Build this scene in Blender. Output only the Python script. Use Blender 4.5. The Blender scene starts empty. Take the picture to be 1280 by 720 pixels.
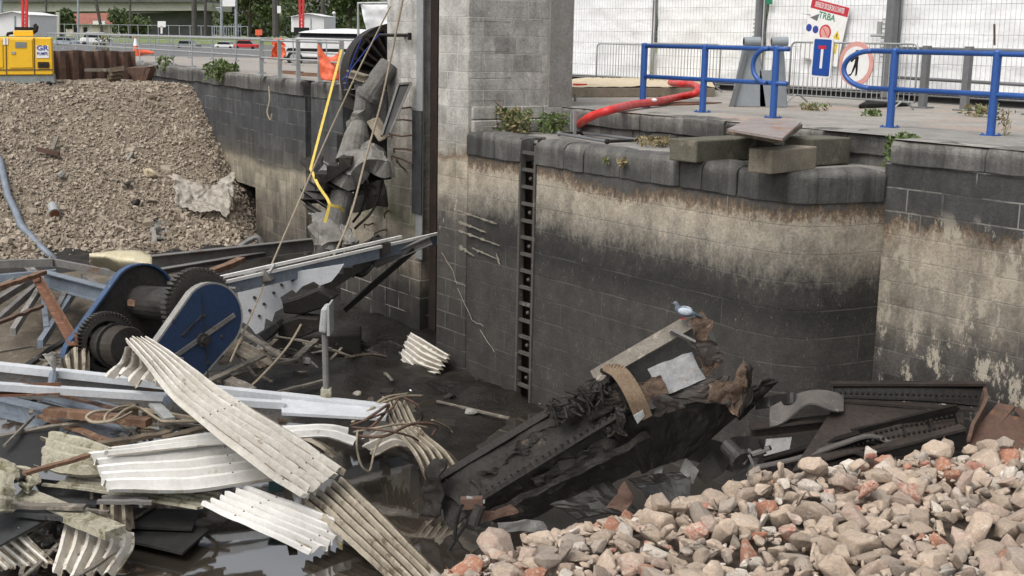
import bpy, bmesh, math, random
import numpy as np
from mathutils import Vector, Matrix, noise as mnoise
random.seed(7); rng = np.random.default_rng(7)
S = bpy.context.scene
COL = S.collection
PI = math.pi
# ------------------------------------------------------------------ camera frame (photo is 1280x720)
f = 1600.; th = math.atan(310/1600); ro = math.radians(1.15); H = 1.15
Fv = np.array([0, math.cos(th), -math.sin(th)]); U0 = np.array([0, math.sin(th), math.cos(th)]); R0 = np.array([1., 0, 0])
Rv = R0*math.cos(ro)+U0*math.sin(ro); Uv = U0*math.cos(ro)-R0*math.sin(ro)
CAM = np.array([0, 0, H])
a = math.radians(35.5)
UD = np.array([-math.sin(a), math.cos(a), 0]); VD = np.array([math.cos(a), math.sin(a), 0]); ZD = np.array([0, 0, 1.])
def ray(x, y): return Fv+Rv*(x-640)/f+Uv*(360-y)/f
def pz(x, y, z): r = ray(x, y); return CAM+r*((z-H)/r[2])
def pv(x, y, v): r = ray(x, y); return CAM+r*(v/(r@VD))
def pY(x, y, Y): r = ray(x, y); return CAM+r*(Y/r[1])
def W(u, v, z=0.): return UD*u+VD*v+ZD*z
def A3(p): return np.array(p, float)
def nrm(v):
    v = A3(v); return v/(np.linalg.norm(v)+1e-12)
def basis(d, up=(0, 0, 1)):
    d = nrm(d); up = A3(up)
    if abs(d@nrm(up)) > .98: up = np.array([0, 1., 0]) if abs(d[1]) < .9 else np.array([1., 0, 0])
    s = nrm(np.cross(d, up)); u = np.cross(s, d)
    return d, s, u
# ------------------------------------------------------------------ mesh builder
class MB:
    def __init__(s): s.v = []; s.f = []; s.n = 0; s.mi = []
    def add(s, vs, fs, mi=0):
        o = s.n
        s.v.extend([tuple(map(float, p)) for p in vs]); s.n += len(vs)
        s.f.extend([tuple(i+o for i in q) for q in fs]); s.mi.extend([mi]*len(fs)); return s
    def box(s, c, size, ax=None, mi=0):
        X, Y, Z = (np.eye(3) if ax is None else ax); c = A3(c); h = A3(size)/2
        vs = [c+X*h[0]*i+Y*h[1]*j+Z*h[2]*k for k in (-1, 1) for j in (-1, 1) for i in (-1, 1)]
        return s.add(vs, [(0, 2, 3, 1), (4, 5, 7, 6), (0, 1, 5, 4), (2, 6, 7, 3), (0, 4, 6, 2), (1, 3, 7, 5)], mi)
    def bar(s, p0, p1, w, h, up=(0, 0, 1), mi=0):
        p0, p1 = A3(p0), A3(p1); d, sd, u = basis(p1-p0, up)
        return s.box((p0+p1)/2, (np.linalg.norm(p1-p0), w, h), (d, sd, u), mi)
    def prof(s, p0, p1, pts, up=(0, 0, 1), mi=0):
        p0, p1 = A3(p0), A3(p1); d, sd, u = basis(p1-p0, up); n = len(pts)
        vs = [p0+sd*x+u*y for x, y in pts]+[p1+sd*x+u*y for x, y in pts]
        fs = [(i, (i+1) % n, n+(i+1) % n, n+i) for i in range(n)]+[tuple(range(n))[::-1], tuple(range(n, 2*n))]
        return s.add(vs, fs, mi)
    def ibeam(s, p0, p1, h, w, t=.02, up=(0, 0, 1)):
        a, b = w/2, h/2; q = t/2
        return s.prof(p0, p1, [(-a, -b), (a, -b), (a, -b+t), (q, -b+t), (q, b-t), (a, b-t), (a, b), (-a, b), (-a, b-t), (-q, b-t), (-q, -b+t), (-a, -b+t)], up)
    def chan(s, p0, p1, h, w, t=.015, up=(0, 0, 1)):
        b = h/2
        return s.prof(p0, p1, [(0, -b), (w, -b), (w, -b+t), (t, -b+t), (t, b-t), (w, b-t), (w, b), (0, b)], up)
    def angle(s, p0, p1, w, t=.012, up=(0, 0, 1)):
        return s.prof(p0, p1, [(0, 0), (w, 0), (w, t), (t, t), (t, w), (0, w)], up)
    def tube(s, pts, r, n=8, cap=True, mi=0):
        pts = [A3(p) for p in pts]; m = len(pts)
        rs = [r]*m if np.isscalar(r) else r
        vs = []; ref = None
        for i in range(m):
            d = nrm(pts[min(i+1, m-1)]-pts[max(i-1, 0)])
            if ref is None: _, x, y = basis(d)
            else:
                x = nrm(ref-d*(ref@d)); y = np.cross(x, d)
            ref = x
            for k in range(n):
                t = 2*PI*k/n; vs.append(pts[i]+(x*math.cos(t)+y*math.sin(t))*rs[i])
        fs = [(i*n+k, i*n+(k+1) % n, (i+1)*n+(k+1) % n, (i+1)*n+k) for i in range(m-1) for k in range(n)]
        if cap: fs += [tuple(range(n))[::-1], tuple(range((m-1)*n, m*n))]
        return s.add(vs, fs, mi)
    def prism(s, pts, off, mi=0):
        pts = [A3(p) for p in pts]; n = len(pts); off = A3(off)
        return s.add(pts+[p+off for p in pts], [(i, (i+1) % n, n+(i+1) % n, n+i) for i in range(n)]+[tuple(range(n))[::-1], tuple(range(n, 2*n))], mi)
    def grid(s, fn, nu, nv, mi=0):
        vs = [fn(i/nu, j/nv) for i in range(nu+1) for j in range(nv+1)]
        fs = [(i*(nv+1)+j, (i+1)*(nv+1)+j, (i+1)*(nv+1)+j+1, i*(nv+1)+j+1) for i in range(nu) for j in range(nv)]
        return s.add(vs, fs, mi)
    def lathe(s, c, ax, prof, n=24, mi=0):          # prof: (r, h)
        d, x, y = basis(ax); c = A3(c); m = len(prof)
        vs = [c+d*h+(x*math.cos(2*PI*k/n)+y*math.sin(2*PI*k/n))*r for r, h in prof for k in range(n)]
        fs = [(i*n+k, i*n+(k+1) % n, (i+1)*n+(k+1) % n, (i+1)*n+k) for i in range(m-1) for k in range(n)]
        fs += [tuple(range(n))[::-1], tuple(range((m-1)*n, m*n))]
        return s.add(vs, fs, mi)
    def ball(s, c, r, n=10, m=6, ax=None, mi=0):
        r = A3([r]*3) if np.isscalar(r) else A3(r); X, Y, Z = (np.eye(3) if ax is None else ax); c = A3(c)
        def fn(a_, b_):
            t, p = a_*2*PI, (b_-.5)*PI
            return c+X*r[0]*math.cos(t)*math.cos(p)+Y*r[1]*math.sin(t)*math.cos(p)+Z*r[2]*math.sin(p)
        return s.grid(fn, n, m, mi)
    def build(s, name, m, parent=None, smooth=False, bevel=0, solid=0, origin=None, weld=False):
        if parent is not None: off = A3(WL.get(parent.name, (0, 0, 0)))
        elif origin is not None: off = A3(origin)
        else:
            q = np.array(s.v); off = np.array([(q[:, 0].min()+q[:, 0].max())/2, (q[:, 1].min()+q[:, 1].max())/2, q[:, 2].min()])
        me = bpy.data.meshes.new(name)
        me.from_pydata([tuple(A3(p)-off) for p in s.v], [], s.f)
        for mm in (m if isinstance(m, (list, tuple)) else [m]): me.materials.append(mm)
        if any(s.mi): me.polygons.foreach_set('material_index', s.mi)
        bm = bmesh.new(); bm.from_mesh(me)
        if weld: bmesh.ops.remove_doubles(bm, verts=bm.verts, dist=1e-4)
        if not solid: bmesh.ops.recalc_face_normals(bm, faces=bm.faces)
        bm.to_mesh(me); bm.free()
        if smooth: me.polygons.foreach_set('use_smooth', [True]*len(me.polygons))
        o = bpy.data.objects.new(name, me); COL.objects.link(o)
        if parent is not None: o.parent = parent
        else: o.location = off
        WL[o.name] = tuple(off)
        if solid:
            md = o.modifiers.new('s', 'SOLIDIFY'); md.thickness = solid; md.offset = 0
        if bevel:
            md = o.modifiers.new('b', 'BEVEL'); md.width = bevel; md.segments = 2; md.limit_method = 'ANGLE'; md.angle_limit = .7
        return o
WL = {}
def tag(o, label=None, cat=None, group=None, kind=None):
    if label: o['label'] = label
    if cat: o['category'] = cat
    if group: o['group'] = group
    if kind: o['kind'] = kind
    return o
def thing(name, label, cat, loc=(0, 0, 0), group=None):
    o = bpy.data.objects.new(name, None); COL.objects.link(o); o.location = tuple(map(float, loc)); o.empty_display_size = .2
    WL[o.name] = tuple(map(float, loc)); return tag(o, label, cat, group)
def struct(mb, name, m, **k): return tag(mb.build(name, m, **k), kind='structure')
def dup(o, loc, rz, label=None, par=None):
    c = o.copy(); COL.objects.link(c)
    if par is None:
        c.location = tuple(map(float, loc)); c.rotation_euler = (0, 0, rz)
        if label: c['label'] = label
    else: c.parent = par
    for ch in list(o.children): dup(ch, None, 0, None, c)
    return c
# ------------------------------------------------------------------ materials
class NT:
    def __init__(s, name):
        s.m = bpy.data.materials.new(name); s.m.use_nodes = True; s.t = s.m.node_tree; s.N = s.t.nodes; s.L = s.t.links
        s.b = s.N['Principled BSDF']
    def n(s, typ, ins=None, **kw):
        q = s.N.new(typ)
        for k, v in kw.items(): setattr(q, k, v)
        for k, v in (ins or {}).items():
            if isinstance(v, bpy.types.NodeSocket): s.L.new(v, q.inputs[k])
            else: q.inputs[k].default_value = v
        return q
    def math(s, op, a_, b_=0.): return s.n('ShaderNodeMath', {0: a_, 1: b_}, operation=op).outputs[0]
    def mix(s, fac, c1, c2, bt='MIX'):
        q = s.n('ShaderNodeMix', data_type='RGBA', blend_type=bt)
        for k, v in ((0, fac), (6, c1), (7, c2)):
            if isinstance(v, bpy.types.NodeSocket): s.L.new(v, q.inputs[k])
            else: q.inputs[k].default_value = v if k == 0 else (*v[:3], 1)
        return q.outputs[2]
    def noise(s, vec, scale, detail=6, rough=.6, out=0):
        return s.n('ShaderNodeTexNoise', {'Vector': vec, 'Scale': scale, 'Detail': detail, 'Roughness': rough}).outputs[out]
    def ramp(s, fac, stops, interp='LINEAR'):
        q = s.n('ShaderNodeValToRGB', {0: fac}); e = q.color_ramp.elements; q.color_ramp.interpolation = interp
        while len(e) < len(stops): e.new(.5)
        for i, (p, c) in enumerate(stops):
            e[i].position = p; e[i].color = (*c, 1) if not np.isscalar(c) else (c, c, c, 1)
        return q.outputs[0]
    def step(s, fac, lo, hi): return s.n('ShaderNodeMapRange', {0: fac, 1: lo, 2: hi, 3: 0., 4: 1.}).outputs[0]
    def bump(s, h, st=.5, dist=.02, prev=None):
        q = s.n('ShaderNodeBump', {'Height': h, 'Strength': st, 'Distance': dist})
        if prev: s.L.new(prev, q.inputs['Normal'])
        return q.outputs[0]
    def out(s, col, rough, nor=None, metal=0.):
        for k, v in (('Base Color', col), ('Roughness', rough), ('Metallic', metal), ('Normal', nor)):
            if v is None: continue
            if isinstance(v, bpy.types.NodeSocket): s.L.new(v, s.b.inputs[k])
            else: s.b.inputs[k].default_value = (*v[:3], 1) if k == 'Base Color' else v
        return s.m
M = {}
def mk(name, base, alt=None, sc=3., rough=.6, metal=0., bump=.3, bd=.01, patch=None, psc=2., pth=.55, fine=.25, coord='Object', stretch=None):
    t = NT(name); vec = t.n('ShaderNodeTexCoord').outputs[coord]
    if stretch: vec = t.n('ShaderNodeMapping', {'Vector': vec, 'Scale': stretch}).outputs[0]
    n1 = t.noise(vec, sc, 8, .65); n2 = t.noise(vec, sc*9, 5, .7)
    col = t.mix(t.step(n1, .35, .65), base, alt or tuple(c*.7 for c in base))
    if patch:
        n3 = t.noise(vec, psc, 9, .7)
        col = t.mix(t.step(n3, pth, pth+.07), col, patch)
    g = t.n('ShaderNodeMapRange', {0: n2, 1: .3, 2: .7, 3: 1-fine, 4: 1+fine}).outputs[0]
    vm = t.n('ShaderNodeVectorMath', {0: col}, operation='SCALE'); t.L.new(g, vm.inputs['Scale']); col = vm.outputs[0]
    r = t.n('ShaderNodeMapRange', {0: n1, 1: .3, 2: .7, 3: max(rough-.12, .03), 4: min(rough+.12, 1.)}).outputs[0]
    nor = t.bump(n2, bump, bd) if bump else None
    if max(base) < .07: t.b.inputs['Specular IOR Level'].default_value = .22
    M[name] = t.out(col, r, nor, metal); return M[name]
def lin(r, g, b):
    c = lambda x: (x/255/12.92 if x <= 10 else ((x/255+.055)/1.055)**2.4)
    return (c(r), c(g), c(b))

def wall_mat(name, stops, z0, z1, bw=.9, bh=.33, mortar=(.3, .28, .24), mamt=.6, wob=.25, bvar=.35, speck=None, spsc=9., spmix=1., streak=.3, mthr=.5, drips=None, mz=-9., grain=.0):
    """coursed stone; stops = list of (z, colour): mineral / water stain bands fixed to the wall"""
    t = NT(name); g = t.n('ShaderNodeNewGeometry').outputs['Position']
    def dot(v): return t.n('ShaderNodeVectorMath', {0: g, 1: tuple(v)}, operation='DOT_PRODUCT').outputs['Value']
    s_ = t.math('SUBTRACT', dot(UD), dot(VD)); z = dot((0, 0, 1))
    sz = t.n('ShaderNodeCombineXYZ', {0: s_, 1: z}).outputs[0]
    dis = t.noise(g, 2.5, 3, .5, 1)
    szd = t.n('ShaderNodeMix', {0: .012, 4: sz, 5: dis}, data_type='VECTOR').outputs[1]
    br = t.n('ShaderNodeTexBrick', {'Vector': szd, 'Scale': 1., 'Mortar Size': .011, 'Mortar Smooth': .3, 'Brick Width': bw, 'Row Height': bh, 'Color1': (0, 0, 0, 1), 'Color2': (1, 1, 1, 1), 'Mortar': (.5, .5, .5, 1), 'Bias': 0.}, offset=.5, squash=.7, squash_frequency=3)
    nl = t.noise(g, .55, 5, .6); nm = t.noise(g, 3., 8, .7); nf = t.noise(g, 28., 6, .75)
    st = t.n('ShaderNodeCombineXYZ', {0: t.math('MULTIPLY', s_, 5.), 1: t.math('MULTIPLY', z, .35)}).outputs[0]
    ns = t.noise(st, 1., 7, .65)
    zz = t.math('ADD', z, t.math('MULTIPLY', t.math('SUBTRACT', nm, .5), wob))
    zz = t.math('ADD', zz, t.math('MULTIPLY', t.math('SUBTRACT', ns, .5), wob*.8))
    zz = t.math('ADD', zz, t.math('MULTIPLY', t.math('SUBTRACT', nl, .5), wob*3.2))
    if grain: zz = t.math('ADD', zz, t.math('MULTIPLY', t.math('SUBTRACT', t.noise(t.n('ShaderNodeMapping', {'Vector': g, 'Scale': (1., 1., .6)}).outputs[0], 14., 8, .8), .5), grain))
    if drips:
        zz = t.math('ADD', zz, t.math('MULTIPLY', t.n('ShaderNodeMapRange', {0: s_, 1: drips[0], 2: drips[1], 3: 0., 4: drips[2]}).outputs[0], t.step(z, -.9, -2.)))
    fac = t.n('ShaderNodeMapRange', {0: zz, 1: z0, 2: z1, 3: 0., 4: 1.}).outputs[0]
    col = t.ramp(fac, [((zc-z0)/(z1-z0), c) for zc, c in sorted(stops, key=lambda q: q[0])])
    bv = t.n('ShaderNodeMapRange', {0: br.outputs['Color'], 1: 0., 2: 1., 3: 1-bvar, 4: 1+bvar}).outputs[0]
    def scale(c, k):
        vm = t.n('ShaderNodeVectorMath', {0: c}, operation='SCALE'); t.L.new(k, vm.inputs['Scale']); return vm.outputs[0]
    col = scale(col, bv)
    col = scale(col, t.n('ShaderNodeMapRange', {0: ns, 1: .3, 2: .7, 3: 1-streak, 4: 1+streak}).outputs[0])
    col = scale(col, t.n('ShaderNodeMapRange', {0: nm, 1: .25, 2: .75, 3: .55, 4: 1.45}).outputs[0])
    col = scale(col, t.n('ShaderNodeMapRange', {0: nf, 1: .3, 2: .7, 3: .66, 4: 1.34}).outputs[0])
    if speck:                                   # flaked lime / dried algae specks
        sp = t.noise(t.n('ShaderNodeMapping', {'Vector': g, 'Scale': (1., 1., .45)}).outputs[0], spsc, 10, .78)
        sp = t.math('ADD', sp, t.math('MULTIPLY', t.math('SUBTRACT', nm, .5), .25))
        band = t.math('MULTIPLY', t.step(z, speck[1]-.6, speck[1]), t.step(z, speck[2]+.3, speck[2]))
        col = t.mix(t.math('MULTIPLY', t.step(sp, speck[3], speck[3]+.04), t.math('MULTIPLY', band, spmix)), col, speck[0])
    mf = t.math('MULTIPLY', br.outputs['Fac'], t.math('MULTIPLY', t.step(t.noise(g, 1.3, 5, .6), mthr-.06, mthr+.06), mamt))
    mf = t.math('MULTIPLY', mf, t.n('ShaderNodeMapRange', {0: zz, 1: mz-.15, 2: mz, 3: .26, 4: 1.}).outputs[0])
    col = t.mix(mf, col, mortar)
    hgt = t.math('SUBTRACT', t.math('ADD', t.math('MULTIPLY', nm, .8), t.math('MULTIPLY', nf, .5)), t.math('MULTIPLY', br.outputs['Fac'], .5))
    M[name] = t.out(col, .82, t.bump(hgt, .7, .03)); return M[name]

# ---- palette
mk('gravel_pale', (.36, .305, .24), (.29, .245, .195), .8, .9, bump=.6)
mk('gravel_mid', (.30, .25, .195), (.24, .20, .155), .8, .9, bump=.6)
mk('gravel_dark', (.17, .138, .105), (.23, .19, .145), .8, .9, bump=.6)
mk('gravel_bed', (.22, .18, .135), (.17, .135, .10), 2., .95, bump=1., bd=.05, coord='Object')
mk('steel_white', (.54, .56, .58), (.42, .435, .455), 2.5, .45, bump=.1, patch=(.22, .15, .10), psc=3., pth=.66, fine=.1)
mk('steel_bluegrey', (.17, .20, .24), (.12, .14, .17), 2.5, .5, bump=.15, patch=(.12, .07, .045), psc=3., pth=.62)
mk('steel_grey', (.17, .165, .155), (.11, .105, .10), 2.5, .55, bump=.2, patch=(.13, .075, .045), psc=3., pth=.58)
mk('galvanised', (.36, .37, .37), (.28, .29, .29), 6., .45, .3, bump=.05, fine=.12)
mk('rust', (.16, .065, .03), (.09, .04, .022), 6., .9, bump=.6, patch=(.22, .11, .06), psc=5.)
mk('rust_brown', (.11, .062, .042), (.075, .045, .034), 4., .85, bump=.5, patch=(.17, .085, .045), psc=2.5, pth=.57)
mk('burnt_steel', (.014, .012, .0105), (.026, .022, .019), 2.2, .55, .0, bump=.7, bd=.02, patch=(.065, .05, .036), psc=3., pth=.60, fine=.45)
mk('wet_steel', (.017, .015, .0135), (.011, .0098, .009), 3., .42, .0, bump=.35, patch=(.055, .04, .03), psc=2.4, pth=.60, fine=.4)
mk('wreck_plate', (.042, .034, .03), (.028, .023, .02), 2.5, .5, bump=.3, patch=(.12, .1, .085), psc=6., pth=.66, fine=.3)
mk('torn_rust', (.115, .073, .046), (.045, .028, .02), 7., .8, bump=.8, bd=.02, patch=(.24, .17, .12), psc=5., pth=.6)
mk('strap_brown', (.165, .115, .072), (.11, .076, .048), 5., .85, bump=.5, fine=.3)
mk('wood_old', (.15, .115, .08), (.095, .073, .052), 4., .85, bump=.7, stretch=(1, 1, 1), patch=(.22, .18, .13), psc=6.)
mk('wood_grey', (.17, .15, .125), (.11, .097, .08), 4., .85, bump=.7, patch=(.25, .22, .18), psc=6.)
mk('wood_rusty', (.19, .105, .06), (.11, .062, .04), 5., .85, bump=.7, patch=(.25, .16, .1), psc=7.)
mk('sheet_white', (.70, .69, .66), (.60, .585, .555), 1.6, .5, bump=.1, patch=(.40, .35, .28), psc=3.4, pth=.63, fine=.1)
mk('sheet_dirty', (.60, .57, .52), (.48, .45, .39), 1.8, .65, bump=.2, patch=(.20, .155, .10), psc=3.2, pth=.58, fine=.18)
mk('sheet_brown', (.34, .30, .235), (.24, .205, .155), 2., .7, bump=.3, patch=(.11, .083, .058), psc=3., pth=.55, fine=.25)
mk('sheet_mossy', (.36, .34, .265), (.27, .25, .185), 3., .8, bump=.5, patch=(.13, .115, .065), psc=4., pth=.55, fine=.3)
mk('cream_plastic', (.50, .45, .31), (.42, .37, .24), 3., .6, bump=.2, patch=(.30, .25, .15), psc=4., pth=.62)
mk('gear_steel', (.06, .054, .048), (.04, .036, .032), 4., .5, bump=.4)
mk('winch_blue', (.016, .037, .09), (.011, .026, .065), 3., .5, bump=.2, patch=(.04, .035, .03), psc=4., pth=.64, fine=.3)
mk('winch_rim', (.27, .265, .25), (.19, .185, .17), 5., .6, bump=.2)
mk('grease_black', (.026, .024, .023), (.045, .041, .038), 4., .42, bump=.4, fine=.4)
mk('black_board', (.018, .018, .0185), (.03, .029, .028), 3., .5, bump=.3, patch=(.09, .085, .08), psc=8., pth=.66)
mk('dark_panel', (.055, .058, .06), (.04, .04, .042), 3., .6, bump=.3, patch=(.09, .085, .075), psc=4., pth=.6)
mk('column_grey', (.16, .154, .143), (.11, .105, .098), 3., .9, bump=.8, bd=.03, patch=(.22, .21, .195), psc=4., pth=.6)
mk('concrete_grey', (.25, .24, .22), (.19, .18, .165), 3., .9, bump=.6, bd=.02, patch=(.33, .315, .29), psc=5., pth=.6)
mk('concrete_broken', (.24, .228, .208), (.15, .142, .13), 5., .95, bump=.9, bd=.03, patch=(.14, .125, .11), psc=6., pth=.56)
mk('concrete_dark', (.03, .027, .024), (.019, .017, .0155), 4., .7, bump=.7, bd=.02, patch=(.1, .09, .08), psc=9., pth=.64)
mk('concrete_moss', (.115, .105, .078), (.075, .07, .052), 4., .95, bump=.7, bd=.015, patch=(.17, .15, .115), psc=3., pth=.57)
mk('concrete_tan', (.25, .215, .16), (.18, .155, .115), 4., .95, bump=.7, bd=.015, patch=(.13, .115, .085), psc=4., pth=.58)
mk('sand', (.52, .44, .31), (.43, .36, .25), 4., .95, bump=.4)
mk('paint_blue', (.022, .085, .30), (.018, .068, .245), 2., .38, bump=.05, patch=(.05, .10, .25), psc=7., pth=.64, fine=.14)
mk('paint_yellow', (.75, .44, .012), (.68, .40, .012), 1.5, .4, bump=.03, fine=.05, patch=(.55, .36, .06), psc=3., pth=.7)
mk('skid_grey', (.22, .245, .24), (.17, .19, .185), 4., .6, bump=.1)
mk('hose_red', (.58, .035, .03), (.48, .03, .027), 4., .45, bump=.1, fine=.12)
mk('mast_red', (.60, .03, .035), None, 2., .45, bump=0, fine=.05)
mk('plastic_orange', (.72, .13, .05), (.60, .10, .04), 8., .6, bump=.1, fine=.15)
mk('strap_yellow', (.62, .47, .09), (.5, .37, .07), 5., .7, bump=.1)
mk('cable_tan', (.30, .25, .18), (.22, .18, .13), 5., .7, bump=.1)
mk('cable_dark', (.05, .042, .035), None, 5., .6, bump=.1)
mk('tarp_white', (.82, .825, .83), (.76, .77, .78), .9, .55, bump=.25, bd=.08, fine=.04)
mk('fence_grey', (.17, .175, .18), (.13, .135, .14), 4., .5, .2, bump=.05, fine=.1)
mk('fence_wire', (.32, .33, .335), None, 4., .5, .3, bump=0, fine=.1)
mk('bearing_grey', (.25, .275, .295), (.21, .235, .255), 2., .5, bump=.1, fine=.1)
mk('plant_green', (.075, .12, .03), (.11, .145, .045), 3., .75, bump=0, fine=.3)
mk('plant_dry', (.25, .2, .1), (.17, .14, .07), 3., .8, bump=0, fine=.3)
mk('wood_leaves', (.045, .07, .022), (.075, .10, .03), .25, .8, bump=0, fine=.35)
mk('bark', (.05, .04, .03), None, 4., .9)
mk('plastic_film', (.42, .385, .335), (.33, .295, .245), 3., .4, bump=.3, bd=.03, fine=.1)
mk('hut_white', (.66, .66, .65), (.6, .6, .59), .8, .55, bump=0, fine=.04)
mk('car_white', (.75, .75, .75), None, 1., .25, bump=0, fine=.02)
mk('car_blue', (.35, .42, .5), None, 1., .25, bump=0, fine=.02)
mk('glass_dark', (.02, .024, .028), None, 1., .1, bump=0, fine=.05)
mk('rubber', (.02, .02, .02), None, 3., .8, bump=.2)
mk('viaduct_concrete', (.40, .395, .36), (.32, .315, .285), .25, .9, bump=.2, patch=(.24, .23, .2), psc=.35, pth=.58, fine=.12)
mk('dark_concrete', (.10, .10, .10), None, .5, .9)
mk('roof_red', (.27, .10, .07), (.2, .08, .06), 1., .85)
mk('house_wall', (.6, .55, .48), None, 1., .8)
mk('pole_dark', (.07, .065, .055), None, 2., .8)
mk('pole_grey', (.30, .33, .35), None, 2., .5)
mk('sign_blue', (.018, .075, .33), None, 3., .35, bump=0, fine=.05)
mk('sign_white', (.75, .75, .74), (.66, .66, .65), 6., .4, bump=0, fine=.06)
mk('sign_red', (.55, .03, .05), None, 3., .4, bump=0, fine=.05)
mk('sign_pink', (.62, .33, .30), (.55, .27, .24), 4., .45, bump=0, fine=.1)
mk('sign_black', (.02, .02, .022), None, 3., .4, bump=0)
mk('sign_green', (.02, .22, .12), None, 3., .4, bump=0)
mk('sign_yellow', (.7, .5, .03), None, 3., .4, bump=0)
mk('logo_blue', (.03, .06, .32), None, 3., .4, bump=0)
mk('bucket_teal', (.06, .16, .17), None, 4., .5)
mk('lamp_grey', (.36, .37, .36), (.28, .29, .28), 5., .5, bump=.1)
mk('pigeon_grey', (.12, .15, .19), (.08, .1, .13), 12., .7, bump=.2)
mk('pigeon_pale', (.45, .5, .56), None, 12., .7, bump=.2)
mk('pigeon_dark', (.05, .09, .11), None, 12., .5, bump=.1)
mk('paving', (.30, .28, .25), (.22, .21, .19), 1.1, .92, bump=.4, patch=(.30, .235, .195), psc=.5, pth=.52, fine=.25)
mk('asphalt', (.13, .13, .13), (.1, .1, .1), .3, .9, bump=.1)
mk('grass_far', (.12, .17, .045), (.15, .18, .06), .3, .95, bump=.2, fine=.3)
mk('white_plate', (.46, .47, .49), (.36, .37, .39), 3., .5, bump=.15, patch=(.25, .12, .09), psc=7., pth=.66, fine=.1)
mk('grey_plate', (.22, .212, .206), (.15, .143, .138), 3., .55, bump=.2, patch=(.18, .13, .1), psc=4., pth=.6)
mk('slot_rust', (.032, .021, .017), (.02, .015, .013), 3., .85, bump=.6)
mk('ladder_steel', (.075, .068, .06), (.05, .045, .04), 5., .7, bump=.4, patch=(.17, .15, .125), psc=5., pth=.58)
M['plastic_film'].node_tree.nodes['Principled BSDF'].inputs['Alpha'].default_value = .72
# mud and water
def mud_mat():
    t = NT('wet_mud'); g = t.n('ShaderNodeNewGeometry').outputs['Position']
    n1 = t.noise(g, 1.3, 8, .65); n2 = t.noise(g, 9., 8, .7)
    col = t.mix(t.step(n1, .35, .65), (.0105, .009, .0075), (.021, .0175, .014))
    col = t.mix(t.step(n2, .62, .72), col, (.036, .03, .024))
    r = t.n('ShaderNodeMapRange', {0: n1, 1: .35, 2: .65, 3: .28, 4: .65}).outputs[0]
    t.b.inputs['Specular IOR Level'].default_value = .3
    M['mud'] = t.out(col, r, t.bump(t.math('ADD', n1, n2), .8, .05))
mud_mat()
def water_mat():
    t = NT('puddle_water'); g = t.n('ShaderNodeNewGeometry').outputs['Position']
    n1 = t.noise(g, 2., 3, .5)
    t.b.inputs['IOR'].default_value = 2.7; t.b.inputs['Specular IOR Level'].default_value = .8
    M['water'] = t.out((.035, .029, .023), .04, t.bump(n1, .06, .02))
water_mat()
DK = (.055, .053, .051); CO = (.105, .10, .095)
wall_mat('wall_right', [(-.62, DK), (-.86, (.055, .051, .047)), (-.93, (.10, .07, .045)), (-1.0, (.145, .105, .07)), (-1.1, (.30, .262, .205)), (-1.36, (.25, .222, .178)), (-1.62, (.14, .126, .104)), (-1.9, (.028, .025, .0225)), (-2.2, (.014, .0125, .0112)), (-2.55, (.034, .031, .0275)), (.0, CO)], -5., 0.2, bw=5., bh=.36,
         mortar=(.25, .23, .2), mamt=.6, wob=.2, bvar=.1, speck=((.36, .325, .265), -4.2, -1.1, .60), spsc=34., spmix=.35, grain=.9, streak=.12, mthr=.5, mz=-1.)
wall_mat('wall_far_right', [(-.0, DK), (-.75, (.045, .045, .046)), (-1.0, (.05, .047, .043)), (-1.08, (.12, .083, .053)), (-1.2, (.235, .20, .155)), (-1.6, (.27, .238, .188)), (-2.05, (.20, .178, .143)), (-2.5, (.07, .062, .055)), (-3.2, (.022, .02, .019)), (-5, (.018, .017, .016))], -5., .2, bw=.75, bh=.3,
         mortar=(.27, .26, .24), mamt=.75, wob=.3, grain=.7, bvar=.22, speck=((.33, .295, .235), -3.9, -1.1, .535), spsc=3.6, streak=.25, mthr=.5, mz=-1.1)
wall_mat('wall_left', [(0., (.10, .098, .09)), (-.35, (.052, .053, .055)), (-1.5, (.042, .043, .046)), (-2.3, (.06, .057, .05)), (-2.5, (.10, .09, .072)), (-2.62, (.25, .22, .165)), (-3., (.21, .185, .14)), (-3.6, (.125, .108, .083)), (-4.7, (.08, .07, .056))], -5., .2, bw=1., bh=.4,
         mortar=(.2, .19, .17), mamt=.6, wob=.25, bvar=.25, streak=.4, mthr=.52)
wall_mat('tower_stone', [(3., (.35, .338, .312)), (.3, (.33, .317, .292)), (-.35, (.29, .277, .252)), (-.72, (.27, .255, .22)), (-.84, (.15, .105, .07)), (-.95, (.36, .31, .235)), (-1.5, (.23, .205, .165)), (-1.95, (.06, .053, .046)), (-4.8, (.02, .018, .016))], -5., 3.2, bw=.62, bh=.3,
         mortar=(.47, .45, .41), mamt=.65, wob=.3, bvar=.2, streak=.18, mthr=.5, speck=((.42, .37, .28), -1.9, -.9, .60), mz=-.8)
wall_mat('tower_inner', [(3., (.42, .41, .385)), (.2, (.40, .385, .36)), (-1., (.30, .275, .235)), (-2.3, (.22, .20, .15)), (-2.5, (.17, .16, .10)), (-2.62, (.28, .245, .19)), (-3.4, (.20, .17, .13)), (-3.9, (.05, .043, .036)), (-5., (.018, .016, .014))], -5., 3.2, bw=.8, bh=.36,
         mortar=(.5, .48, .44), mamt=.6, wob=.3, bvar=.14, streak=.25, mthr=.5)
wall_mat('coping_stone', [(.2, (.15, .142, .132)), (-.05, (.12, .114, .105)), (-.2, (.062, .06, .057)), (-.44, (.085, .082, .075)), (-.62, (.052, .05, .047)), (-1., (.05, .048, .045))], -1., .2, bw=.52, bh=30., mamt=0, wob=.15, bvar=.42, streak=.45)
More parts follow.
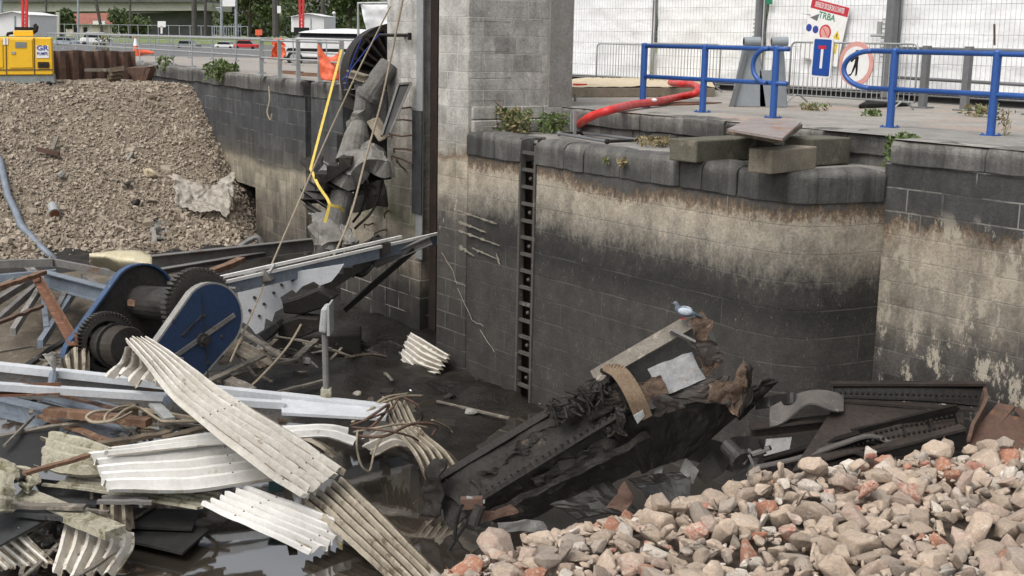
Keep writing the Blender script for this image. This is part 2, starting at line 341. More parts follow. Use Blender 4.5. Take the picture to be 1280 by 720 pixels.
# ================================================================== SETTING
def fbm(p, s, o=4): return mnoise.fractal(Vector((p[0]*s, p[1]*s, p[2]*s if len(p) > 2 else 0)), 1., 2., o)
mb = MB()
quay_poly = [(-40, 13.5), (10.6, 13.5), (10.6, 14.02), (19.3, 14.02), (19.3, 14.95), (24, 14.95), (28, 15.09), (50, 17.29), (50, -90), (1500, -900), (1500, 1500), (-40, 1500)]
mb.add([W(u, v, 0) for u, v in quay_poly], [tuple(range(len(quay_poly)))])
struct(mb, 'quay_paving', M['paving'])
mb = MB(); mb.add([(-260, 66, .004), (-3, 66, .004), (6, 150, .004), (-260, 150, .004)], [(0, 1, 2, 3)]); struct(mb, 'road', M['asphalt'])
mb = MB(); mb.add([(-700, 150.5, .004), (300, 150.5, .004), (500, 1200, .004), (-700, 1200, .004)], [(0, 1, 2, 3)]); struct(mb, 'grass_verge', M['grass_far'])
# smooth concrete apron strip behind the blue railing
mb = MB(); mb.add([W(3, 13.9, .004), W(12.2, 13.9, .004), W(12.2, 15.9, .004), W(3, 15.9, .004)], [(0, 1, 2, 3)]); struct(mb, 'concrete_apron', M['concrete_grey'])
# pit floor mud
def mudz(x, y):
    h = -4.80+.16*fbm((x, y, 3), .5)+.05*fbm((x, y, 7), 2.5)
    far = min(max((y-18.3)/2.5, 0), 1); h += .10*far
    h += .16*max(0, fbm((x, y, 11), 1.3))*far
    h -= .25*min(max((17.2-y)/1.2, 0), 1)
    return h
mb = MB(); nx, ny = 150, 170
mb.grid(lambda i, j: (-14+i*24, 8+j*27, mudz(-14+i*24, 8+j*27)), nx, ny)
struct(mb, 'pit_mud', M['mud'], smooth=True)
mb = MB(); mb.add([(-14, 8, -4.765), (9.9, 8, -4.765), (9.9, 30, -4.765), (-14, 30, -4.765)], [(0, 1, 2, 3)]); struct(mb, 'standing_water', M['water'])
mb = MB(); mb.add([(-90, -30, -4.95), (60, -30, -4.95), (60, 80, -4.95), (-90, 80, -4.95)], [(0, 1, 2, 3)]); struct(mb, 'lock_bed', M['mud'])

def sweep(mb, poly, prof):
    """profile (outward offset to the viewer side negative, z) swept along a plan polyline given as (u, v)"""
    P = [W(u, v) for u, v in poly]; n = len(P); k = len(prof); vs = []
    for i in range(n):
        d0 = nrm(P[i]-P[max(i-1, 0)]) if i else nrm(P[1]-P[0]); d1 = nrm(P[min(i+1, n-1)]-P[i]) if i < n-1 else d0
        d = nrm(d0+d1); s_ = np.cross(d, ZD); c = max(d@d0, .5)
        vs += [P[i]+s_*(x/c)+ZD*z for x, z in prof]
    fs = [(i*k+j, i*k+(j+1) % k, (i+1)*k+(j+1) % k, (i+1)*k+j) for i in range(n-1) for j in range(k)]
    fs += [tuple(range(k))[::-1], tuple(range((n-1)*k, n*k))]
    mb.add(vs, fs)
def coping(mb, poly, top, h, depth, rad, lens=(.9, 1.7), gap=.014, jit=.012):
    # poly in order of growing u (so the quay lies at +s)
    P = [A3((u, v)) for u, v in poly]; L = [0]
    for i in range(1, len(P)): L.append(L[-1]+np.linalg.norm(P[i]-P[i-1]))
    def at(s):
        for i in range(1, len(P)):
            if s <= L[i]+1e-9:
                t = (s-L[i-1])/(L[i]-L[i-1]); return tuple(P[i-1]*(1-t)+P[i]*t)
        return tuple(P[-1])
    s = 0
    while s < L[-1]-.05:
        e = min(s+random.uniform(*lens), L[-1])
        if L[-1]-e < .4: e = L[-1]
        inner = [x for x in L if s+gap+.03 < x < e-gap-.03]
        inner = sorted(inner+[x for x in np.linspace(s+gap, e-gap, 8)[1:-1] if all(abs(x-y_) > .02 for y_ in inner)])
        pl = [at(s+gap/2)]+[at(x) for x in inner]+[at(e-gap/2)]
        dz = random.uniform(-jit, jit); dx = random.uniform(-jit, jit); r = rad*random.uniform(.8, 1.2)
        pr = [(depth, top+dz-h*.0), (depth, top-h), (dx, top-h)]+[(dx+r*(1-math.cos(t)), top+dz-r*.8+r*.8*math.sin(t)) for t in np.linspace(0, PI/2, 6)]
        n0 = len(mb.v); sweep(mb, pl, pr); s = e
        for q_ in range(n0, len(mb.v)):
            p_ = A3(mb.v[q_]); mb.v[q_] = tuple(p_+A3((fbm(p_*4, 1.), fbm(p_*4+5, 1.), .8*fbm(p_*4+9, 1.)))*.016+A3((0, 0, .02*fbm(p_, 1.))))
def wallface(mb, poly, z0, z1):
    vs = [W(u, v, z) for u, v in poly for z in (z0, z1)]
    mb.add(vs, [(2*i, 2*i+2, 2*i+3, 2*i+1) for i in range(len(poly)-1)])
# ---- right lock wall with the ledge
t = thing('lock_wall', 'weathered stone lock wall with stepped ledge, pale water stain above its blackened lower part', 'wall', W(14, 12.5, -4.9))
ledge = [(10.62, 13.47), (10.70, 12.85), (10.77, 12.55), (10.90, 12.31), (11.12, 12.15), (11.42, 12.07), (11.8, 12.05), (18.4, 12.05)]
lu = float(pv(655.5, 340, 12.05)@UD)
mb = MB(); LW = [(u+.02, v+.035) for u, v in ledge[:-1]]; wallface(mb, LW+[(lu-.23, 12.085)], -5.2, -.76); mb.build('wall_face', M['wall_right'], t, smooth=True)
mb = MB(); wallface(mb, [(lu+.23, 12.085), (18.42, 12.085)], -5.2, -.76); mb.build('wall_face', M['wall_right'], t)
mb = MB(); wallface(mb, [(lu-.23, 12.085), (lu-.23, 12.34), (lu+.23, 12.34), (lu+.23, 12.085)], -5.2, -.4); mb.build('ladder_slot', M['slot_rust'], t)
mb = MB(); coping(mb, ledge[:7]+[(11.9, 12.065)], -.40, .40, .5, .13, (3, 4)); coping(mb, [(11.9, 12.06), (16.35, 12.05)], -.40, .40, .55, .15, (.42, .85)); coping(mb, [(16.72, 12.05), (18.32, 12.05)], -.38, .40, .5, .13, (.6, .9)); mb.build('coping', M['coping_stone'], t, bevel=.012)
mb = MB(); mb.prism([W(10.72, 13.6, -.43), W(11.15, 12.75, -.43), W(11.9, 12.35, -.43), W(18.35, 12.3, -.43), W(18.35, 14.1, -.43), W(10.72, 14.1, -.43)], (0, 0, -.4)); mb.build('ledge', M['concrete_grey'], t)
mb = MB()
for (u0, u1) in [(10.6, 18.3)]:
    coping(mb, [(u0, 14.0), (u1, 14.0)], 0., .28, .6, .08, (.8, 1.6))
mb.build('step_coping', M['coping_stone'], t, bevel=.012)
mb = MB(); coping(mb, [(10.6, 14.05), (18.3, 14.05)], -.285, .16, .3, .02, (.35, .8), jit=.015); mb.build('step_course', M['coping_stone'], t, bevel=.01)
# ---- right-hand wall segment
t = thing('lock_wall', 'dark coursed stone lock wall right of the inner corner, pale flaking stain with white drips', 'wall', W(7, 13.6, -4.9))
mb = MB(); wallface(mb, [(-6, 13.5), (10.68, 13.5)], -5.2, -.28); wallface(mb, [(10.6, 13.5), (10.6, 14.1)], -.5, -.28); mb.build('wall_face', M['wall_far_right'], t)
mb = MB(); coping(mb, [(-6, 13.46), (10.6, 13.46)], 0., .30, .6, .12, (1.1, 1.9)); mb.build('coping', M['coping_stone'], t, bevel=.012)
# ---- recessed ladder
def lad(): return pv(655.5, 340, 12.05)
lu = float(lad()@UD)
t = thing('wall_ladder', 'rusty iron rung ladder in a dark slot of the stone lock wall', 'ladder', W(lu, 12.06, -4.8))
for s_ in (-1, 1):
    mb = MB(); mb.box(W(lu+s_*.20, 12.11, -2.66), (.05, .11, 4.35), (UD, VD, ZD)); mb.build('side_rail', M['ladder_steel'], t, bevel=.006)
mb = MB(); mb.box(W(lu, 12.3, -2.78), (.36, .012, 4.6), (UD, VD, ZD)); mb.build('back_plate', M['slot_rust'], t)
for k in range(16):
    z = -.62-.275*k
    mb = MB(); mb.box(W(lu, 12.11, z), (.35, .06, .05), (UD, VD, ZD)); mb.ball(W(lu, 12.14, z-.14), (.035, .035, .035)) if k % 2 else None
    mb.build('rung', M['ladder_steel'], t)
# ---- bridge tower
t = thing('bridge_tower', 'tall grey stone bridge tower with a dark steel guide slot', 'tower', W(20.5, 13.3, -4.9))
def cr_(P, n=5):
    return [P[i]+(P[i+1]-P[i])*k/n+VD*0+ZD*.03*fbm((i*3+k*.7, P[0][0], 0), 1.) for i in range(len(P)-1) for k in range(n)]+[P[-1]]
def vprism(mb, poly, z0, z1): mb.prism([W(u, v, z0) for u, v in poly], (0, 0, z1-z0))
mb = MB(); vprism(mb, [(18.3, 12.06), (19.26, 12.06), (19.26, 14.2), (18.3, 14.2)], -5.2, 4.2); mb.build('main_pier', M['tower_stone'], t, bevel=.02)
mb = MB(); vprism(mb, [(21.72, 13.2), (23.05, 13.2), (23.05, 15.6), (21.72, 15.6)], -5.2, 4.2); mb.build('inner_pier', M['tower_inner'], t, bevel=.02)
mb = MB(); vprism(mb, [(23.052, 13.2), (25.1, 13.2), (25.1, 15.2), (23.052, 15.2)], -5.2, -1.6); mb.build('pier_base', M['tower_inner'], t)
mb = MB(); vprism(mb, [(19.262, 13.85), (21.718, 13.85), (21.718, 14.1), (19.262, 14.1)], -5.2, 4.2); mb.build('slot_back', M['slot_rust'], t)
mb = MB(); vprism(mb, [(21.3, 13.32), (21.56, 13.32), (21.56, 13.6), (21.3, 13.6)], -5.2, 4.2); mb.ibeam(W(20.6, 13.5, -5), W(20.6, 13.5, 4.2), .3, .2, .03, up=VD); mb.build('guide_rail', M['slot_rust'], t)
mb = MB(); vprism(mb, [(21.60, 13.17), (21.84, 13.17), (21.84, 13.198), (21.60, 13.198)], -3.2, 4.2); mb.build('steel_strip', M['galvanised'], t)
mb = MB(); vprism(mb, [(21.59, 13.145), (21.95, 13.145), (21.95, 13.168), (21.59, 13.168)], -2.3, -.25); mb.build('rust_plate', M['dark_panel'], t)
# masonry plinth courses and pilaster at the tower's quay side
mb = MB()
for (z0, z1, d) in [(-.42, -.2, .10), (-.195, .03, .06)]:
    n = 4
    for k in range(n):
        v0 = 12.12+k*2.0/n
        mb.prism([W(18.3-d, v0+.006, z0), W(18.31, v0+.006, z0), W(18.31, v0+2.0/n-.006, z0), W(18.3-d, v0+2.0/n-.006, z0)], (0, 0, z1-z0-.008))
mb.build('plinth', M['tower_stone'], t, bevel=.02)
mb = MB(); vprism(mb, [(18.24, 13.72), (18.31, 13.72), (18.31, 14.24), (18.24, 14.24)], .0, 4.2); mb.build('pilaster', M['concrete_grey'], t, bevel=.01)
mb = MB()
for k, (zz, w0, w1) in enumerate([(.5, 12.1, 12.95), (.95, 12.1, 12.85), (1.45, 12.1, 12.95), (.12, 12.1, 12.8)]):
    mb.prism([W(18.294, w0, zz), W(18.305, w0, zz), W(18.305, w1, zz), W(18.294, w1, zz)], (0, 0, .36))
mb.build('dressed_quoin', M['tower_stone'], t, bevel=.008)
# steel bracket rod and reinforcement stubs on the inner pier
def p13(x, y, o=0): return pv(x, y, 13.2-o)
mb = MB(); mb.tube([p13(476, 44, .15), p13(512, 44, .15)], .035); mb.tube([p13(512, 41, .15), p13(512, 50, .15)], .04); mb.tube([p13(505, 44, .15), p13(505, 44, -.1)], .03)
tag(mb.build('bracket_rod', M['wet_steel']), 'dark iron rod bracket sticking out high on the pale tower stone', 'bracket')
stubs = [(491, 150, 516, 151), (489, 168, 516, 169), (492, 186, 517, 188), (495, 133, 513, 134), (489, 195, 515, 205), (495, 199, 506, 212), (480, 268, 486, 263), (455, 280, 466, 279), (468, 292, 482, 287)]
lab = ['uppermost long', 'bent middle', 'third', 'short upper', 'drooping lower', 'lowest curled', '', '', '']
pos = ['beside the top of the black tilted plate', 'below the black plate', 'level with the broken slab', 'nearest the steel bracket rod', 'drooping, lower pair', 'curled at the bottom of the row', 'right of the fallen lower column', 'leftmost above the white beam', 'low one just above the white beam']
for k, (x0, y0, x1, y1) in enumerate(stubs):
    mb = MB(); o = .28
    q = [p13(x1, y1, -.05), p13(x1, y1, .1), p13((x0+x1)/2, (y0+y1)/2+(2 if k % 2 else -1), .2), p13(x0, y0, o)]
    mb.tube(q, .018, 5); mb.tube([q[3], p13(x0+1, y0+5, o)], .016, 5)
    tag(mb.build('rebar_stub', M['rust_brown']), 'bent rusty reinforcement bar in the tower face, '+pos[k], 'rebar', 'reinforcement bars left in the tower face')
# ---- lime streaks flaking on the wall face left of the ladder
mb = MB()
for (x0, y0, x1, y1, h) in [(572, 263, 621, 280, 5), (573, 277, 606, 290, 6), (573, 288, 624, 307, 5), (574, 308, 592, 320, 9), (590, 310, 624, 325, 5), (620, 318, 625, 332, 8)]:
    n = 14; top = []; bot = []
    for k in range(n+1):
        q = k/n; x = x0+(x1-x0)*q; y = y0+(y1-y0)*q; e = 1.9*h*(.12+.75*abs(fbm((x*.19, y0, 3), 1.)))*(1-.55*q)
        top.append(pv(x, y-e*.4+.9*fbm((x*.3, 1, y0), 1.), 12.046)); bot.append(pv(x, y+e*(.4+.9*abs(fbm((x*.25, 7, y0), 1.))), 12.046))
    for k in range(n): mb.prism([top[k], top[k+1], bot[k+1], bot[k]], VD*.012)
mb.build('lime_flakes', mk('lime', (.23, .21, .17), (.15, .135, .11), 8., .9, bump=.4), t)
mb = MB()
for q in ([(552, 316), (566, 338), (571, 356)], [(568, 352), (582, 358)], [(572, 360), (590, 400)], [(590, 400), (604, 408)], [(600, 412), (618, 440)]):
    P = cr_([pv(x, y, 12.046) for x, y in q]); mb.tube(P, .007, 4)
mb.build('scratch', M['lime'], t)
# ---- left lock wall
def pL(x, y):
    r = ray(x, y); t_ = 12.27/(r@VD-.1*(r@UD)); return CAM+r*t_
lv = lambda u: 15.07+.1*(u-28)
ua, ub = float(pL(322, 270)@UD), float(pL(281, 270)@UD); uc = float(pL(385, 270)@UD); ue = float(pL(429, 200)@UD)
za, zb = float(pL(300, 228)[2]), -5.2
t = thing('lock_wall', 'long dark stone lock wall on the left bank below the galvanised railing', 'wall', W(36, 16, -4.9))
mb = MB()
wallface(mb, [(ue, lv(ue)+.3), (ue, lv(ue)), (uc-.25, lv(uc))], -5.2, -.4)
wallface(mb, [(uc-.25, lv(uc)), (uc-.25, lv(uc)+.25), (uc, lv(uc)+.25), (uc, lv(uc)-.05), (ua, lv(ua)-.05), (ua, lv(ua)+.0)], -5.2, -.4)
wallface(mb, [(ua, lv(ua)), (ub, lv(ub))], za, -.4); wallface(mb, [(ub, lv(ub)), (52, lv(52))], -5.2, -.4)
mb.build('wall_face', M['wall_left'], t)
mb = MB(); wallface(mb, [(ua, lv(ua)), (ua, lv(ua)+.7), (ub, lv(ub)+.7), (ub, lv(ub))], -5.2, za); mb.add([W(ua, lv(ua), za), W(ub, lv(ub), za), W(ub, lv(ub)+.7, za), W(ua, lv(ua)+.7, za)], [(0, 1, 2, 3)]); mb.build('gate_recess', M['concrete_dark'], t)
mb = MB(); coping(mb, [(ue, lv(ue)-.03), (uc-.3, lv(uc)-.03)], 0., .42, .7, .1, (1.2, 1.8)); coping(mb, [(uc+.02, lv(uc)-.09), (52, lv(52)-.05)], 0., .42, .7, .1, (1.3, 2.2)); mb.build('coping', M['coping_stone'], t, bevel=.012)
mb = MB(); p = pL(430, 200); mb.box(W(ue-.18, lv(ue)-.04, -3.2), (.3, .3, 3.9), (UD, VD, ZD)); mb.build('iron_post', M['wet_steel'], t)
# ---- silt bank under the truss
SB = pz(60, 405, -4.6)
mb = MB(); mb.grid(lambda i, j: (lambda x, y: (x, y, -4.95+.62*max(0, 1-((x-SB[0])/4.2)**2-((y-SB[1]-1.2)/6.)**2)**.6+.10*fbm((x, y, 5), .9)+.04*fbm((x, y, 9), 3.)))(SB[0]-5+10*i, SB[1]-6+14*j), 70, 80)
struct(mb, 'silt_bank', mk('silt', (.12, .098, .07), (.085, .07, .05), 1.5, .9, bump=.8, bd=.03, patch=(.16, .13, .095), psc=2.5), smooth=True)
# ---- gravel dam
g = pz
cr0, cr1 = pz(-200, 105, -.55), pz(236, 106, -.55); to0, to1 = pz(-220, 345, -4.8), pz(306, 316, -4.8)
ext = 1.12
def gslope(i, j):                    # i across (0..1, left to right), j down the slope
    x = i*ext; top = cr0+(cr1-cr0)*x; bot = to0+(to1-to0)*x
    p = top+(bot-top)*j
    b = math.sin(min(j, 1)*PI)
    if x > 1.0: p = p-ZD*((x-1.0)*11*(.25+j))
    p = p+ZD*(-.18*b+.16*fbm((p[0], p[1], 0), .45)*min(1, 4*j+.2)+.05*fbm((p[0], p[1], 2), 2.))
    return p
mb = MB(); mb.grid(lambda i, j: gslope(i, j*1.06), 60, 50)
mb.grid(lambda i, j: gslope(i, 0)*(1-j)+(gslope(i, 0)+A3((UD[0]*9, UD[1]*9, 0)))*j+ZD*(.04*fbm((i*30, j*9, 1), 1.)), 60, 10)
struct(mb, 'gravel_slope', M['gravel_bed'], smooth=True)

def hull(n, sq=(1, 1, 1), seed=0, sub=0, rnd=.1):
    r = np.random.default_rng(seed); pts = r.normal(size=(n, 3)); pts /= np.linalg.norm(pts, axis=1)[:, None]
    pts = np.sign(pts)*np.abs(pts)**.75*A3(sq); bm = bmesh.new()
    for p in pts: bm.verts.new(p)
    bmesh.ops.convex_hull(bm, input=bm.verts)
    for v in [v for v in bm.verts if not v.link_faces]: bm.verts.remove(v)
    if sub:
        bmesh.ops.dissolve_limit(bm, angle_limit=.30, verts=bm.verts, edges=bm.edges)
        bmesh.ops.bevel(bm, geom=list(bm.edges), offset=rnd, segments=2, affect='EDGES', profile=.6)
        bmesh.ops.triangulate(bm, faces=bm.faces)
        bmesh.ops.subdivide_edges(bm, edges=[e for e in bm.edges if e.calc_length() > .22], cuts=1, use_grid_fill=True)
        bmesh.ops.triangulate(bm, faces=bm.faces)
        for v in bm.verts:
            q = v.co*1.7+Vector((seed*3.1, 0, 0)); nn = v.co.normalized()
            v.co += nn*(.10*mnoise.fractal(q, 1., 2., 3)+.035*mnoise.fractal(q*4, 1., 2., 3))
    for v in bm.verts:
        if v.co.length > 1.12: v.co *= 1.12/v.co.length
    bm.verts.ensure_lookup_table(); bm.verts.index_update()
    V = np.array([v.co[:] for v in bm.verts]); Fc = [tuple(v.index for v in fc.verts) for fc in bm.faces]; bm.free(); return V, Fc
def randrot():
    q = rng.normal(size=4); q /= np.linalg.norm(q); w, x, y, z = q
    return np.array([[1-2*(y*y+z*z), 2*(x*y-z*w), 2*(x*z+y*w)], [2*(x*y+z*w), 1-2*(x*x+z*z), 2*(y*z-x*w)], [2*(x*z-y*w), 2*(y*z+x*w), 1-2*(x*x+y*y)]])
peb = [hull(9, (1, .8, .6), k) for k in range(8)]
mb = MB()
for k in range(24000):
    i, j = rng.random(), rng.random()**.9*1.05
    if k < 4000: j = -rng.random()*.0; 
    p = gslope(i, j)
    if k < 4000: p = p+UD*rng.random()*4.2*rng.random()-ZD*.03
    s_ = .040+.06*rng.random()**3
    if j > .75: s_ *= 1.3
    V, Fc = peb[rng.integers(8)]
    if rng.random() < .012: s_ *= 2.1
    dmp = fbm((p[0], p[1], 4), .35)+.9*(j-.75)+.25*fbm((p[0], p[1], 8), 1.4)
    mb.add((V*s_)@randrot().T+p+ZD*s_*.25, Fc, int(rng.choice([0, 0, 0, 1, 1, 1, 1, 2]) if dmp < .12 else rng.choice([0, 1, 1, 2, 2, 2])))
o = tag(mb.build('gravel', [M['gravel_pale'], M['gravel_mid'], M['gravel_dark']], solid=0), kind='stuff')
def gz(x, y, o=.0):                  # point of the slope under a pixel
    n_ = np.cross(cr1-cr0, to0-cr0); r = ray(x, y); t_ = ((cr0-CAM)@n_)/(r@n_); p = CAM+r*t_
    return p+ZD*(o-.1)
# ================================================================== RIGHT QUAY
def g0(x, y, z=0.): return pz(x, y, z)
RV = 15.4                            # railing line
def ru(x, y): return float(pv(x, y, RV)@UD)
def railing(label, us, lo, loop):
    u0, u1 = min(us), max(us)
    t = thing('blue_railing', label, 'railing', W((u0+u1)/2, RV, 0), 'blue quay railings')
    for u in us:
        mb = MB(); mb.tube([W(u, RV, .012), W(u, RV, 1.12)], .058, 14); mb.ball(W(u, RV, 1.12), (.06, .06, .03), 14, 6); post = mb.build('post', M['paint_blue'], t, smooth=True)
        md = post.modifiers.new('e', 'EDGE_SPLIT')
        mb = MB(); mb.box(W(u, RV, .012), (.2, .2, .02), (UD, VD, ZD)); [mb.tube([W(u+i*.075, RV+j*.075, .02), W(u+i*.075, RV+j*.075, .04)], .012, 6) for i in (-1, 1) for j in (-1, 1)]
        mb.build('base_plate', M['paint_blue'], post)
    return t
ZT, ZL = 1.095, .555
def rail_tube(t, name, pts): mb = MB(); mb.tube(pts, .039, 10); mb.build(name, M['paint_blue'], t, smooth=True)
usA = [ru(803, 134), ru(878, 140), ru(966, 148)]
A_ = railing('blue tubular quay railing with looped end beside the grey bearing pedestal', usA, 0, 0)
c = (ZT+ZL)/2; r_ = (ZT-ZL)/2
ul = ru(984, 100)
rail_tube(A_, 'top_rail', [W(usA[0], RV, ZT), W(usA[2], RV, ZT), W(ul, RV, ZT)])
rail_tube(A_, 'mid_rail', [W(usA[0], RV, ZL), W(usA[2], RV, ZL), W(ul, RV, ZL)])
ux = ru(962, 100)
rail_tube(A_, 'end_loop', [W(ux+.0+r_*1.15*math.sin(x), RV-.075, c+r_*math.cos(x)) for x in np.linspace(0, PI, 17)])
usB = [ru(1112, 160), ru(1238, 170), ru(1238, 170)-1.72, ru(1238, 170)-3.4]
B_ = railing('blue tubular quay railing whose rounded end loops in front of the round sign', usB, 0, 0)
ul = ru(1088, 100)
rail_tube(B_, 'top_rail', [W(usB[-1], RV, ZT), W(ul, RV, ZT)])
rail_tube(B_, 'mid_rail', [W(usB[-1], RV, ZL), W(ul, RV, ZL)])
rail_tube(B_, 'end_loop', [W(ul+r_*1.9*math.sin(x), RV, c+r_*math.cos(x)) for x in np.linspace(0, PI, 19)])
# ---- white sheeted mesh hoarding
HV = 23.3
hu = lambda x: float(pv(x, 60, HV)@UD)
pu = [hu(708), hu(817), hu(953), hu(1120), hu(1120)-4.0, hu(1120)-8.0]
plab = ['white sheeted fence panel next to the stone tower', 'white sheeted fence panel behind the crowd barriers', 'white sheeted fence panel carrying the tilted site board', 'white sheeted fence panel behind the right end of the blue railing', 'white sheeted fence panel at the far right picture edge']
for k in range(5):
    ua_, ub_ = pu[k], pu[k+1]; L = ua_-ub_
    t = thing('fence_panel', plab[k], 'fence', W((ua_+ub_)/2, HV, 0), 'white sheeted fence panels along the quay')
    mb = MB(); sd = k*5.3
    def fn(i, j):
        u = ua_-.05-(L-.1)*i; z = .22+3.3*j
        wv = .05*fbm((u*.8+sd, z*.7, 1), 1.)+.03*fbm((u*.5+z*1.2+sd, z-.6*u, 4), 1.3)
        return W(u, HV+.07+max(wv, -.05), z)
    mb.grid(fn, 60, 45); mb.build('sheeting', M['tarp_white'], t, smooth=True)
    mb = MB()
    for i in np.arange(.1, L, .115): mb.bar(W(ua_-i, HV, .15), W(ua_-i, HV, 3.5), .005, .005, UD)
    for z in np.arange(.2, 3.5, .31): mb.bar(W(ua_-.03, HV-.006, z), W(ub_+.03, HV-.006, z), .008, .008)
    mb.build('wire_mesh', M['fence_wire'], t)
    mb = MB(); mb.tube([W(ua_-.05, HV-.02, .02), W(ua_-.05, HV-.02, 3.5)], .022, 6); mb.tube([W(ub_+.05, HV-.02, .02), W(ub_+.05, HV-.02, 3.5)], .022, 6); mb.tube([W(ub_, HV-.02, .15), W(ua_, HV-.02, .15)], .02, 6); mb.build('frame', M['fence_grey'], t)
    mb = MB(); mb.box(W((ua_+ub_)/2, HV+.15, .1), (L*.98, .25, .16), (UD, VD, ZD)); mb.build('ballast_kerb', M['rubber'], t)
for x, lb, wd in ((953, 'thin grey steel post between the hoarding panels above the bearing pedestal', .11), (1120, 'thicker grey steel post with clamp plates between the hoarding panels by the round sign', .2)):
    t = thing('steel_post', lb, 'post', W(hu(x), HV-.2, 0)); mb = MB(); mb.box(W(hu(x), HV-.2, 1.75), (wd, wd, 3.5), (UD, VD, ZD)); mb.build('shaft', M['fence_grey'], t, bevel=.01)
    mb = MB()
    for k in range(9): mb.box(W(hu(x)+wd*.8, HV-.22, .95+k*.1), (wd*.7, .03, .035), (UD, VD, ZD))
    if wd > .15: mb.box(W(hu(x)+.3, HV-.23, 1.55), (.12, .03, .3), (UD, VD, ZD)); mb.tube([W(hu(x)+.1, HV-.25, 1.4), W(hu(x)+.5, HV-.25, 1.4)], .03, 6)
    mb.build('clamp', M['galvanised'], t)
# ---- crowd barriers
def barrier(p0, p1, label, flip=1, h=1.1):
    p0, p1 = A3(p0), A3(p1); d = nrm(p1-p0); nn = np.cross(d, ZD); L = np.linalg.norm(p1-p0)
    t = thing('crowd_barrier', label, 'barrier', (p0+p1)/2, 'steel crowd barriers on the quay')
    mb = MB(); r = .12
    q = [p0+ZD*.16, p0+ZD*(h-r)]+[p0+d*(r-r*math.cos(x))+ZD*(h-r+r*math.sin(x)) for x in np.linspace(.2, PI/2, 5)]
    q += [p1-d*(r-r*math.cos(x))+ZD*(h-r+r*math.sin(x)) for x in np.linspace(PI/2, .2, 5)]+[p1+ZD*(h-r), p1+ZD*.16]
    mb.tube(q+[p0+ZD*.16], .02, 8); mb.build('frame', M['galvanised'], t, smooth=True)
    mb = MB(); n = int(L/.125)
    for k in range(1, n): mb.tube([p0+d*(L*k/n)+ZD*.16, p0+d*(L*k/n)+ZD*h], .0085, 6)
    mb.build('bars', M['galvanised'], t)
    for q0 in (p0+d*.25, p1-d*.25):
        mb = MB(); mb.tube([q0-nn*.3+ZD*.02, q0-nn*.07+ZD*.16, q0+nn*.07+ZD*.16, q0+nn*.3+ZD*.02], .018, 7); mb.build('foot', M['galvanised'], t)
    return t
barrier(W(hu(778), HV-.9), W(hu(857), HV-1.1), 'grey steel crowd barrier nearest the tower, behind the first blue posts')
barrier(W(hu(858), HV-1.2), W(hu(957), HV-1.5), 'grey steel crowd barrier ending behind the grey bearing pedestal', h=1.14)
b0, b1 = g0(985, 128), g0(1142, 139)
BAR = barrier(b0, b1, 'grey steel crowd barrier carrying the blue sign and the round sign', h=1.22)
bd = nrm(b1-b0); bn = np.cross(bd, ZD); bn = -bn if bn@(CAM-b0) < 0 else bn
# ---- dark pipe guard rail
gp = [g0(1105, 126), g0(1153, 135), g0(1205, 138.5), g0(1292, 144)]
t = thing('guard_rail', 'dark grey pipe guard rail behind the blue railing with square posts', 'railing', gp[1])
for p in gp:
    mb = MB(); mb.box(p+ZD*.6, (.13, .13, 1.2), (UD, VD, ZD)); mb.box(p+ZD*.015, (.34, .28, .03), (UD, VD, ZD)); mb.build('post', M['fence_grey'], t, bevel=.008)
for z in (1.14, .52):
    mb = MB(); mb.tube([gp[0]+ZD*z, gp[3]+ZD*z+(gp[3]-gp[2])*.6], .035, 8); mb.build('rail', M['fence_grey'], t, smooth=True)
mb = MB(); q = g0(1243, 128); mb.bar(pY(1243, 58, q[1]-6)+ZD*.02, pY(1243, 30, q[1]-6), .03, .03); tag(mb.build('rusty_stake', M['rust_brown']), 'thin rusty stake standing above the blue railing at right', 'stake')
mb = MB(); q0, q1 = g0(1217, 128), g0(1296, 131); mb.tube([q0+ZD*.62, q1+ZD*.6], .025, 8); tag(mb.build('loose_pipe', M['galvanised']), 'loose pale pipe resting horizontally against the guard rail at right', 'pipe')
# ---- signs
def glyph(txt, size, p, ex, ey, m, parent, name='lettering', bold=.0, sx=1., nn=None, off=.004):
    c = bpy.data.curves.new('t', 'FONT'); c.body = txt; c.size = size; c.align_x = 'CENTER'; c.align_y = 'CENTER'; c.extrude = .0008; c.offset = bold
    o = bpy.data.objects.new('t', c); COL.objects.link(o); bpy.context.view_layer.update()
    me = bpy.data.meshes.new_from_object(o.evaluated_get(bpy.context.evaluated_depsgraph_get())); bpy.data.objects.remove(o)
    ex, ey = nrm(ex), nrm(ey); nn = np.cross(ex, ey)
    mw = Matrix(((ex[0]*sx, ey[0], nn[0], p[0]+nn[0]*off), (ex[1]*sx, ey[1], nn[1], p[1]+nn[1]*off), (ex[2]*sx, ey[2], nn[2], p[2]+nn[2]*off), (0, 0, 0, 1)))
    me.transform(mw); L = WL[parent.name]; me.transform(Matrix.Translation((-L[0], -L[1], -L[2]))); me.materials.clear(); me.materials.append(m)
    q = bpy.data.objects.new(name, me); COL.objects.link(q); q.parent = parent; WL[q.name] = L; return q
class Flat:                          # local 2D frame for sign graphics
    def __init__(s, c, ex, ey): s.c, s.x, s.y = A3(c), nrm(ex), nrm(ey); s.n = np.cross(s.x, s.y)
    def p(s, x, y, o=0): return s.c+s.x*x+s.y*y+s.n*o
    def poly(s, mb, pts, o0, o1): mb.prism([s.p(x, y, o0) for x, y in pts], s.n*(o1-o0)); return mb
    def disc(s, mb, r, o0, o1, c=(0, 0), n=40): return s.poly(mb, [(c[0]+r*math.cos(2*PI*k/n), c[1]+r*math.sin(2*PI*k/n)) for k in range(n)], o0, o1)
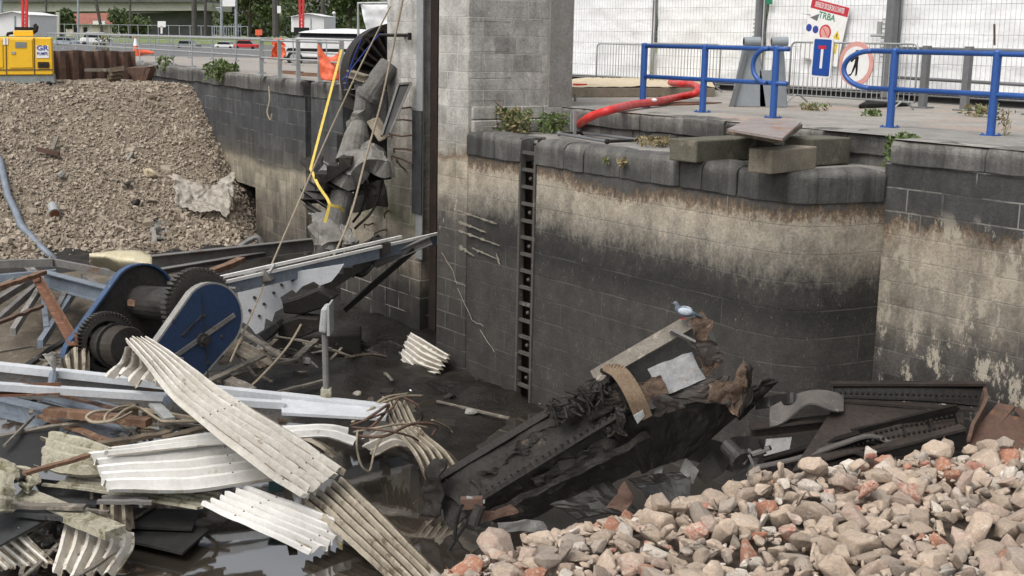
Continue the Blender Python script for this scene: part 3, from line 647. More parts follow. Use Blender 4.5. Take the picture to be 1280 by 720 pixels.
def rr(w, h, r, n=5):
    o = []
    for cx, cy, a0 in ((w/2-r, h/2-r, 0), (-w/2+r, h/2-r, PI/2), (-w/2+r, -h/2+r, PI), (w/2-r, -h/2+r, 1.5*PI)):
        o += [(cx+r*math.cos(a0+PI/2*k/n), cy+r*math.sin(a0+PI/2*k/n)) for k in range(n+1)]
    return o
# dead end sign
def onbar(x, y, o): # ray to the barrier plane moved o toward the camera
    q = b0+bn*o; r = ray(x, y); return CAM+r*(((q-CAM)@bn)/(r@bn))
ex = bd if (bd@Rv) > 0 else -bd
t_ = thing('road_sign', 'blue dead end road sign with white stem and red bar hung on the barrier', 'sign', onbar(1029, 97, .06))
A = onbar(1017, 72, .06); B = onbar(1041, 72, .06); wS = np.linalg.norm(B-A)+.02; hS = np.linalg.norm(onbar(1029, 47, .06)-onbar(1029, 97, .06))
F_ = Flat(onbar(1028.5, 72, .06), ex+ZD*-.03, ZD+ex*.03)
mb = MB(); F_.poly(mb, rr(wS, hS, .05), 0, .03); mb.build('sign_border', M['sign_white'], t_)
mb = MB(); F_.poly(mb, rr(wS-.07, hS-.07, .03), .03, .034); mb.build('sign_face', M['sign_blue'], t_)
mb = MB(); F_.poly(mb, [(-.035, -hS*.27), (.03, -hS*.27), (.035, hS*.21), (-.03, hS*.21)], .034, .037); mb.build('stem_mark', M['sign_white'], t_)
mb = MB(); F_.poly(mb, [(-.10, hS*.21), (.10, hS*.21), (.10, hS*.30), (-.10, hS*.30)], .034, .038); mb.build('bar_mark', M['sign_red'], t_)
# round sign
t_ = thing('road_sign', 'round faded red and white sign with a black walking figure, no pedestrians', 'sign', onbar(1071, 108, .07))
rS = np.linalg.norm(onbar(1071, 52, .07)-onbar(1071, 108, .07))/2
F_ = Flat(onbar(1070.5, 80, .07), ex, ZD)
mb = MB(); F_.disc(mb, rS, 0, .02); mb.build('sign_rim', M['sign_pink'], t_)
mb = MB(); F_.disc(mb, rS*.78, .02, .024); mb.build('sign_face', M['sign_white'], t_)
k_ = rS*1.25; F_.x = F_.x*1.35
mb = MB(); o0, o1 = .024, .028
F_.disc(mb, .075*k_, o0, o1, (.04*k_, .43*k_), 14)
F_.poly(mb, [(-.03*k_, .34*k_), (.07*k_, .36*k_), (.10*k_, .22*k_), (.08*k_, -.02*k_), (-.04*k_, -.02*k_), (-.02*k_, .16*k_)], o0, o1)
F_.poly(mb, [(-.03*k_, .33*k_), (-.01*k_, .2*k_), (-.14*k_, .06*k_), (-.18*k_, .09*k_)], o0, o1)
F_.poly(mb, [(-.04*k_, .0), (.04*k_, .0), (-.03*k_, -.22*k_), (-.14*k_, -.42*k_), (-.24*k_, -.44*k_), (-.22*k_, -.39*k_), (-.13*k_, -.34*k_)], o0+.0005, o1+.0005)
F_.poly(mb, [(.0, .0), (.085*k_, .0), (.09*k_, -.22*k_), (.07*k_, -.40*k_), (.0, -.42*k_), (.02*k_, -.37*k_), (.02*k_, -.2*k_)], o0+.001, o1+.001)
mb.build('figure_mark', M['sign_black'], t_)
# tilted site board on the hoarding
BV = HV-.06
c0 = pv(1031, 40, BV); t_ = thing('site_board', 'tilted white site notice board with red heading and green name on the hoarding', 'sign', pv(1031, 75, BV))
e1 = nrm(pv(1058, 15, BV)-pv(1012, 3, BV)); e1 = nrm(e1); e2 = nrm(ZD-e1*(e1@ZD)); 
if np.cross(e1, e2)@VD > 0: pass
F_ = Flat(c0, e1, e2)
wB = np.linalg.norm(pv(1059, 16, BV)-pv(1012, 4, BV)); hB = np.linalg.norm(pv(1009, 78, BV)-pv(1012, 3, BV))
mb = MB(); F_.poly(mb, rr(wB, hB, .02), 0, .012); mb.build('panel', M['sign_white'], t_)
mb = MB(); F_.poly(mb, rr(wB*.98, hB*.155, .01), .012, .015)
for vv in mb.v[:]: pass
mb.v = [tuple(A3(q)+F_.y*hB*.405) for q in mb.v]; mb.build('heading', M['sign_red'], t_)
glyph('DEFENSE DE CIRCULER SUR LE CHANTIER', hB*.125, F_.p(0, hB*.405), e1, e2, M['sign_white'], t_, sx=wB*.95/(hB*.125*19.9)*.86, off=.017, bold=.002)
glyph('TRBA', hB*.15, F_.p(-wB*.02, hB*.25), e1, e2, M['sign_green'], t_, off=.014, bold=.004)
mb = MB(); F_.poly(mb, [(-wB*.45, hB*.17), (-wB*.25, hB*.14), (-wB*.22, hB*.27)], .012, .015); F_.poly(mb, [(-wB*.75, hB*.19), (-wB*.45, hB*.2), (-wB*.45, hB*.215)], .014, .016); mb.build('arrow_mark', M['fence_grey'], t_)
mb = MB(); F_.disc(mb, wB*.075, .012, .015, (-wB*.42, .0)); F_.disc(mb, wB*.075, .012, .015, (-wB*.24, -hB*.0)); mb.build('helmet_mark', M['logo_blue'], t_)
mb = MB(); F_.disc(mb, wB*.15, .012, .015, (wB*.02, .0)); mb.build('ban_ring', M['sign_red'], t_)
mb = MB(); F_.disc(mb, wB*.115, .015, .018, (wB*.02, .0)); mb.build('ban_disc', M['sign_pink'], t_)
mb = MB(); F_.poly(mb, [(-wB*.05, hB*.05), (-wB*.03, hB*.055), (wB*.09, -hB*.05), (wB*.07, -hB*.055)], .018, .02); mb.build('ban_bar', M['sign_red'], t_)
mb = MB(); F_.poly(mb, [(wB*.24, -hB*.06), (wB*.42, -hB*.06), (wB*.33, hB*.09)], .012, .015); F_.poly(mb, [(wB*.25, -hB*.3), (wB*.4, -hB*.3), (wB*.4, -hB*.14), (wB*.25, -hB*.14)], .012, .015); mb.build('warning_triangle', M['sign_yellow'], t_)
mb = MB(); F_.poly(mb, [(wB*.32, -hB*.03), (wB*.34, -hB*.03), (wB*.34, hB*.03), (wB*.32, hB*.03)], .015, .018); mb.build('warning_mark', M['sign_black'], t_)
q = Flat(pv(962, 2, BV), UD*-1, ZD); mb = MB(); q.poly(mb, rr(.18, .13, .01), 0, .02); tag(mb.build('hoarding_plate', M['sign_green']), 'small green plate at the top edge of the hoarding', 'sign')
# ---- bearing pedestal (grey steel, two pin bearings)
q0 = g0(912, 134); q1 = g0(984, 134); dY = nrm(CAM*A3((1, 1, 0))-A3((q0[0], q0[1], 0)))
t_ = thing('bearing_pedestal', 'grey painted steel pedestal with two pin bearings behind the blue railing', 'pedestal', (q0+q1)/2)
Yp = (q0[1]+q1[1])/2; pp = lambda x, y, dy=0.: pY(x, y, Yp+dy)
mb = MB(); mb.prism([pp(912, 133), pp(958, 134), pp(947, 50), pp(930, 50)], (.1, .45, 0)); mb.build('side_plate', M['bearing_grey'], t_, bevel=.01)
mb = MB(); mb.prism([pp(958.5, 134), pp(984, 134, .1), pp(979, 50, .1), pp(969, 50)], (.1, .45, 0)); mb.build('side_plate', M['bearing_grey'], t_, bevel=.01)
mb = MB(); mb.prism([pp(950, 134, -.0), pp(966, 134, -.0), pp(966, 88, 0), pp(950, 88, 0)], (.03, .2, 0)); mb.build('cross_plate', M['bearing_grey'], t_)
mb = MB(); mb.prism([pp(911, 134.5, -.06), pp(917, 134.5, -.06), pp(935, 66, -.06), pp(931, 66, -.06)], (.0, .05, 0)); mb.build('stiffener', M['fence_grey'], t_)
for x, m_ in ((930, 'rubber'), (964.5, 'rust')):
    mb = MB(); c_ = pp(x, 52, -.12); mb.tube([c_, c_+Rv*.30], .085, 16); o = mb.build('bearing', M['bearing_grey'], t_, smooth=False)
    mb = MB(); mb.tube([c_-Rv*.012, c_+Rv*.004], .06, 14); mb.build('pin', M[m_], o)
# ---- red hose
hp = [(838, 103, .30), (842, 104, .31), (850, 105, .32), (860, 105, .33), (869, 107, .32), (873, 111, .28), (868, 117, .20), (850, 121, .12), (820, 127, .10), (790, 131, .09), (765, 137, .07), (745, 143, -.02), (733, 149, -.12), (724, 156, -.30)]
pts = [pz(x, y, z) for x, y, z in hp]; 
def cr(pts, n=8):
    pts = [A3(p) for p in pts]; P = [2*pts[0]-pts[1]]+pts+[2*pts[-1]-pts[-2]]; o = []
    for i in range(1, len(P)-2):
        for k in range(n):
            t = k/n; o.append(.5*((2*P[i])+(P[i+1]-P[i-1])*t+(2*P[i-1]-5*P[i]+4*P[i+1]-P[i+2])*t*t+(3*P[i]-P[i-1]-3*P[i+1]+P[i+2])*t**3))
    return o+[pts[-1]]
t_ = thing('red_hose', 'thick red hose curling from the sandy slab down over the step', 'hose', pts[6])
mb = MB(); cp = cr(pts, 14); mb.tube(cp, [.068+(.003 if i % 2 else 0) for i in range(len(cp))], 14); mb.build('hose_body', M['hose_red'], t_, smooth=True)
mb = MB(); q = pz(818, 125, .17); mb.ball(q, (.05, .05, .03)); mb.build('repair_patch', M['sign_white'], t_)
mb = MB(); mb.tube(cr([pz(843, 110, .03), pz(848, 104, .2), pz(856, 103, .2), pz(853, 106, .2)]), .02, 7); tag(mb.build('steel_lug', M['galvanised']), 'short bent grey bar beside the end of the red hose', 'bar')
# ---- sandy slab and small items
s0, s1, s2, s3 = pz(683, 122, .0), pz(893, 121, .0), pz(886, 106, .0), pz(722, 108, .0)
t_ = thing('concrete_slab', 'low concrete slab with sandy yellow top behind the red hose', 'slab', (s0+s1)/2)
mb = MB(); mb.prism([s0, s1, s2, s3], (0, 0, .2)); mb.build('slab_body', M['concrete_tan'], t_, bevel=.015)
mb = MB(); ce = (s0+s1+s2+s3)/4; mb.grid(lambda i, j: (lambda p: p+ZD*(.205+.05*abs(fbm((p[0], p[1], 5), 1.6))))((s0+(s1-s0)*i)*(1-j)*1.0+(s3+(s2-s3)*i)*j), 40, 16); mb.build('sand_layer', M['sand'], t_, smooth=True)
mb = MB(); q = pz(725, 106, .23); mb.box(q, (.3, .12, .05)); tag(mb.build('red_scrap', M['hose_red']), 'small red scrap lying on the sandy slab', 'scrap')
mb = MB(); q = [pz(812, 132.5, .0), pz(868, 131.5, 0), pz(902, 129, 0), pz(850, 128, 0)]; mb.prism(q, (0, 0, .02)); tag(mb.build('rusty_plate', M['rust']), 'flat rusty plate lying on the quay under the red hose', 'plate')
for k, (x, y0, y1, lb) in enumerate([(667, 164, 133, 'left grey steel stub post standing in the ledge weeds'), (718, 170, 139, 'grey steel stub post in front of the red hose end')]):
    q = W(18.0, 13.1, -.42) if k == 0 else pz(x, y0, -.42); hgt = (y0-y1)*q[1]/1600; mb = MB(); mb.chan(q, q+ZD*hgt, .1, .06, .012, up=UD); tag(mb.build('stub_post', M['galvanised']), lb, 'post')
for k, (x, y0, y1) in enumerate([(702, 126, 117), (719, 127, 118)]):
    q = pz(x, y0, 0.); mb = MB(); mb.tube([q, q+ZD*(y0-y1)*q[1]/1600], .025, 7)
    tag(mb.build('cut_pipe', M['concrete_grey']), ['short cut pipe stub in front of the sandy slab corner', 'cut pipe stub right of another along the sandy slab', 'cut pipe stub close to the tower foot', 'leftmost cut pipe stub against the tower stone'][k], 'pipe stub', 'cut pipe stubs at the tower foot')
fr = [(699, 167), (759, 177), (800, 175), (728, 166)]
t_ = thing('rod_frame', 'flat frame of thin steel rods lying on the ledge', 'frame', pz(745, 172, -.42))  # flat frame of thin steel rods, not a rack
for k in range(4):
    a_, b_ = pz(*fr[k], -.37), pz(*fr[(k+1) % 4], -.37); mb = MB(); mb.tube([a_, b_], .025, 8); mb.ball(a_, .045); mb.build('rod', M['wet_steel'] if k % 2 else M['fence_grey'], t_)
# ---- loose concrete blocks, plate
def block(label, px, z, h, dep, mat='concrete_tan', dirv=None, name='concrete_block'):
    a_, b_ = pz(px[0], px[1], z), pz(px[2], px[3], z); d = nrm(b_-a_); n_ = np.cross(ZD, d)
    mb = MB(); V = 5
    mb.prism([a_, b_, b_+n_*dep, a_+n_*dep], (0, 0, h))
    return tag(mb.build(name, M[mat], bevel=.02), label, 'block')
block('long mossy concrete beam end lying on the ledge under the rusty plate', (870, 204, 945, 199), -.42, .30, .5, 'concrete_moss')
block('short rough concrete block leaning on the rounded ledge corner', (964, 218, 1020, 212), -.42, .30, .35)
block('pale broken concrete lump between the block and the wall plant', (1014, 208, 1062, 205), -.42, .36, .5, 'concrete_moss')
block('dark support block under the rusty steel plate', (920, 195, 966, 193), -.42, .42, .3, 'concrete_dark')
q = [pz(910, 164, .10), pz(978, 176, .06), pz(1001, 155, .12), pz(938, 150, .12)]
mb = MB(); mb.prism(q, (0, 0, .03)); tag(mb.build('steel_plate', mk('plate_rustgrey', (.24, .2, .185), (.2, .165, .15), 3., .5, bump=.2, patch=(.25, .11, .05), psc=2.2, pth=.55)), 'tilted rust stained steel plate propped over the concrete blocks', 'plate')
mb = MB(); q = [pz(908, 167, .03), pz(975, 180, .0), pz(1003, 160, .02), pz(935, 155, .02)]; mb.prism(q, (0, 0, .06)); tag(mb.build('timber_sheet', M['wood_old']), 'dark board directly underneath the tilted rusty plate', 'board')
# rubber foot, cone
q = g0(1107, 130); t_ = thing('rubber_foot', 'black rubber fence foot on the ground behind the crowd barrier', 'fence foot', q)
mb = MB(); mb.prism([g0(1073, 136), g0(1138, 133), g0(1128, 126), g0(1088, 127)], (0, 0, .09)); mb.build('foot_block', M['rubber'], t_, bevel=.03)
q = g0(1124, 121); t_ = thing('traffic_cone', 'small pale traffic cone with yellow band behind the barrier', 'cone', q)
mb = MB(); mb.lathe(q, ZD, [(.2, 0), (.2, .03), (.14, .03), (.035, .75)], 16); mb.build('cone_body', M['sign_white'], t_); mb = MB(); mb.lathe(q, ZD, [(.09, .5), (.062, .66)], 16); mb.build('band', M['sign_yellow'], t_)
# pavement lumps of mortar, leaf scraps near railing
# ---- weeds
def weed(name, label, p, r, h, n, mats=('plant_green',), leaf=.05, hang=0., cat='weed'):
    t = thing(name, label, cat, p); p = A3(p)
    for mi, m_ in enumerate(mats):
        mb = MB()
        for k in range(n//len(mats)):
            an = rng.random()*2*PI; rad = r*rng.random()**.7; zz = h*rng.random()**.8
            c = p+A3((math.cos(an)*rad, math.sin(an)*rad, zz-hang*rad)); R_ = randrot(); l = leaf*(.5+rng.random())
            V = np.array([(-1, 0, 0), (0, -.35, .1), (1, 0, 0), (0, .35, .1)])*l
            mb.add(V@R_.T+c, [(0, 1, 2), (0, 2, 3)])
        mb.build('leaves', M[m_], t)
    mb = MB()
    for k in range(max(5, n//25)):
        an = rng.random()*2*PI; q = p+A3((math.cos(an)*r*.7, math.sin(an)*r*.7, h*rng.uniform(.6, 1.1)-hang*r)); mb.tube([p-ZD*.02, (p+q)/2+ZD*.05*h, q], .004, 4)
    mb.build('stems', M[mats[-1]], t); return t
weed('weed_clump', 'green weeds growing on the ledge against the tower foot', W(18.0, 12.8, -.42), .34, .42, 520, ('plant_green', 'plant_dry'), .05)
weed('weed_clump', 'green tuft right of the left stub post on the ledge', W(17.85, 13.55, -.42), .3, .34, 320, ('plant_green',), .05)
weed('wall_plant', 'leafy green plant hanging over the step near the inner wall corner', W(10.75, 13.95, -.42), .26, .5, 420, ('plant_green', 'plant_green'), .055, .3, 'plant')
weed('weed_clump', 'dry grass tuft in front of the step course under the hose', pz(820, 182, -.42), .35, .12, 200, ('plant_dry',), .05)
weed('weed_clump', 'sparse weed at the foot of the far right blue post', g0(1225, 146), .35, .2, 120, ('plant_green', 'plant_dry'), .06)
weed('weed_clump', 'dry stems beside the base of the right blue post', g0(1255, 170), .12, .35, 40, ('plant_dry',), .04)
weed('weed_clump', 'low weed tuft left of the blue post with the loop', g0(1090, 145), .2, .1, 90, ('plant_green',), .05)
weed('weed_clump', 'tiny weeds on the paving behind the grey pedestal', g0(1018, 138), .3, .12, 100, ('plant_green', 'plant_dry'), .05)
weed('wall_weed', 'dry orange weeds hanging from the ledge coping joint', pv(778, 210, 12.0), .09, .14, 45, ('plant_dry',), .04, 0, 'weed')
weed('wall_weed', 'small dry weeds under the coping left of other hanging weeds', pv(757, 205, 12.0), .06, .1, 25, ('plant_dry', 'plant_green'), .035, 0, 'weed')
mb = MB(); mb.tube([W(18.12, 12.5, .12), W(18.0, 12.8, -.2), W(17.9, 13.1, -.4)], .02, 5); tag(mb.build('dead_branch', M['wood_old']), 'thin dead branch leaning from the tower foot onto the ledge', 'branch')
# ================================================================== LEFT QUAY AND BACKGROUND
# return wall between the left lock wall and the tower
t = thing('return_wall', 'short dark wall joining the left lock wall to the tower behind the wreckage', 'wall', W(25.2, 15.3, -4.9))
mb = MB(); wallface(mb, [(22.8, 15.25), (ue+.05, 15.35), (ue+.05, lv(ue)+.2)], -5.2, -.02); mb.build('wall_face', M['concrete_dark'], t)
# near pale railing
def gline(x, y, z=0.): return pz(x, y, z)
nr = [(327, 95), (350, 97.5), (373, 100), (400, 102.5), (427, 105.5)]
t = thing('quay_railing', 'near pale quay railing with flat posts beside the orange mesh bag', 'railing', gline(*nr[2]), 'galvanised quay railings')
P_ = [gline(*q) for q in nr]
for p in P_:
    mb = MB(); d = nrm(P_[-1]-P_[0]); mb.box(p+ZD*.52, (.05, .11, 1.04), (d, np.cross(d, ZD), ZD)); mb.box(p+ZD*.012, (.24, .2, .02), (d, np.cross(d, ZD), ZD)); mb.build('post', M['galvanised'], t)
for z in (1.0, .52):
    mb = MB(); mb.tube([P_[0]+ZD*z, P_[-1]+ZD*z], .028, 8); mb.build('rail', M['galvanised'], t)
def longrail(label, pts, h=1.02, mat='galvanised', post='pole_grey', mids=(.52,), pr=.022):
    Q = [gline(*q) for q in pts]; t = thing('quay_railing', label, 'railing', (Q[0]+Q[-1])/2, 'galvanised quay railings')
    for p in Q:
        mb = MB(); mb.tube([p, p+ZD*h], pr, 6); mb.box(p+ZD*.03, (.2, .2, .05)); mb.build('post', M[post], t)
    for z in (h,)+mids:
        mb = MB(); mb.tube([Q[0]+ZD*z, Q[-1]+ZD*z], .03, 7); mb.build('rail', M[mat], t)
def lerp2(a_, b_, n): # equal spacing on the ground between two pixels
    A, B = gline(*a_), gline(*b_); return [proj(A+(B-A)*k/n) for k in range(n+1)]
def proj(p): d = A3(p)-CAM; k = d@Fv; return (640+f*(d@Rv)/k, 360-f*(d@Uv)/k)
longrail('long thin galvanised railing along the edge of the left quay above the gravel', lerp2((327, 92.5), (60, 66), 14))
longrail('far galvanised railing across the quay, behind the one at the edge', lerp2((455, 88), (40, 58.5), 17))
longrail('pale fence rail in front of the grass verge far behind the quay', lerp2((310, 57), (40, 49), 22), 2.0, 'pole_grey', 'pole_grey', (.4,), .05)
# orange mesh bag
Pm = gline(414, 104); Yb = Pm[1]
def crumple(name, label, cat, mat, outline_fn, nu=22, nv=18, amp=.06, sc=6., solid=.006, smooth=True, seed=0):
    mb = MB()
    def fn(i, j):
        p = A3(outline_fn(i, j)); return p+A3((fbm((p[0]*sc, p[1]*sc+seed, p[2]*sc), 1.), fbm((p[0]*sc+9, p[1]*sc, p[2]*sc+seed), 1.), fbm((p[0]*sc, p[1]*sc+5, p[2]*sc+3), 1.)))*amp
    mb.grid(fn, nu, nv); return tag(mb.build(name, M[mat], smooth=smooth, solid=solid), label, cat)
def quadf(c):                       # corners tl tr br bl
    c = [A3(q) for q in c]; return lambda i, j: (c[0]*(1-i)+c[1]*i)*(1-j)+(c[3]*(1-i)+c[2]*i)*j
def bagf(i, j):
    top = 54+18*math.sin(PI*i)**1.2; y = top+(101-top)*j; x = 397+(430-397)*i+(4*j*(1-2*i))
    return pY(x, y, Yb-.05-.18*math.sin(PI*i)*j)
crumple('orange_mesh', 'orange plastic safety mesh hung like a sagging bag on the near railing end', 'mesh', 'plastic_orange', bagf, amp=.03)
q = Yb+8; crumple('orange_mesh', 'crumpled orange and yellow safety mesh wrapped on a railing post farther left', 'mesh', 'plastic_orange', lambda i, j: pY(340+15*i+2*math.sin(j*5), 53+22*j-5*math.sin(PI*i)*(1-j), q+.15*math.sin(i*PI)), amp=.08)
for k, (x, y, l, lb) in enumerate([(365, 93, 22, 'pile of rusty timber lying on the quay between near railing posts'), (388, 95.5, 30, 'longer rusty timber lying on the quay left of the orange mesh bag')]):
    a_, b_ = gline(x-l/2, y-1), gline(x+l/2, y+.5); mb = MB(); [mb.bar(a_+ZD*(.06+.08*j)+UD*.2*j, b_+ZD*(.06+.06*j)+UD*.15*j, .14, .07) for j in range(1)]; mb.bar(a_+ZD*.05, b_+ZD*.05, .2, .09); tag(mb.build('timber_scrap', M['wood_rusty']), lb, 'timber')
# ---- yellow pump set
Yp = pz(34, 105, -.55)[1]; base = pz(30, 105, -.55)
PX = lambda x, y, dy=0.: pY(x, y, Yp+dy)
t = thing('pump_set', 'yellow site pump with grey skid standing on the gravel crest', 'pump', base)
dpt = A3((-.52, 1.6, 0))
mb = MB(); mb.prism([PX(-32, 94), PX(66, 93.5), PX(64, 47), PX(-32, 46)], dpt); mb.build('housing', M['paint_yellow'], t, bevel=.03)
mb = MB(); mb.prism([PX(-32, 105.5, .05), PX(69, 104, .05), PX(67, 93.8, .05), PX(-32, 94.2, .05)], dpt*.96); mb.build('skid', M['skid_grey'], t, bevel=.02)
mb = MB(); mb.prism([PX(17, 45.5, .3), PX(42, 45.3, .3), PX(41, 38, .3), PX(17, 38, .3)], dpt*.5); mb.build('top_box', M['paint_yellow'], t, bevel=.02)
for (x0, x1, y0, y1) in ((12, 41, 49, 85), (-25, 4, 49, 85)):
    mb = MB(); mb.prism([PX(x0, y1, -.03), PX(x1, y1-.3, -.03), PX(x1-1, y0, -.03), PX(x0, y0, -.03)], A3((0, .028, 0))); d_ = mb.build('door', M['paint_yellow'], t, bevel=.012)
    mb = MB(); mb.prism([PX(x0+2, 67.5, -.06), PX(x0+7, 67.5, -.06), PX(x0+7, 64.5, -.06), PX(x0+2, 64.5, -.06)], A3((0, .03, 0))); mb.build('handle', M['galvanised'], d_)
for (vx, vy) in ((47, 78), (19, 53)):
    mb = MB(); [mb.bar(PX(vx, vy+k*1.5, -.035), PX(vx+14, vy+k*1.5, -.035), .03, .03) for k in range(5)]; mb.build('vent_grille', M['rubber'] if vx > 40 else M['skid_grey'], t)
mb = MB(); [mb.bar(PX(x, 93, -.012), PX(x-.6, 47.5, -.012), .02, .03) for x in (8, 43)]; mb.bar(PX(-32, 87.5, -.012), PX(66, 87, -.012), .02, .03); mb.build('panel_seam', M['rust_brown'], t)
mb = MB(); mb.prism([PX(3.5, 56, -.02), PX(10, 56, -.02), PX(10, 48, -.02), PX(3.5, 48, -.02)], A3((0, .018, 0))); mb.build('notice_plate', M['sign_white'], t)
mb = MB(); mb.prism([PX(45.5, 72.5, -.02), PX(61, 72.5, -.02), PX(60.5, 57, -.02), PX(45.5, 57, -.02)], A3((0, .018, 0))); lp = mb.build('logo_plate', M['sign_white'], t)
c_ = PX(53, 60.2, -.025); exx = nrm(PX(60, 60)-PX(46, 60.)); WL[lp.name] = WL[lp.name]
glyph('GR', .22, c_, exx, ZD, M['logo_blue'], t, 'lettering', .006, 1.25)
glyph('PUMPS', .14, PX(53, 67.2, -.025), exx, ZD, M['logo_blue'], t, 'lettering', .002, .85)
mb = MB(); mb.tube([PX(9, 45, .6), PX(10, 42, .6), PX(16, 41, .6)], .05, 7); mb.tube([PX(40, 41, .6), PX(45, 38, .6), PX(46, 34, .6), PX(43, 31, .6)], .07, 8); mb.build('pipe_fitting', M['rubber'], t)
for x in (53, 61): mb = MB(); mb.box(PX(x, 105.5, -.03)+ZD*.04, (.1, .12, .1)); mb.build('skid_lug', M['rubber'], t)
# red crane masts, huts
def mast(label, x, y0, y1, Y, w_):
    t = thing('red_mast', label, 'mast', pY(x, y1, Y)); r = w_/1600*Y/2
    for s_ in (-1, 1):
        mb = MB(); mb.bar(pY(x+s_*w_*.28, y1, Y), pY(x+s_*w_*.28-(.5 if s_ < 0 else -.2), y0, Y), r*.7, r*.7); mb.build('mast_rail', M['mast_red'], t)
    mb = MB(); mb.tube([pY(x+w_*.28*(1 if k % 2 else -1), y1+(y0-y1)*k/10, Y) for k in range(11)], r*.2, 5)
    mb.build('mast_lattice', M['mast_red'], t); mb = MB(); mb.box(pY(x, y1, Y)+ZD*.0, (r*5, r*3, r*2.)); mb.build('mast_foot', M['rubber'], t)
mast('red steel mast rising behind the yellow pump', 31, -8, 38, Yp+1.8, 8)
mast('red steel mast in front of the white hut, above the white van', 377, -8, 38, 75, 7)
def hut(label, x0, x1, yb, ye, ya, Y, dep=3.):
    t = thing('site_hut', label, 'hut', pY((x0+x1)/2, yb, Y)); xm = (x0+x1)/2
    mb = MB(); mb.prism([pY(x0, yb, Y), pY(x1, yb, Y), pY(x1, ye, Y), pY(xm, ya, Y), pY(x0, ye, Y)], A3((.4, dep, 0))); mb.build('hut_wall', M['hut_white'], t)
    mb = MB(); s = .06*Y/100
    mb.prism([pY(x0-.6, ye, Y-.2), pY(xm, ya, Y-.2), pY(x1+.6, ye, Y-.2), pY(x1+.6, ye-.7, Y-.2), pY(xm, ya-.8, Y-.2), pY(x0-.6, ye-.7, Y-.2)], A3((.4, dep+.4, 0))); mb.build('roof', M['sign_white'], t)
    mb = MB(); mb.bar(pY(xm+4, yb, Y-.03), pY(xm+4, ye+1, Y-.03), .05, .05); mb.build('door_seam', M['pole_grey'], t)
    return t
hut('white site hut with shallow roof beside the red mast, before the wood', 364, 405, 40, 21, 17, 95)
hut('white site hut with shallow roof behind the yellow pump at left edge', -8, 37, 45, 19, 14.5, 70)
# white van
Yv = 55.; V_ = lambda x, y, d=0.: pY(x, y, Yv+d)
t = thing('parked_van', 'white van with long pale roof parked behind the quay railings', 'van', V_(410, 80))
mb = MB(); mb.prism([V_(344, 71), V_(480, 74), V_(480, 50), V_(372, 47), V_(362, 48.5), V_(346, 51)], (.2, 2., 0)); mb.build('body', M['car_white'], t, bevel=.06)
mb = MB(); mb.prism([V_(366, 47.5, .05), V_(480, 50, .05), V_(480, 43, .2), V_(376, 41, .2)], (.2, 1.8, 0)); mb.build('window_band', M['glass_dark'], t)
mb = MB(); mb.prism([V_(372, 41, -.02), V_(480, 43, -.02), V_(480, 38, .4), V_(430, 35.5, .4), V_(400, 36.5, .4), V_(380, 38.8, .4)], (.2, 1.9, 0)); mb.build('roof', M['car_white'], t, bevel=.05)
mb = MB(); mb.prism([V_(350, 73, .05), V_(480, 76.5, .05), V_(480, 62, -.02), V_(360, 60, -.02)], (.2, 1.5, 0)); mb.build('underbody_shade', M['rubber'], t)  # black strip standing in for the shade along the van's bottom
for x in (368, 460):
    mb = MB(); c_ = V_(x, 73, -.05); mb.tube([c_, c_+A3((0, .25, 0))], .33, 18); w_ = mb.build('wheel', M['rubber'], t); mb = MB(); mb.tube([c_-A3((0, .02, 0)), c_+A3((0, .1, 0))], .2, 14); mb.build('rim', M['galvanised'], w_)
mb = MB(); mb.box(V_(347.5, 55, -.02), (.12, .1, .18)); mb.build('headlight', M['sign_white'], t)
# distant vehicles
def car(label, x, y, w_, mat, cat='car', van=0):
    p = pz(x, y, .01); s = w_*p[1]/1600; t = thing('parked_car', label, cat, p); hh = s*(.33 if not van else .46)
    f_ = lambda a_, z: p+A3((a_*s, 0, z*hh))
    mb = MB(); mb.prism([f_(-.5, .15), f_(.5, .15), f_(.5, .55), f_(.36, .62), f_(-.40, .62), f_(-.5, .5)], (0, 1.7, 0)); mb.build('body', M[mat], t, bevel=.05)
    mb = MB(); mb.prism([f_(-.36, .62), f_(.34, .62), f_(.22, .98), f_(-.28, .98)], (0, 1.5, 0)); mb.build('cabin', M['glass_dark'], t)
    mb = MB(); mb.prism([f_(-.27, .97), f_(.21, .97), f_(.19, 1.04), f_(-.25, 1.04)], (0, 1.5, 0)); mb.build('roof', M[mat], t)
    for a_ in (-.32, .32):
        mb = MB(); c_ = f_(a_, .17)-A3((0, .03, 0)); mb.tube([c_, c_+A3((0, .2, 0))], hh*.19, 12); mb.build('wheel', M['rubber'], t)
car('white car on the far road under the viaduct opening', 154, 42, 21, 'car_white')
car('small white van between far railings, below the red roofed house', 117, 57, 34, 'car_white', 'van', 1)
car('pale blue car in the far row left of the white van', 80, 56, 26, 'car_blue')
car('red car half hidden by the quay railing posts', 306, 61, 30, 'mast_red')
car('pale car beside the red one behind the quay railing', 280, 60.5, 24, 'car_white')
car('grey car near the middle of the far railing', 232, 60, 26, 'skid_grey')
# fallen traffic cone
q = pz(178, 69.5, 0); t = thing('traffic_cone', 'orange traffic cone lying on its side on the left quay', 'cone', q)
mb = MB(); mb.lathe(q+A3((-.35, 0, .22)), (1, 0, -.08), [(.33, 0), (.33, .05), (.22, .05), (.05, .95)], 14); mb.build('cone_body', M['plastic_orange'], t)
q = pz(170, 70, 0); t = thing('traffic_cone', 'orange and white traffic cone standing on the left quay above the sheet piles', 'cone', q)
mb = MB(); mb.lathe(q, ZD, [(.3, 0), (.3, .05), (.17, .05), (.03, .95)], 14); mb.build('cone_body', M['plastic_orange'], t); mb = MB(); mb.lathe(q, ZD, [(.115, .5), (.055, .85)], 14); mb.build('band', M['sign_white'], t)
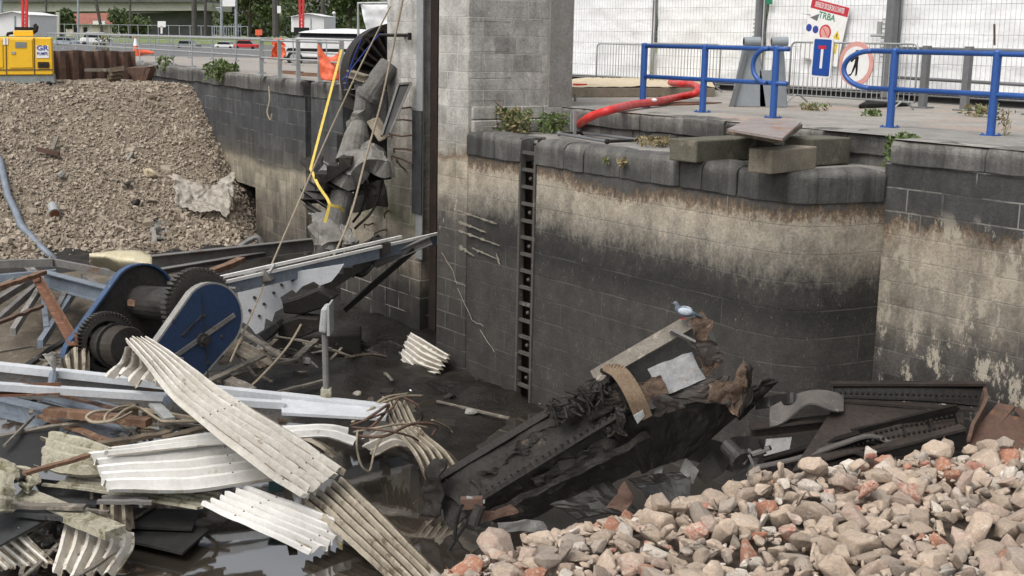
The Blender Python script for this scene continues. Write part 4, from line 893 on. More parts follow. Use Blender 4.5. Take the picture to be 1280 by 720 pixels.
# ---- sheet pile wall
sp0, sp1 = pz(60, 101, -.6), pz(170, 100, -.6); zt = .45
t = thing('sheet_pile_wall', 'rusty brown steel sheet pile wall behind the gravel crest', 'sheet piling', (sp0+sp1)/2)
mb = MB(); n = 7; pts = []; d = nrm(sp1-sp0); nn = np.cross(d, ZD); L = np.linalg.norm(sp1-sp0)
prf = []
for k in range(n):
    s0_ = L*k/n; w_ = L/n; prf += [(s0_, 0), (s0_+w_*.38, 0), (s0_+w_*.5, .2), (s0_+w_*.88, .2)]
prf.append((L, 0)); base_ = [sp0+d*s_+nn*(-o) for s_, o in prf]
vs = [b for p in base_ for b in (p-ZD*.3, p+ZD*(1.06+.02*math.sin(p[0]*7)))]
mb.add(vs, [(2*i, 2*i+2, 2*i+3, 2*i+1) for i in range(len(base_)-1)]); mb.build('pile_sheet', M['rust_brown'], t, solid=.03)
mb = MB(); q = pz(131, 99, -.6)-A3((0, .4, 0)); mb.box(q+ZD*.6, (.16, .1, 1.2)); mb.build('stiffener', M['fence_grey'], t)
# debris on the crest
Yd = pz(150, 101, -.55)[1]-.8; D_ = lambda x, y, d=0.: pY(x, y, Yd+d)
mb = MB(); mb.prism([D_(157, 85), D_(182, 84.5), D_(177, 101), D_(168, 102)], (.2, .5, .05)); mb.prism([D_(182.5, 85.5), D_(188, 85.5), D_(182, 101), D_(177.5, 101)], (.1, .4, 0)); tag(mb.build('steel_hopper', M['rust_brown']), 'dark rusty steel trough lying on the gravel crest by the sheet piles', 'trough')
mb = MB(); mb.bar(D_(107, 87.5), D_(141, 87.5), .3, .1); tag(mb.build('timber_plank', M['wood_grey']), 'pale plank lying across the gravel crest in front of the sheet piles', 'plank')
mb = MB(); [mb.bar(D_(134+1.6*k, 101-4.5*k, -.1*k), D_(150+2.0*k, 100-5.0*k, -.1*k), .22, .16, (.3, 0, 1)) for k in range(4)]; tag(mb.build('timber_stack', M['wood_old']), 'muddy tilted stack of short timbers on the gravel crest', 'timber')
weed('bush', 'green bush sprouting from the top of the left lock wall', pL(278, 96)-A3((0, .1, 0)), .55, .55, 480, ('plant_green', 'plant_green'), .09, .3, 'bush')
weed('weed_clump', 'small weeds on the left wall coping near the gravel crest', pL(207, 88), .3, .5, 120, ('plant_green',), .09, .1)
weed('weed_clump', 'thin tall weeds behind the sheet pile wall', pz(128, 64, 0), .5, .9, 140, ('plant_dry', 'plant_green'), .12)
# ---- viaduct
Yq = 270.; Q_ = lambda x, y, d=0.: pY(x, y, Yq+d)
t = thing('viaduct', 'long pale concrete road viaduct crossing the far background', 'viaduct', Q_(80, 45))
a0 = Q_(-420, 4); a1 = Q_(256, 5); dv = nrm(a1-a0)
mb = MB(); mb.prism([Q_(-420, 18), Q_(256, 13), Q_(256, 3), Q_(-420, 2)], (3, 12, 0)); mb.build('deck', M['viaduct_concrete'], t)
mb = MB(); mb.prism([Q_(-420, 1.8, -1), Q_(256, 2.8, -1), Q_(256, .2, -1), Q_(-420, -1, -1)], (0, 14, 0)); mb.build('parapet', M['dark_concrete'], t)
mb = MB(); [mb.bar(Q_(-420, -4-3*k, -.5), Q_(256, -3-3*k, -.5), .15, .15) for k in (0,)]; [mb.bar(Q_(x, 0, -.5), Q_(x, -5, -.5), .15, .15) for x in range(-400, 256, 14)]; mb.build('guard_rail', M['dark_concrete'], t)
for x0, x1 in ((40, 72), (160, 258)):
    mb = MB(); mb.prism([Q_(x0, 45, 4), Q_(x1, 45, 4), Q_(x1, 14, 4), Q_(x0, 17, 4)], (0, 5, 0)); mb.build('abutment', M['dark_concrete'], t)
# house
Yh = 300.; h_ = lambda x, y, d=0.: pY(x, y, Yh+d)
t = thing('house', 'low house with red tiled roof seen below the viaduct', 'house', h_(115, 45))
mb = MB(); mb.prism([h_(80, 46), h_(150, 46), h_(150, 28), h_(80, 28)], (0, 9, 0)); mb.build('wall', M['house_wall'], t)
mb = MB(); mb.add([h_(79, 30, -.8), h_(152, 30, -.8), h_(140, 16, 4.5), h_(92, 17, 4.5), h_(152, 30, 9), h_(79, 30, 9)], [(0, 1, 2, 3), (3, 2, 4, 5), (0, 3, 5), (1, 4, 2)]); mb.build('roof', M['roof_red'], t)
mb = MB(); mb.prism([h_(116, 31, -2), h_(131, 31, -2), h_(131, 26, -2), h_(116, 26, -2)], (0, 1, 0)); mb.build('dormer', M['sign_white'], t)
for x in (92, 104, 140): mb = MB(); mb.prism([h_(x, 40, -.1), h_(x+5, 40, -.1), h_(x+5, 34, -.1), h_(x, 34, -.1)], (0, .2, 0)); mb.build('window', M['glass_dark'], t)
# white shed frame below the viaduct
t = thing('bus_shelter', 'small pale framed shelter below the viaduct beside the first hut', 'shelter', pY(50, 45, 190))
for x in (46, 56): mb = MB(); mb.bar(pY(x, 46, 190), pY(x, 20, 190), .3, .3); mb.build('post', M['pole_grey'], t)
mb = MB(); mb.bar(pY(45.5, 20, 190), pY(56.5, 20, 190), 1.2, .3); mb.build('roof', M['pole_grey'], t)
mb = MB(); mb.bar(pY(72.5, 46, 230), pY(72.5, 15, 230), .6, .5); tag(mb.build('concrete_pillar', M['viaduct_concrete']), 'pale slim concrete pillar left of the red roofed house', 'pillar')
# poles and lamps
for x, y1, Y, r, m_, lb in [(2, 45, 90, .10, 'pole_grey', 'grey pole at the extreme left edge before the viaduct'), (58, 48, 150, .12, 'pole_dark', 'dark pole right of the red mast in front of the viaduct'), (98, 50, 150, .13, 'pole_grey', 'pale pole in front of the red roofed house'), (163, 48, 160, .14, 'pole_dark', 'dark pole near the far white car'), (243, 46, 140, .28, 'pole_dark', 'thick wooden pole before the end of the viaduct'), (257, 46, 140, .16, 'pole_dark', 'slimmer wooden pole just right of the thick one'), (345, 46, 130, .36, 'pole_dark', 'thick dark pole with a white box against the wood'), (404, 40, 150, .26, 'pole_dark', 'dark pole rising behind the white hut')]:
    t = thing('street_pole', lb, 'pole', pY(x, y1, Y)); mb = MB(); mb.tube([pY(x, y1, Y), pY(x-.5, -15, Y)], r, 8); mb.build('shaft', M[m_], t)
    if x == 345: mb = MB(); mb.box(pY(349, 12, Y-.4), (.35, .3, .7)); mb.build('meter_box', M['sign_white'], t)
t = thing('street_pole', 'leaning dark wooden pole across the red roofed house', 'pole', pY(129, 46, 160)); mb = MB(); mb.tube([pY(129, 48, 160), pY(118, -8, 160)], .2, 8); mb.build('shaft', M['pole_dark'], t)
t = thing('signal_gantry', 'pale blue steel sign gantry with a white panel beside the poles', 'gantry', pY(285, 50, 110))
for x in (277, 295): mb = MB(); mb.tube([pY(x, 47, 110), pY(x, -12, 110)], .12, 8); mb.build('post', M['pole_grey'], t)
mb = MB(); mb.prism([pY(278, 8, 109.8), pY(294, 8, 109.8), pY(294, -8, 109.8), pY(278, -8, 109.8)], (0, .1, 0)); mb.build('panel', M['sign_white'], t)
mb = MB(); mb.tube([pY(271, 10, 110), pY(277, 18, 110)], .06, 6); mb.tube([pY(270, 10, 110), pY(277, 10, 110)], .06, 6); mb.build('bracket', M['pole_grey'], t)
t = thing('steel_cage', 'grey blue steel cage fence around the foot of the gantry', 'cage', pY(285, 47, 112))
mb = MB(); [mb.bar(pY(x, 47, 112), pY(x, 30 if 283 < x else 33, 112), .05, .05) for x in range(265, 304, 3)]; [mb.bar(pY(265, y, 112), pY(303, y+.5, 112), .08, .08) for y in (33, 46)]; mb.build('cage_bars', M['pole_grey'], t)
mb = MB(); mb.prism([pY(197, 34, 140), pY(207, 34, 140), pY(207, 26.5, 140), pY(197, 26.5, 140)], (0, .1, 0)); mb.bar(pY(202, 42, 140.05), pY(202, 33, 140.05), .2, .1); tag(mb.build('road_sign', M['sign_white']), 'small pale rectangular sign on the verge before the viaduct', 'sign')
mb = MB(); mb.prism([pY(319, 44, 140), pY(327.5, 44, 140), pY(327.5, 37, 140), pY(319, 37, 140)], (0, .1, 0)); mb.bar(pY(323, 49, 140.2), pY(323, 40, 140.2), .2, .1); tag(mb.build('orange_board', M['plastic_orange']), 'small orange board on the verge left of the dark pole', 'sign')
t = thing('globe_lamp', 'small lamp post with white globes before the wood', 'street lamp', pY(418, 40, 100)); mb = MB(); mb.tube([pY(418, 42, 100), pY(418, 17, 100)], .1, 8); mb.build('shaft', M['galvanised'], t)
for y in (16.5, 28.5): mb = MB(); mb.ball(pY(417.5, y, 99.9), .13, 10, 8); mb.build('globe', M['sign_white'], t, smooth=True)
# white tarpaulin screen
Yt = 48.; T_ = lambda x, y, d=0.: pY(x, y, Yt+d)
t = thing('tarpaulin_screen', 'white tarpaulin laced in a pipe frame left of the tower', 'screen', T_(470, 60))
mb = MB(); mb.grid(lambda i, j: (lambda p: p+A3((0, .12*fbm((p[0]*2, p[2]*2, 1), 1.)+.3*math.sin(i*3), 0)))(quadf([T_(450.5, 5.5), T_(500, 5.5), T_(500, 50), T_(459, 42)])(i, j)), 20, 16); mb.build('sheet', M['tarp_white'], t, smooth=True, solid=.01)
mb = MB(); mb.tube([T_(448, 48), T_(447.5, 4), T_(500, 3.5)], .05, 8); mb.build('pipe_frame', M['galvanised'], t)
# wood
def leaves(n, c, r, size, shell=.55):
    mb = MB(); c = A3(c); r = A3(r)
    for k in range(n):
        d = rng.normal(size=3); d /= np.linalg.norm(d); p = c+r*d*(shell+(1-shell)*rng.random())*(1+.25*fbm(d*3+c, 1.)); l = size*(.5+rng.random())
        V = np.array([(-1, -.3, 0), (0, -.8, .2), (1, 0, 0), (0, .8, .2), (-.8, .4, 0)])*l
        mb.add(V@randrot().T+p, [(0, 1, 2, 3, 4)])
    return mb
mb = MB()
for k in range(46):
    x = -72+k*3.2+rng.normal()*1.5; Y = 300+rng.random()*45; h = 9+rng.random()*8
    if x/300*1600+640 < 250: h *= .45
    m2 = leaves(420, (x*Y/300, Y, h*.55), (4.2+rng.random()*2, 4, h*.6), .5, .6); mb.add(m2.v, m2.f)
tag(mb.build('distant_wood', M['wood_leaves']), kind='stuff')
def tree(label, x, Y, h, wd):
    p = pz(x, 45, 0); p = A3(((x-640)/1600*Y, Y, 0)); t = thing('tree', label, 'tree', p, 'trees standing before the distant wood')
    mb = MB(); mb.tube([p, p+ZD*h*.4, p+ZD*h*.7+A3((.3, 0, 0))], [.3, .22, .08], 7); [mb.tube([p+ZD*h*.35, p+ZD*h*.6+A3((math.cos(a_)*wd*.6, math.sin(a_)*wd*.5, 0))], [.12, .04], 5) for a_ in (0, 1.4, 2.9, 4.2, 5.4)]; mb.build('trunk', M['bark'], t)
    mb = MB()
    for k in range(9):
        a_ = rng.random()*6.3; m2 = leaves(320, p+A3((math.cos(a_)*wd*.55, math.sin(a_)*wd*.5, h*(.45+.5*rng.random()))), A3((1, 1, .8))*wd*.5, .26, .4); mb.add(m2.v, m2.f)
    mb.build('crown', M['wood_leaves'], t)
tree('leafy tree right of the gantry posts, before the wood', 312, 215, 11, 4.5)
tree('leafy tree between the white hut and the tarpaulin screen', 436, 225, 12, 4.)
tree('leafy bush-like tree in front of the viaduct shadow beside the house', 165, 255, 4.6, 4.5)
tree('small pale tree left of the red roofed house', 82, 240, 5, 2.4)
# ================================================================== TOWER MACHINERY
def PV(v): return lambda x, y: pv(x, y, v)
# toothed sector wheel
c_ = pY(497, 97, 26.9); 
t = thing('sector_wheel', 'big dark steel sector wheel with radial ribs jammed beside the tower', 'wheel', c_)
e1 = nrm(A3((.86, .5, .0))); e2 = nrm(A3((-.06, .1, 1))); nn = np.cross(e1, e2); nn = -nn if nn[1] < 0 else nn
Rw = 1.03
def wp(r, an, o=0): return c_+(e1*math.cos(an)+e2*math.sin(an))*r+nn*o
mb = MB(); A0, A1 = math.radians(84), math.radians(206)
def arc(r0, r1, o0, o1, n=26):
    for k in range(n):
        a_, b_ = A0+(A1-A0)*k/n, A0+(A1-A0)*(k+1)/n
        mb.prism([wp(r0, a_, o0), wp(r1, a_, o0), wp(r1, b_, o0), wp(r0, b_, o0)], nn*(o1-o0))
arc(Rw*.96, Rw*1.08, -.02, .42); mb.build('rim', M['burnt_steel'], t)
mb = MB(); arc(.2, Rw*.97, .14, .17); mb.build('web_plate', M['wet_steel'], t)
for k in range(9):
    an = A0+(A1-A0)*(k+.5)/9; mb = MB(); mb.bar(wp(.25, an, .02), wp(Rw, an, .02), .05, .2, nn); mb.build('rib', M['concrete_dark'] if k % 2 else M['burnt_steel'], t)
# cracked crank columns
def col(name, label, pts, rs, mat='column_grey', n=16, cat='column', rough=.03):
    P = [pY(*q) for q in pts]; mb = MB(); mb.tube(P, [r_*.78 for r_ in rs], n)
    mb.v = [tuple(A3(v)+A3((fbm(A3(v)*3, 1.), fbm(A3(v)*3+7, 1.), fbm(A3(v)*3+3, 1.)))*rough) for v in mb.v]
    return tag(mb.build(name, M[mat], smooth=False), label, cat)
col('concrete_column', 'upper broken round column lying against the sector wheel', [(486, 82, 26.2), (470, 104, 26), (462, 116, 25.9), (461, 117, 25.9), (458, 122, 25.9), (457, 123, 25.9), (455, 137, 25.9), (451, 150, 25.9)], [.28, .28, .27, .33, .33, .27, .26, .24])
col('broken_stump', 'ragged steel and concrete joint between the two broken columns', [(456, 134, 25.85), (453, 146, 25.85), (447, 155, 25.8), (441, 158, 25.7)], [.2, .25, .24, .2], 'concrete_broken', 9, 'rubble', .14)
col('concrete_column', 'middle broken column with ragged top standing on the slab lump', [(449, 153, 25.7), (446, 170, 25.6), (441, 190, 25.5), (438, 204, 25.4)], [.2, .33, .34, .38], 'concrete_broken')
col('concrete_column', 'lower fallen column above the white beam', [(428, 240, 25), (424, 262, 24.9), (419, 285, 24.8), (413, 316, 24.6)], [.28, .29, .3, .32], 'column_grey')
crumple('concrete_lump', 'broken pale concrete slab lump under the middle column', 'rubble', 'concrete_broken', lambda i, j: pY(432+48*i+4*math.sin(j*6), 193+24*j-10*i*(1-j)+3*math.sin(i*9), 25.4-.7*j), amp=.22, sc=1.6, solid=.35, smooth=False, nu=14, nv=8)
crumple('concrete_lump', 'broken concrete lump at the foot of the lower column', 'rubble', 'concrete_broken', lambda i, j: pY(398+36*i, 278+34*j+4*math.sin(i*7), 25-.5*j), amp=.25, sc=1.6, solid=.25, smooth=False, nu=12, nv=8)
crumple('concrete_lump', 'grey concrete lump right of the lower column', 'rubble', 'concrete_grey', lambda i, j: pY(428+18*i, 290+26*j, 24.6-.3*j), amp=.2, sc=1.6, solid=.2, smooth=False, nu=10, nv=8)
mb = MB(); mb.prism([pY(457, 152, 25.3), pY(466, 150, 25.3), pY(482, 174, 25.1), pY(473, 178, 25.1)], (.1, .3, .05)); tag(mb.build('concrete_beam', M['concrete_tan'], bevel=.03), 'tilted short concrete beam beside the middle column', 'beam')
# grey cover plate behind columns
mb = MB(); mb.prism([pY(466, 114, 26.4), pY(484, 112, 26.4), pY(482, 165, 26.2), pY(465, 150, 26.2)], (.1, .25, 0)); tag(mb.build('machine_housing', M['steel_grey'], bevel=.02), 'rust streaked grey machine housing behind the broken columns', 'housing')
# black tilted plate
t = thing('steel_trough', 'black tilted steel trough plate leaning on the tower face', 'steel plate', pY(492, 170, 25.1))
mb = MB(); mb.prism([pY(498, 105, 25.4), pY(514, 103.5, 25.4), pY(487, 167, 24.9), pY(477, 170, 24.9)], (.02, .04, 0)); mb.build('plate', M['black_board'], t)
for q0, q1, m_ in (((498, 105), (477, 170), 'steel_grey'), ((514, 103.5), (487, 167), 'steel_grey'), ((498, 105), (514, 103.5), 'steel_grey')):
    mb = MB(); mb.bar(pY(*q0, 25.4 if q0[1] < 130 else 24.9), pY(*q1, 25.4 if q1[1] < 130 else 24.9), .04, .09, (0, 1, 0)); mb.build('edge_flange', M[m_], t)
# dark beams and stair flights
def bm_(name, label, p0, p1, h, w_, mat, cat='beam', typ='i', up=(0, 0, 1), grp=None, t_=.02, bevel=0):
    mb = MB(); a_, b_ = A3(p0), A3(p1)
    {'i': lambda: mb.ibeam(a_, b_, h, w_, t_, up), 'c': lambda: mb.chan(a_, b_, h, w_, t_, up), 'a': lambda: mb.angle(a_, b_, w_, t_, up), 'b': lambda: mb.bar(a_, b_, w_, h, up)}[typ]()
    return tag(mb.build(name, M[mat], bevel=bevel), label, cat, grp)
bm_('steel_beam', 'dark horizontal girder end between the left wall and the middle column', pY(431, 122, 26.5), pY(456, 133, 26.2), .3, .2, 'concrete_dark')
bm_('steel_beam', 'short pale girder below the sector wheel', pY(432, 108, 26.5), pY(458, 106, 26.2), .16, .14, 'steel_grey')
bm_('steel_beam', 'grey girder piece crossing under the sector wheel toward the column', pY(437, 92, 26.2), pY(460, 99, 25.9), .14, .2, 'concrete_tan')
def stair(name, label, p0, p1, n, w_, mat, up):
    p0, p1 = A3(p0), A3(p1); t = thing(name, label, 'stairs', (p0+p1)/2); d = (p1-p0)/n; up = A3(up); side = nrm(np.cross(nrm(p1-p0), up))*w_
    for k in range(n):
        a_ = p0+d*k; dz = ZD*d[2]; mb = MB(); mb.prism([a_-ZD*.16, a_+dz, a_+d*.98, a_+d*.98-ZD*.16], side); mb.build('step', M[mat], t)
    mb = MB(); mb.bar(p0-up*.12, p1-up*.12, .12, .2, up); mb.build('stringer', M['wet_steel'], t)
stair('stair_flight', 'dark sawtooth stair flight hanging beside the lower column', pY(402, 222, 25.5), pY(446, 192, 25.5), 3, .9, 'burnt_steel', A3((.05, 0, .38)))
stair('stair_flight', 'broken dark sawtooth stair flight under the long white upper beam', pY(395, 348, 23.6), pY(476, 296, 24), 7, .9, 'concrete_dark', A3((-.02, 0, .26)))
for k, (q0, q1, h, lb) in enumerate([((381, 232), (422, 260), .26, 'upper dark twisted girder piece at the left wall corner'), ((380, 246), (416, 246), .2, 'dark horizontal girder stub at the left wall corner'), ((382, 255), (412, 275), .1, 'thin dark bent bar under the girder stub'), ((400, 212), (436, 236), .34, 'wide grey plate girder below the first stair flight'), ((418, 238), (452, 232), .1, 'thin dark bar crossing the top of the lower column')]):
    bm_('twisted_girder', lb, pY(*q0, 25.4), pY(*q1, 25.1), h, .2, ['wet_steel', 'burnt_steel', 'wet_steel', 'steel_grey', 'wet_steel'][k], 'girder', 'i', (.3, .5, 1))
for k, q in enumerate([[(451, 205), (458, 235), (452, 262), (441, 278)], [(474, 200), (478, 225), (466, 262), (443, 286)], [(462, 210), (455, 228), (470, 236)], [(480, 212), (474, 240), (464, 245)]]):
    mb = MB(); mb.tube(cr([pY(x, y, 25.2) for x, y in q]), .028, 5); tag(mb.build('bent_bar', M['cable_dark']), ['long dark bent bar hanging under the slab lump, left one', 'long dark bent bar hanging under the slab lump, right one', 'short curled dark bar under the slab lump', 'short hooked dark bar nearest the tower under the slab lump'][k], 'bar', 'bent bars hanging under the slab lump')
for k, (c, mt, lb) in enumerate([([(440, 108, 26.9), (486, 104, 26.9), (486, 262, 26.4), (446, 262, 26.4)], 'concrete_dark', 'large black plate added for the dark void behind the broken columns'), ([(376, 196, 25.9), (396, 190, 25.9), (424, 236, 25.6), (418, 262, 25.4), (386, 250, 25.4)], 'burnt_steel', 'black crumpled plate at the left of the fallen stairs'), ([(448, 214, 25.2), (486, 196, 25.4), (484, 222, 25.4), (460, 232, 25.2)], 'wet_steel', 'black jagged plate under the pale concrete lump'), ([(430, 318, 24.2), (480, 300, 24.4), (470, 330, 24), (436, 352, 23.8)], 'wet_steel', 'black jagged plate under the lower column foot'), ([(384, 262, 25.2), (412, 262, 25), (404, 292, 24.8), (392, 286, 24.8)], 'steel_grey', 'grey bent plate under the girder stub')]):  # first black plate is added to paint the dark void behind the columns
    mb = MB(); Q = quadf([pY(*p) for p in c[:4]]); mb.grid(lambda i, j: Q(i, j)+A3((fbm(Q(i, j)*2.2, 1.), fbm(Q(i, j)*2.2+4, 1.), fbm(Q(i, j)*2.2+8, 1.)))*.14, 12, 12); tag(mb.build('torn_plate', M[mt], solid=.025), lb, 'plate')
# yellow strap + ropes
def tube_thing(name, label, cat, pts, r, mat, n=6, flat=None, grp=None):
    P = cr([pY(*q) for q in pts], 6); mb = MB()
    if flat:
        for i in range(len(P)-1): mb.bar(P[i], P[i+1], flat, .012, (0, -1, .3))
    else: mb.tube(P, r, n)
    return tag(mb.build(name, M[mat]), label, cat, grp)
tube_thing('yellow_strap', 'yellow lifting strap hanging from the quay edge to the columns', 'strap', [(427, 62, 27.5), (421, 85, 27.2), (412, 120, 26.6), (402, 158, 25.9), (395, 185, 25.5), (388, 212, 24.9)], 0, 'strap_yellow', flat=.05)
tube_thing('yellow_strap', 'worn yellow strap end wrapped round the lower column', 'strap', [(388, 210, 24.8), (398, 232, 24.5), (409, 248, 24.3), (413, 256, 24.2), (424, 259, 24.3), (430, 264, 24.4)], 0, 'strap_yellow', flat=.055)
tube_thing('yellow_strap', 'short dangling tail of yellow strap left of the lower column', 'strap', [(412, 255, 24.2), (409, 268, 24.2), (406, 278, 24.2)], 0, 'strap_yellow', flat=.06)
tube_thing('wire_rope', 'left long wire rope running from above the wheel down to the winch', 'rope', [(488, 8, 25.6), (447, 90, 25.2), (405, 180, 24.6), (372, 256, 23.4), (340, 330, 21.6), (318, 385, 20.4), (288, 452, 18.9)], .016, 'cable_tan', 5)
tube_thing('wire_rope', 'right long rope sagging from the tower top to the broken timbers', 'rope', [(505, -8, 24.6), (488, 75, 24.4), (476, 130, 24.2), (458, 195, 23.9), (438, 270, 23.2), (415, 325, 22.4), (390, 378, 21.6), (362, 430, 20.6), (320, 477, 19.2), (300, 490, 18.6)], .02, 'cable_tan', 6)
tube_thing('wire_rope', 'thin blue rope from the rod bracket across the sector wheel', 'rope', [(475, 42, 25.2), (458, 62, 25.6), (438, 88, 25.9), (428, 100, 26)], .012, 'logo_blue', 5)
tube_thing('wire_rope', 'thin blue rope hanging from the wheel rim at left', 'rope', [(452, 48, 25.4), (440, 78, 25.6), (431, 110, 25.8)], .012, 'logo_blue', 5)
tube_thing('thin_cable', 'thin pale loop of cord hanging on the left lock wall', 'cord', [(336, 108, 33.6), (337, 125, 33.4), (334, 140, 33.3), (338, 150, 33.2), (340, 142, 33.2)], .02, 'cable_tan', 5)
# ================================================================== WRECKAGE IN THE PIT, LEFT
def Z(x, y, z): return pz(x, y, z)
def corr(name, label, rows, n, amp, mat, cat='corrugated sheet', sub=8, trap=True, sag=0., jag=.04, wob=.009, thick=.004, grp=None, holes=0, ns=10, seed=None, tear=0., screws=()):
    """corrugated metal: rows = [(left, right)...] along the ribs; ribs run from the first row to the last"""
    dirt_shade = {'sheet_dirty': ('sheet_brown', -.12), 'sheet_brown': ('trough_dirt_shade', -.5), 'sheet_white': ('sheet_dirty', .05)}.get(mat)  # valley faces get a darker grime tone standing in for rib shade
    seed = len(WL)*1.37 if seed is None else seed
    Ls = np.array(cr([A3(r[0]) for r in rows], ns)); Rs = np.array(cr([A3(r[1]) for r in rows], ns)); m = len(Ls)
    nu = n*sub; mb = MB(); V = []; val = []
    for i in range(m):
        i0, i1 = max(i-1, 0), min(i+1, m-1)
        tl = (Ls[i1]-Ls[i0]+Rs[i1]-Rs[i0]); wv = Rs[i]-Ls[i]; N_ = nrm(np.cross(wv, tl)); N_ = -N_ if N_@(CAM-Ls[i]) < 0 else N_
        tt = nrm(tl); s = i/(m-1)
        for j in range(nu+1):
            q = j/nu; ph = (q*n) % 1
            h = max(-1, min(1, 4.5*math.sin(2*PI*ph)))*(.5) if trap else .5*math.sin(2*PI*ph)
            p = Ls[i]+wv*q+N_*(amp*h)
            p = p+N_*(wob*fbm((q*2+seed, s*3, seed), 1.)*2-sag*4*s*(1-s))
            if i in (0, m-1):
                e = (jag*(fbm((q*n*.7+seed*3, i, 0), 1.2)+.4*fbm((q*n*2+seed, i, 4), 1.)))*2; p = p+tt*e*(1 if i else -1)
            V.append(p)
    F = []
    for i in range(m-1):
        for j in range(nu):
            if tear and (i < 2 or i > m-4) and fbm((j/sub*.8+seed, i*.5, seed), 1.) > .45-tear: continue
            F.append((i*(nu+1)+j, (i+1)*(nu+1)+j, (i+1)*(nu+1)+j+1, i*(nu+1)+j+1)); val.append(1 if dirt_shade and (j % sub) >= sub*.55 and (j % sub) < sub*.95 and fbm((i*.35+seed, j//sub*2.3, 1), 1.) > dirt_shade[1] else 0)
    mb.add(V, F); mb.mi = val; mat = [M[mat]]+([M[dirt_shade[0]]] if dirt_shade else [])
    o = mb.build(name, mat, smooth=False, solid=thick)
    if screws:
        sm = MB()
        for i in screws:
            i = int(i*(m-1))
            for q in range(n): sm.ball(A3(V[i*(nu+1)+q*sub+2]), .013, 6, 4)
        sm.build('screw_row', M['rust_brown'], o)
    return tag(o, label, cat, grp)
mk('trough_dirt_shade', (.10, .083, .06), (.07, .057, .042), 3., .9, bump=.5, fine=.3)  # valley tone: grime colour that also carries the shade between ribs
G = 'corrugated metal sheets torn from the fallen building'
# -- pipes, film and scraps on the gravel
P = [gz(x, y, .12) for x, y in ((-14, 180), (0, 202), (10, 246), (19, 264), (26, 283), (50, 309), (70, 327))]
mb = MB(); mb.tube(P, .10, 10); tag(mb.build('steel_tube', M['steel_bluegrey'], smooth=True), 'long bent grey tube running down the gravel at the left edge', 'tube')
mb = MB(); mb.bar(gz(46, 187, .12), gz(74, 193, .12), .14, .12); tag(mb.build('wood_piece', M['rust_brown']), 'short dark wooden piece lying flat on the upper gravel', 'wood')
mb = MB(); mb.bar(gz(65, 190, .15), gz(71, 176, .2), .12, .08); tag(mb.build('wood_piece', M['wood_grey']), 'pale wooden stub leaning on the dark piece on the upper gravel', 'wood')
q = gz(67, 262, .1); t = thing('rusty_can', 'grey open can lying in the middle of the gravel slope', 'can', q); mb = MB(); mb.lathe(q, nrm(gz(68, 272)-gz(63, 254)), [(.1, -.25), (.14, -.2), (.15, .2), (.16, .22)], 14); mb.build('can_body', M['galvanised'], t); mb = MB(); d_ = nrm(gz(68, 272)-gz(63, 254)); mb.lathe(q+d_*.225, d_, [(.13, 0), (.12, .01)], 14); mb.build('can_mouth', M['rust'], t)
def film(i, j):
    x = 219+72*i; y0 = 226+16*math.sin(i*PI)*.9-6*i; y1 = 258+22*i**.7-10*(i > .93); return gz(x+6*(1-j)*(i-.5), y0+(y1-y0)*j, .16+.12*math.sin(i*7+j*3)*.6+.1)
crumple('plastic_film', 'large crumpled translucent plastic film lying on the gravel near the wall', 'plastic film', 'plastic_film', film, 60, 44, .11, 3.4, .004)
crumple('rag_bundle', 'twisted grey rag with a stick at the foot of the gravel', 'rag', 'concrete_grey', lambda i, j: gz(186+18*i+8*j, 272+38*j, .12+.1*math.sin(i*4)), 12, 14, .22, 2.5, .01)
mb = MB(); mb.tube([gz(258, 290, .15), gz(268, 296, .2), gz(279, 304, .1)], .04, 6); tag(mb.build('dead_branch', M['wood_old']), 'curved pale branch on the gravel below the plastic film', 'branch')
for k, (x, y, s) in enumerate([(188, 218, .16), (162, 196, .12), (160, 228, .12), (170, 252, .13), (75, 218, .12)]):
    V, Fc = hull(12, (1, .8, .6), 60+k, 1); mb = MB(); mb.add((V*s*1.5)@randrot().T+gz(x, y, .1), Fc)
    tag(mb.build('loose_stone', M['sand' if k == 0 else ('concrete_dark' if k in (2, 3) else 'concrete_grey')]), ['palest square stone lying in the upper middle of the gravel', 'pale stone high on the gravel near the crest', 'dark lump in the centre of the gravel slope', 'dark lump lower in the centre of the gravel', 'pale stone right of the grey tube on the gravel'][k], 'stone')
# dark pipe leaning at right of gravel toe
tube_thing('bent_pipe', 'small grey bent pipe poking up between gravel and left wall', 'pipe', [(299, 309, 33), (312, 300, 33), (322, 297, 33), (328, 306, 33)], .07, 'steel_grey', 8)
# -- steel truss at left
t = thing('steel_truss', 'crumpled grey lattice steel truss below the gravel at left', 'truss', Z(70, 380, -4.6))
def tb(nm, p0, p1, h, w_, mat='steel_bluegrey', typ='i'):
    mb = MB(); (mb.ibeam if typ == 'i' else mb.bar)(*((p0, p1, h, w_) if typ == 'i' else (p0, p1, w_, h))); mb.build(nm, M[mat], t)
tb('chord', Z(-30, 331, -3.6), Z(66, 328, -3.6), .16, .12, 'steel_grey', 'b'); tb('chord', Z(64, 327, -3.6), Z(172, 348, -3.8), .14, .1, 'steel_grey', 'b')
tb('chord', Z(-30, 350, -3.8), Z(70, 341, -3.7), .14, .12, 'steel_bluegrey', 'b'); tb('main_beam', Z(55, 348, -3.7), Z(142, 371, -3.6), .30, .2, 'steel_bluegrey'); 
for k, (a_, b_, c_, d_) in enumerate([(-5, 378, 46, 346), (-4, 402, 52, 352), (16, 415, 48, 364), (52, 350, 58, 412), (88, 356, 72, 386), (104, 346, 140, 372), (30, 328, 54, 352), (92, 366, 50, 430), (150, 340, 118, 372), (-5, 362, 30, 345)]):
    tb('brace', Z(a_, b_, -3.9), Z(c_, d_, -3.8), .13, .09, ['steel_grey', 'steel_grey', 'concrete_grey', 'steel_bluegrey'][k % 4], 'b')
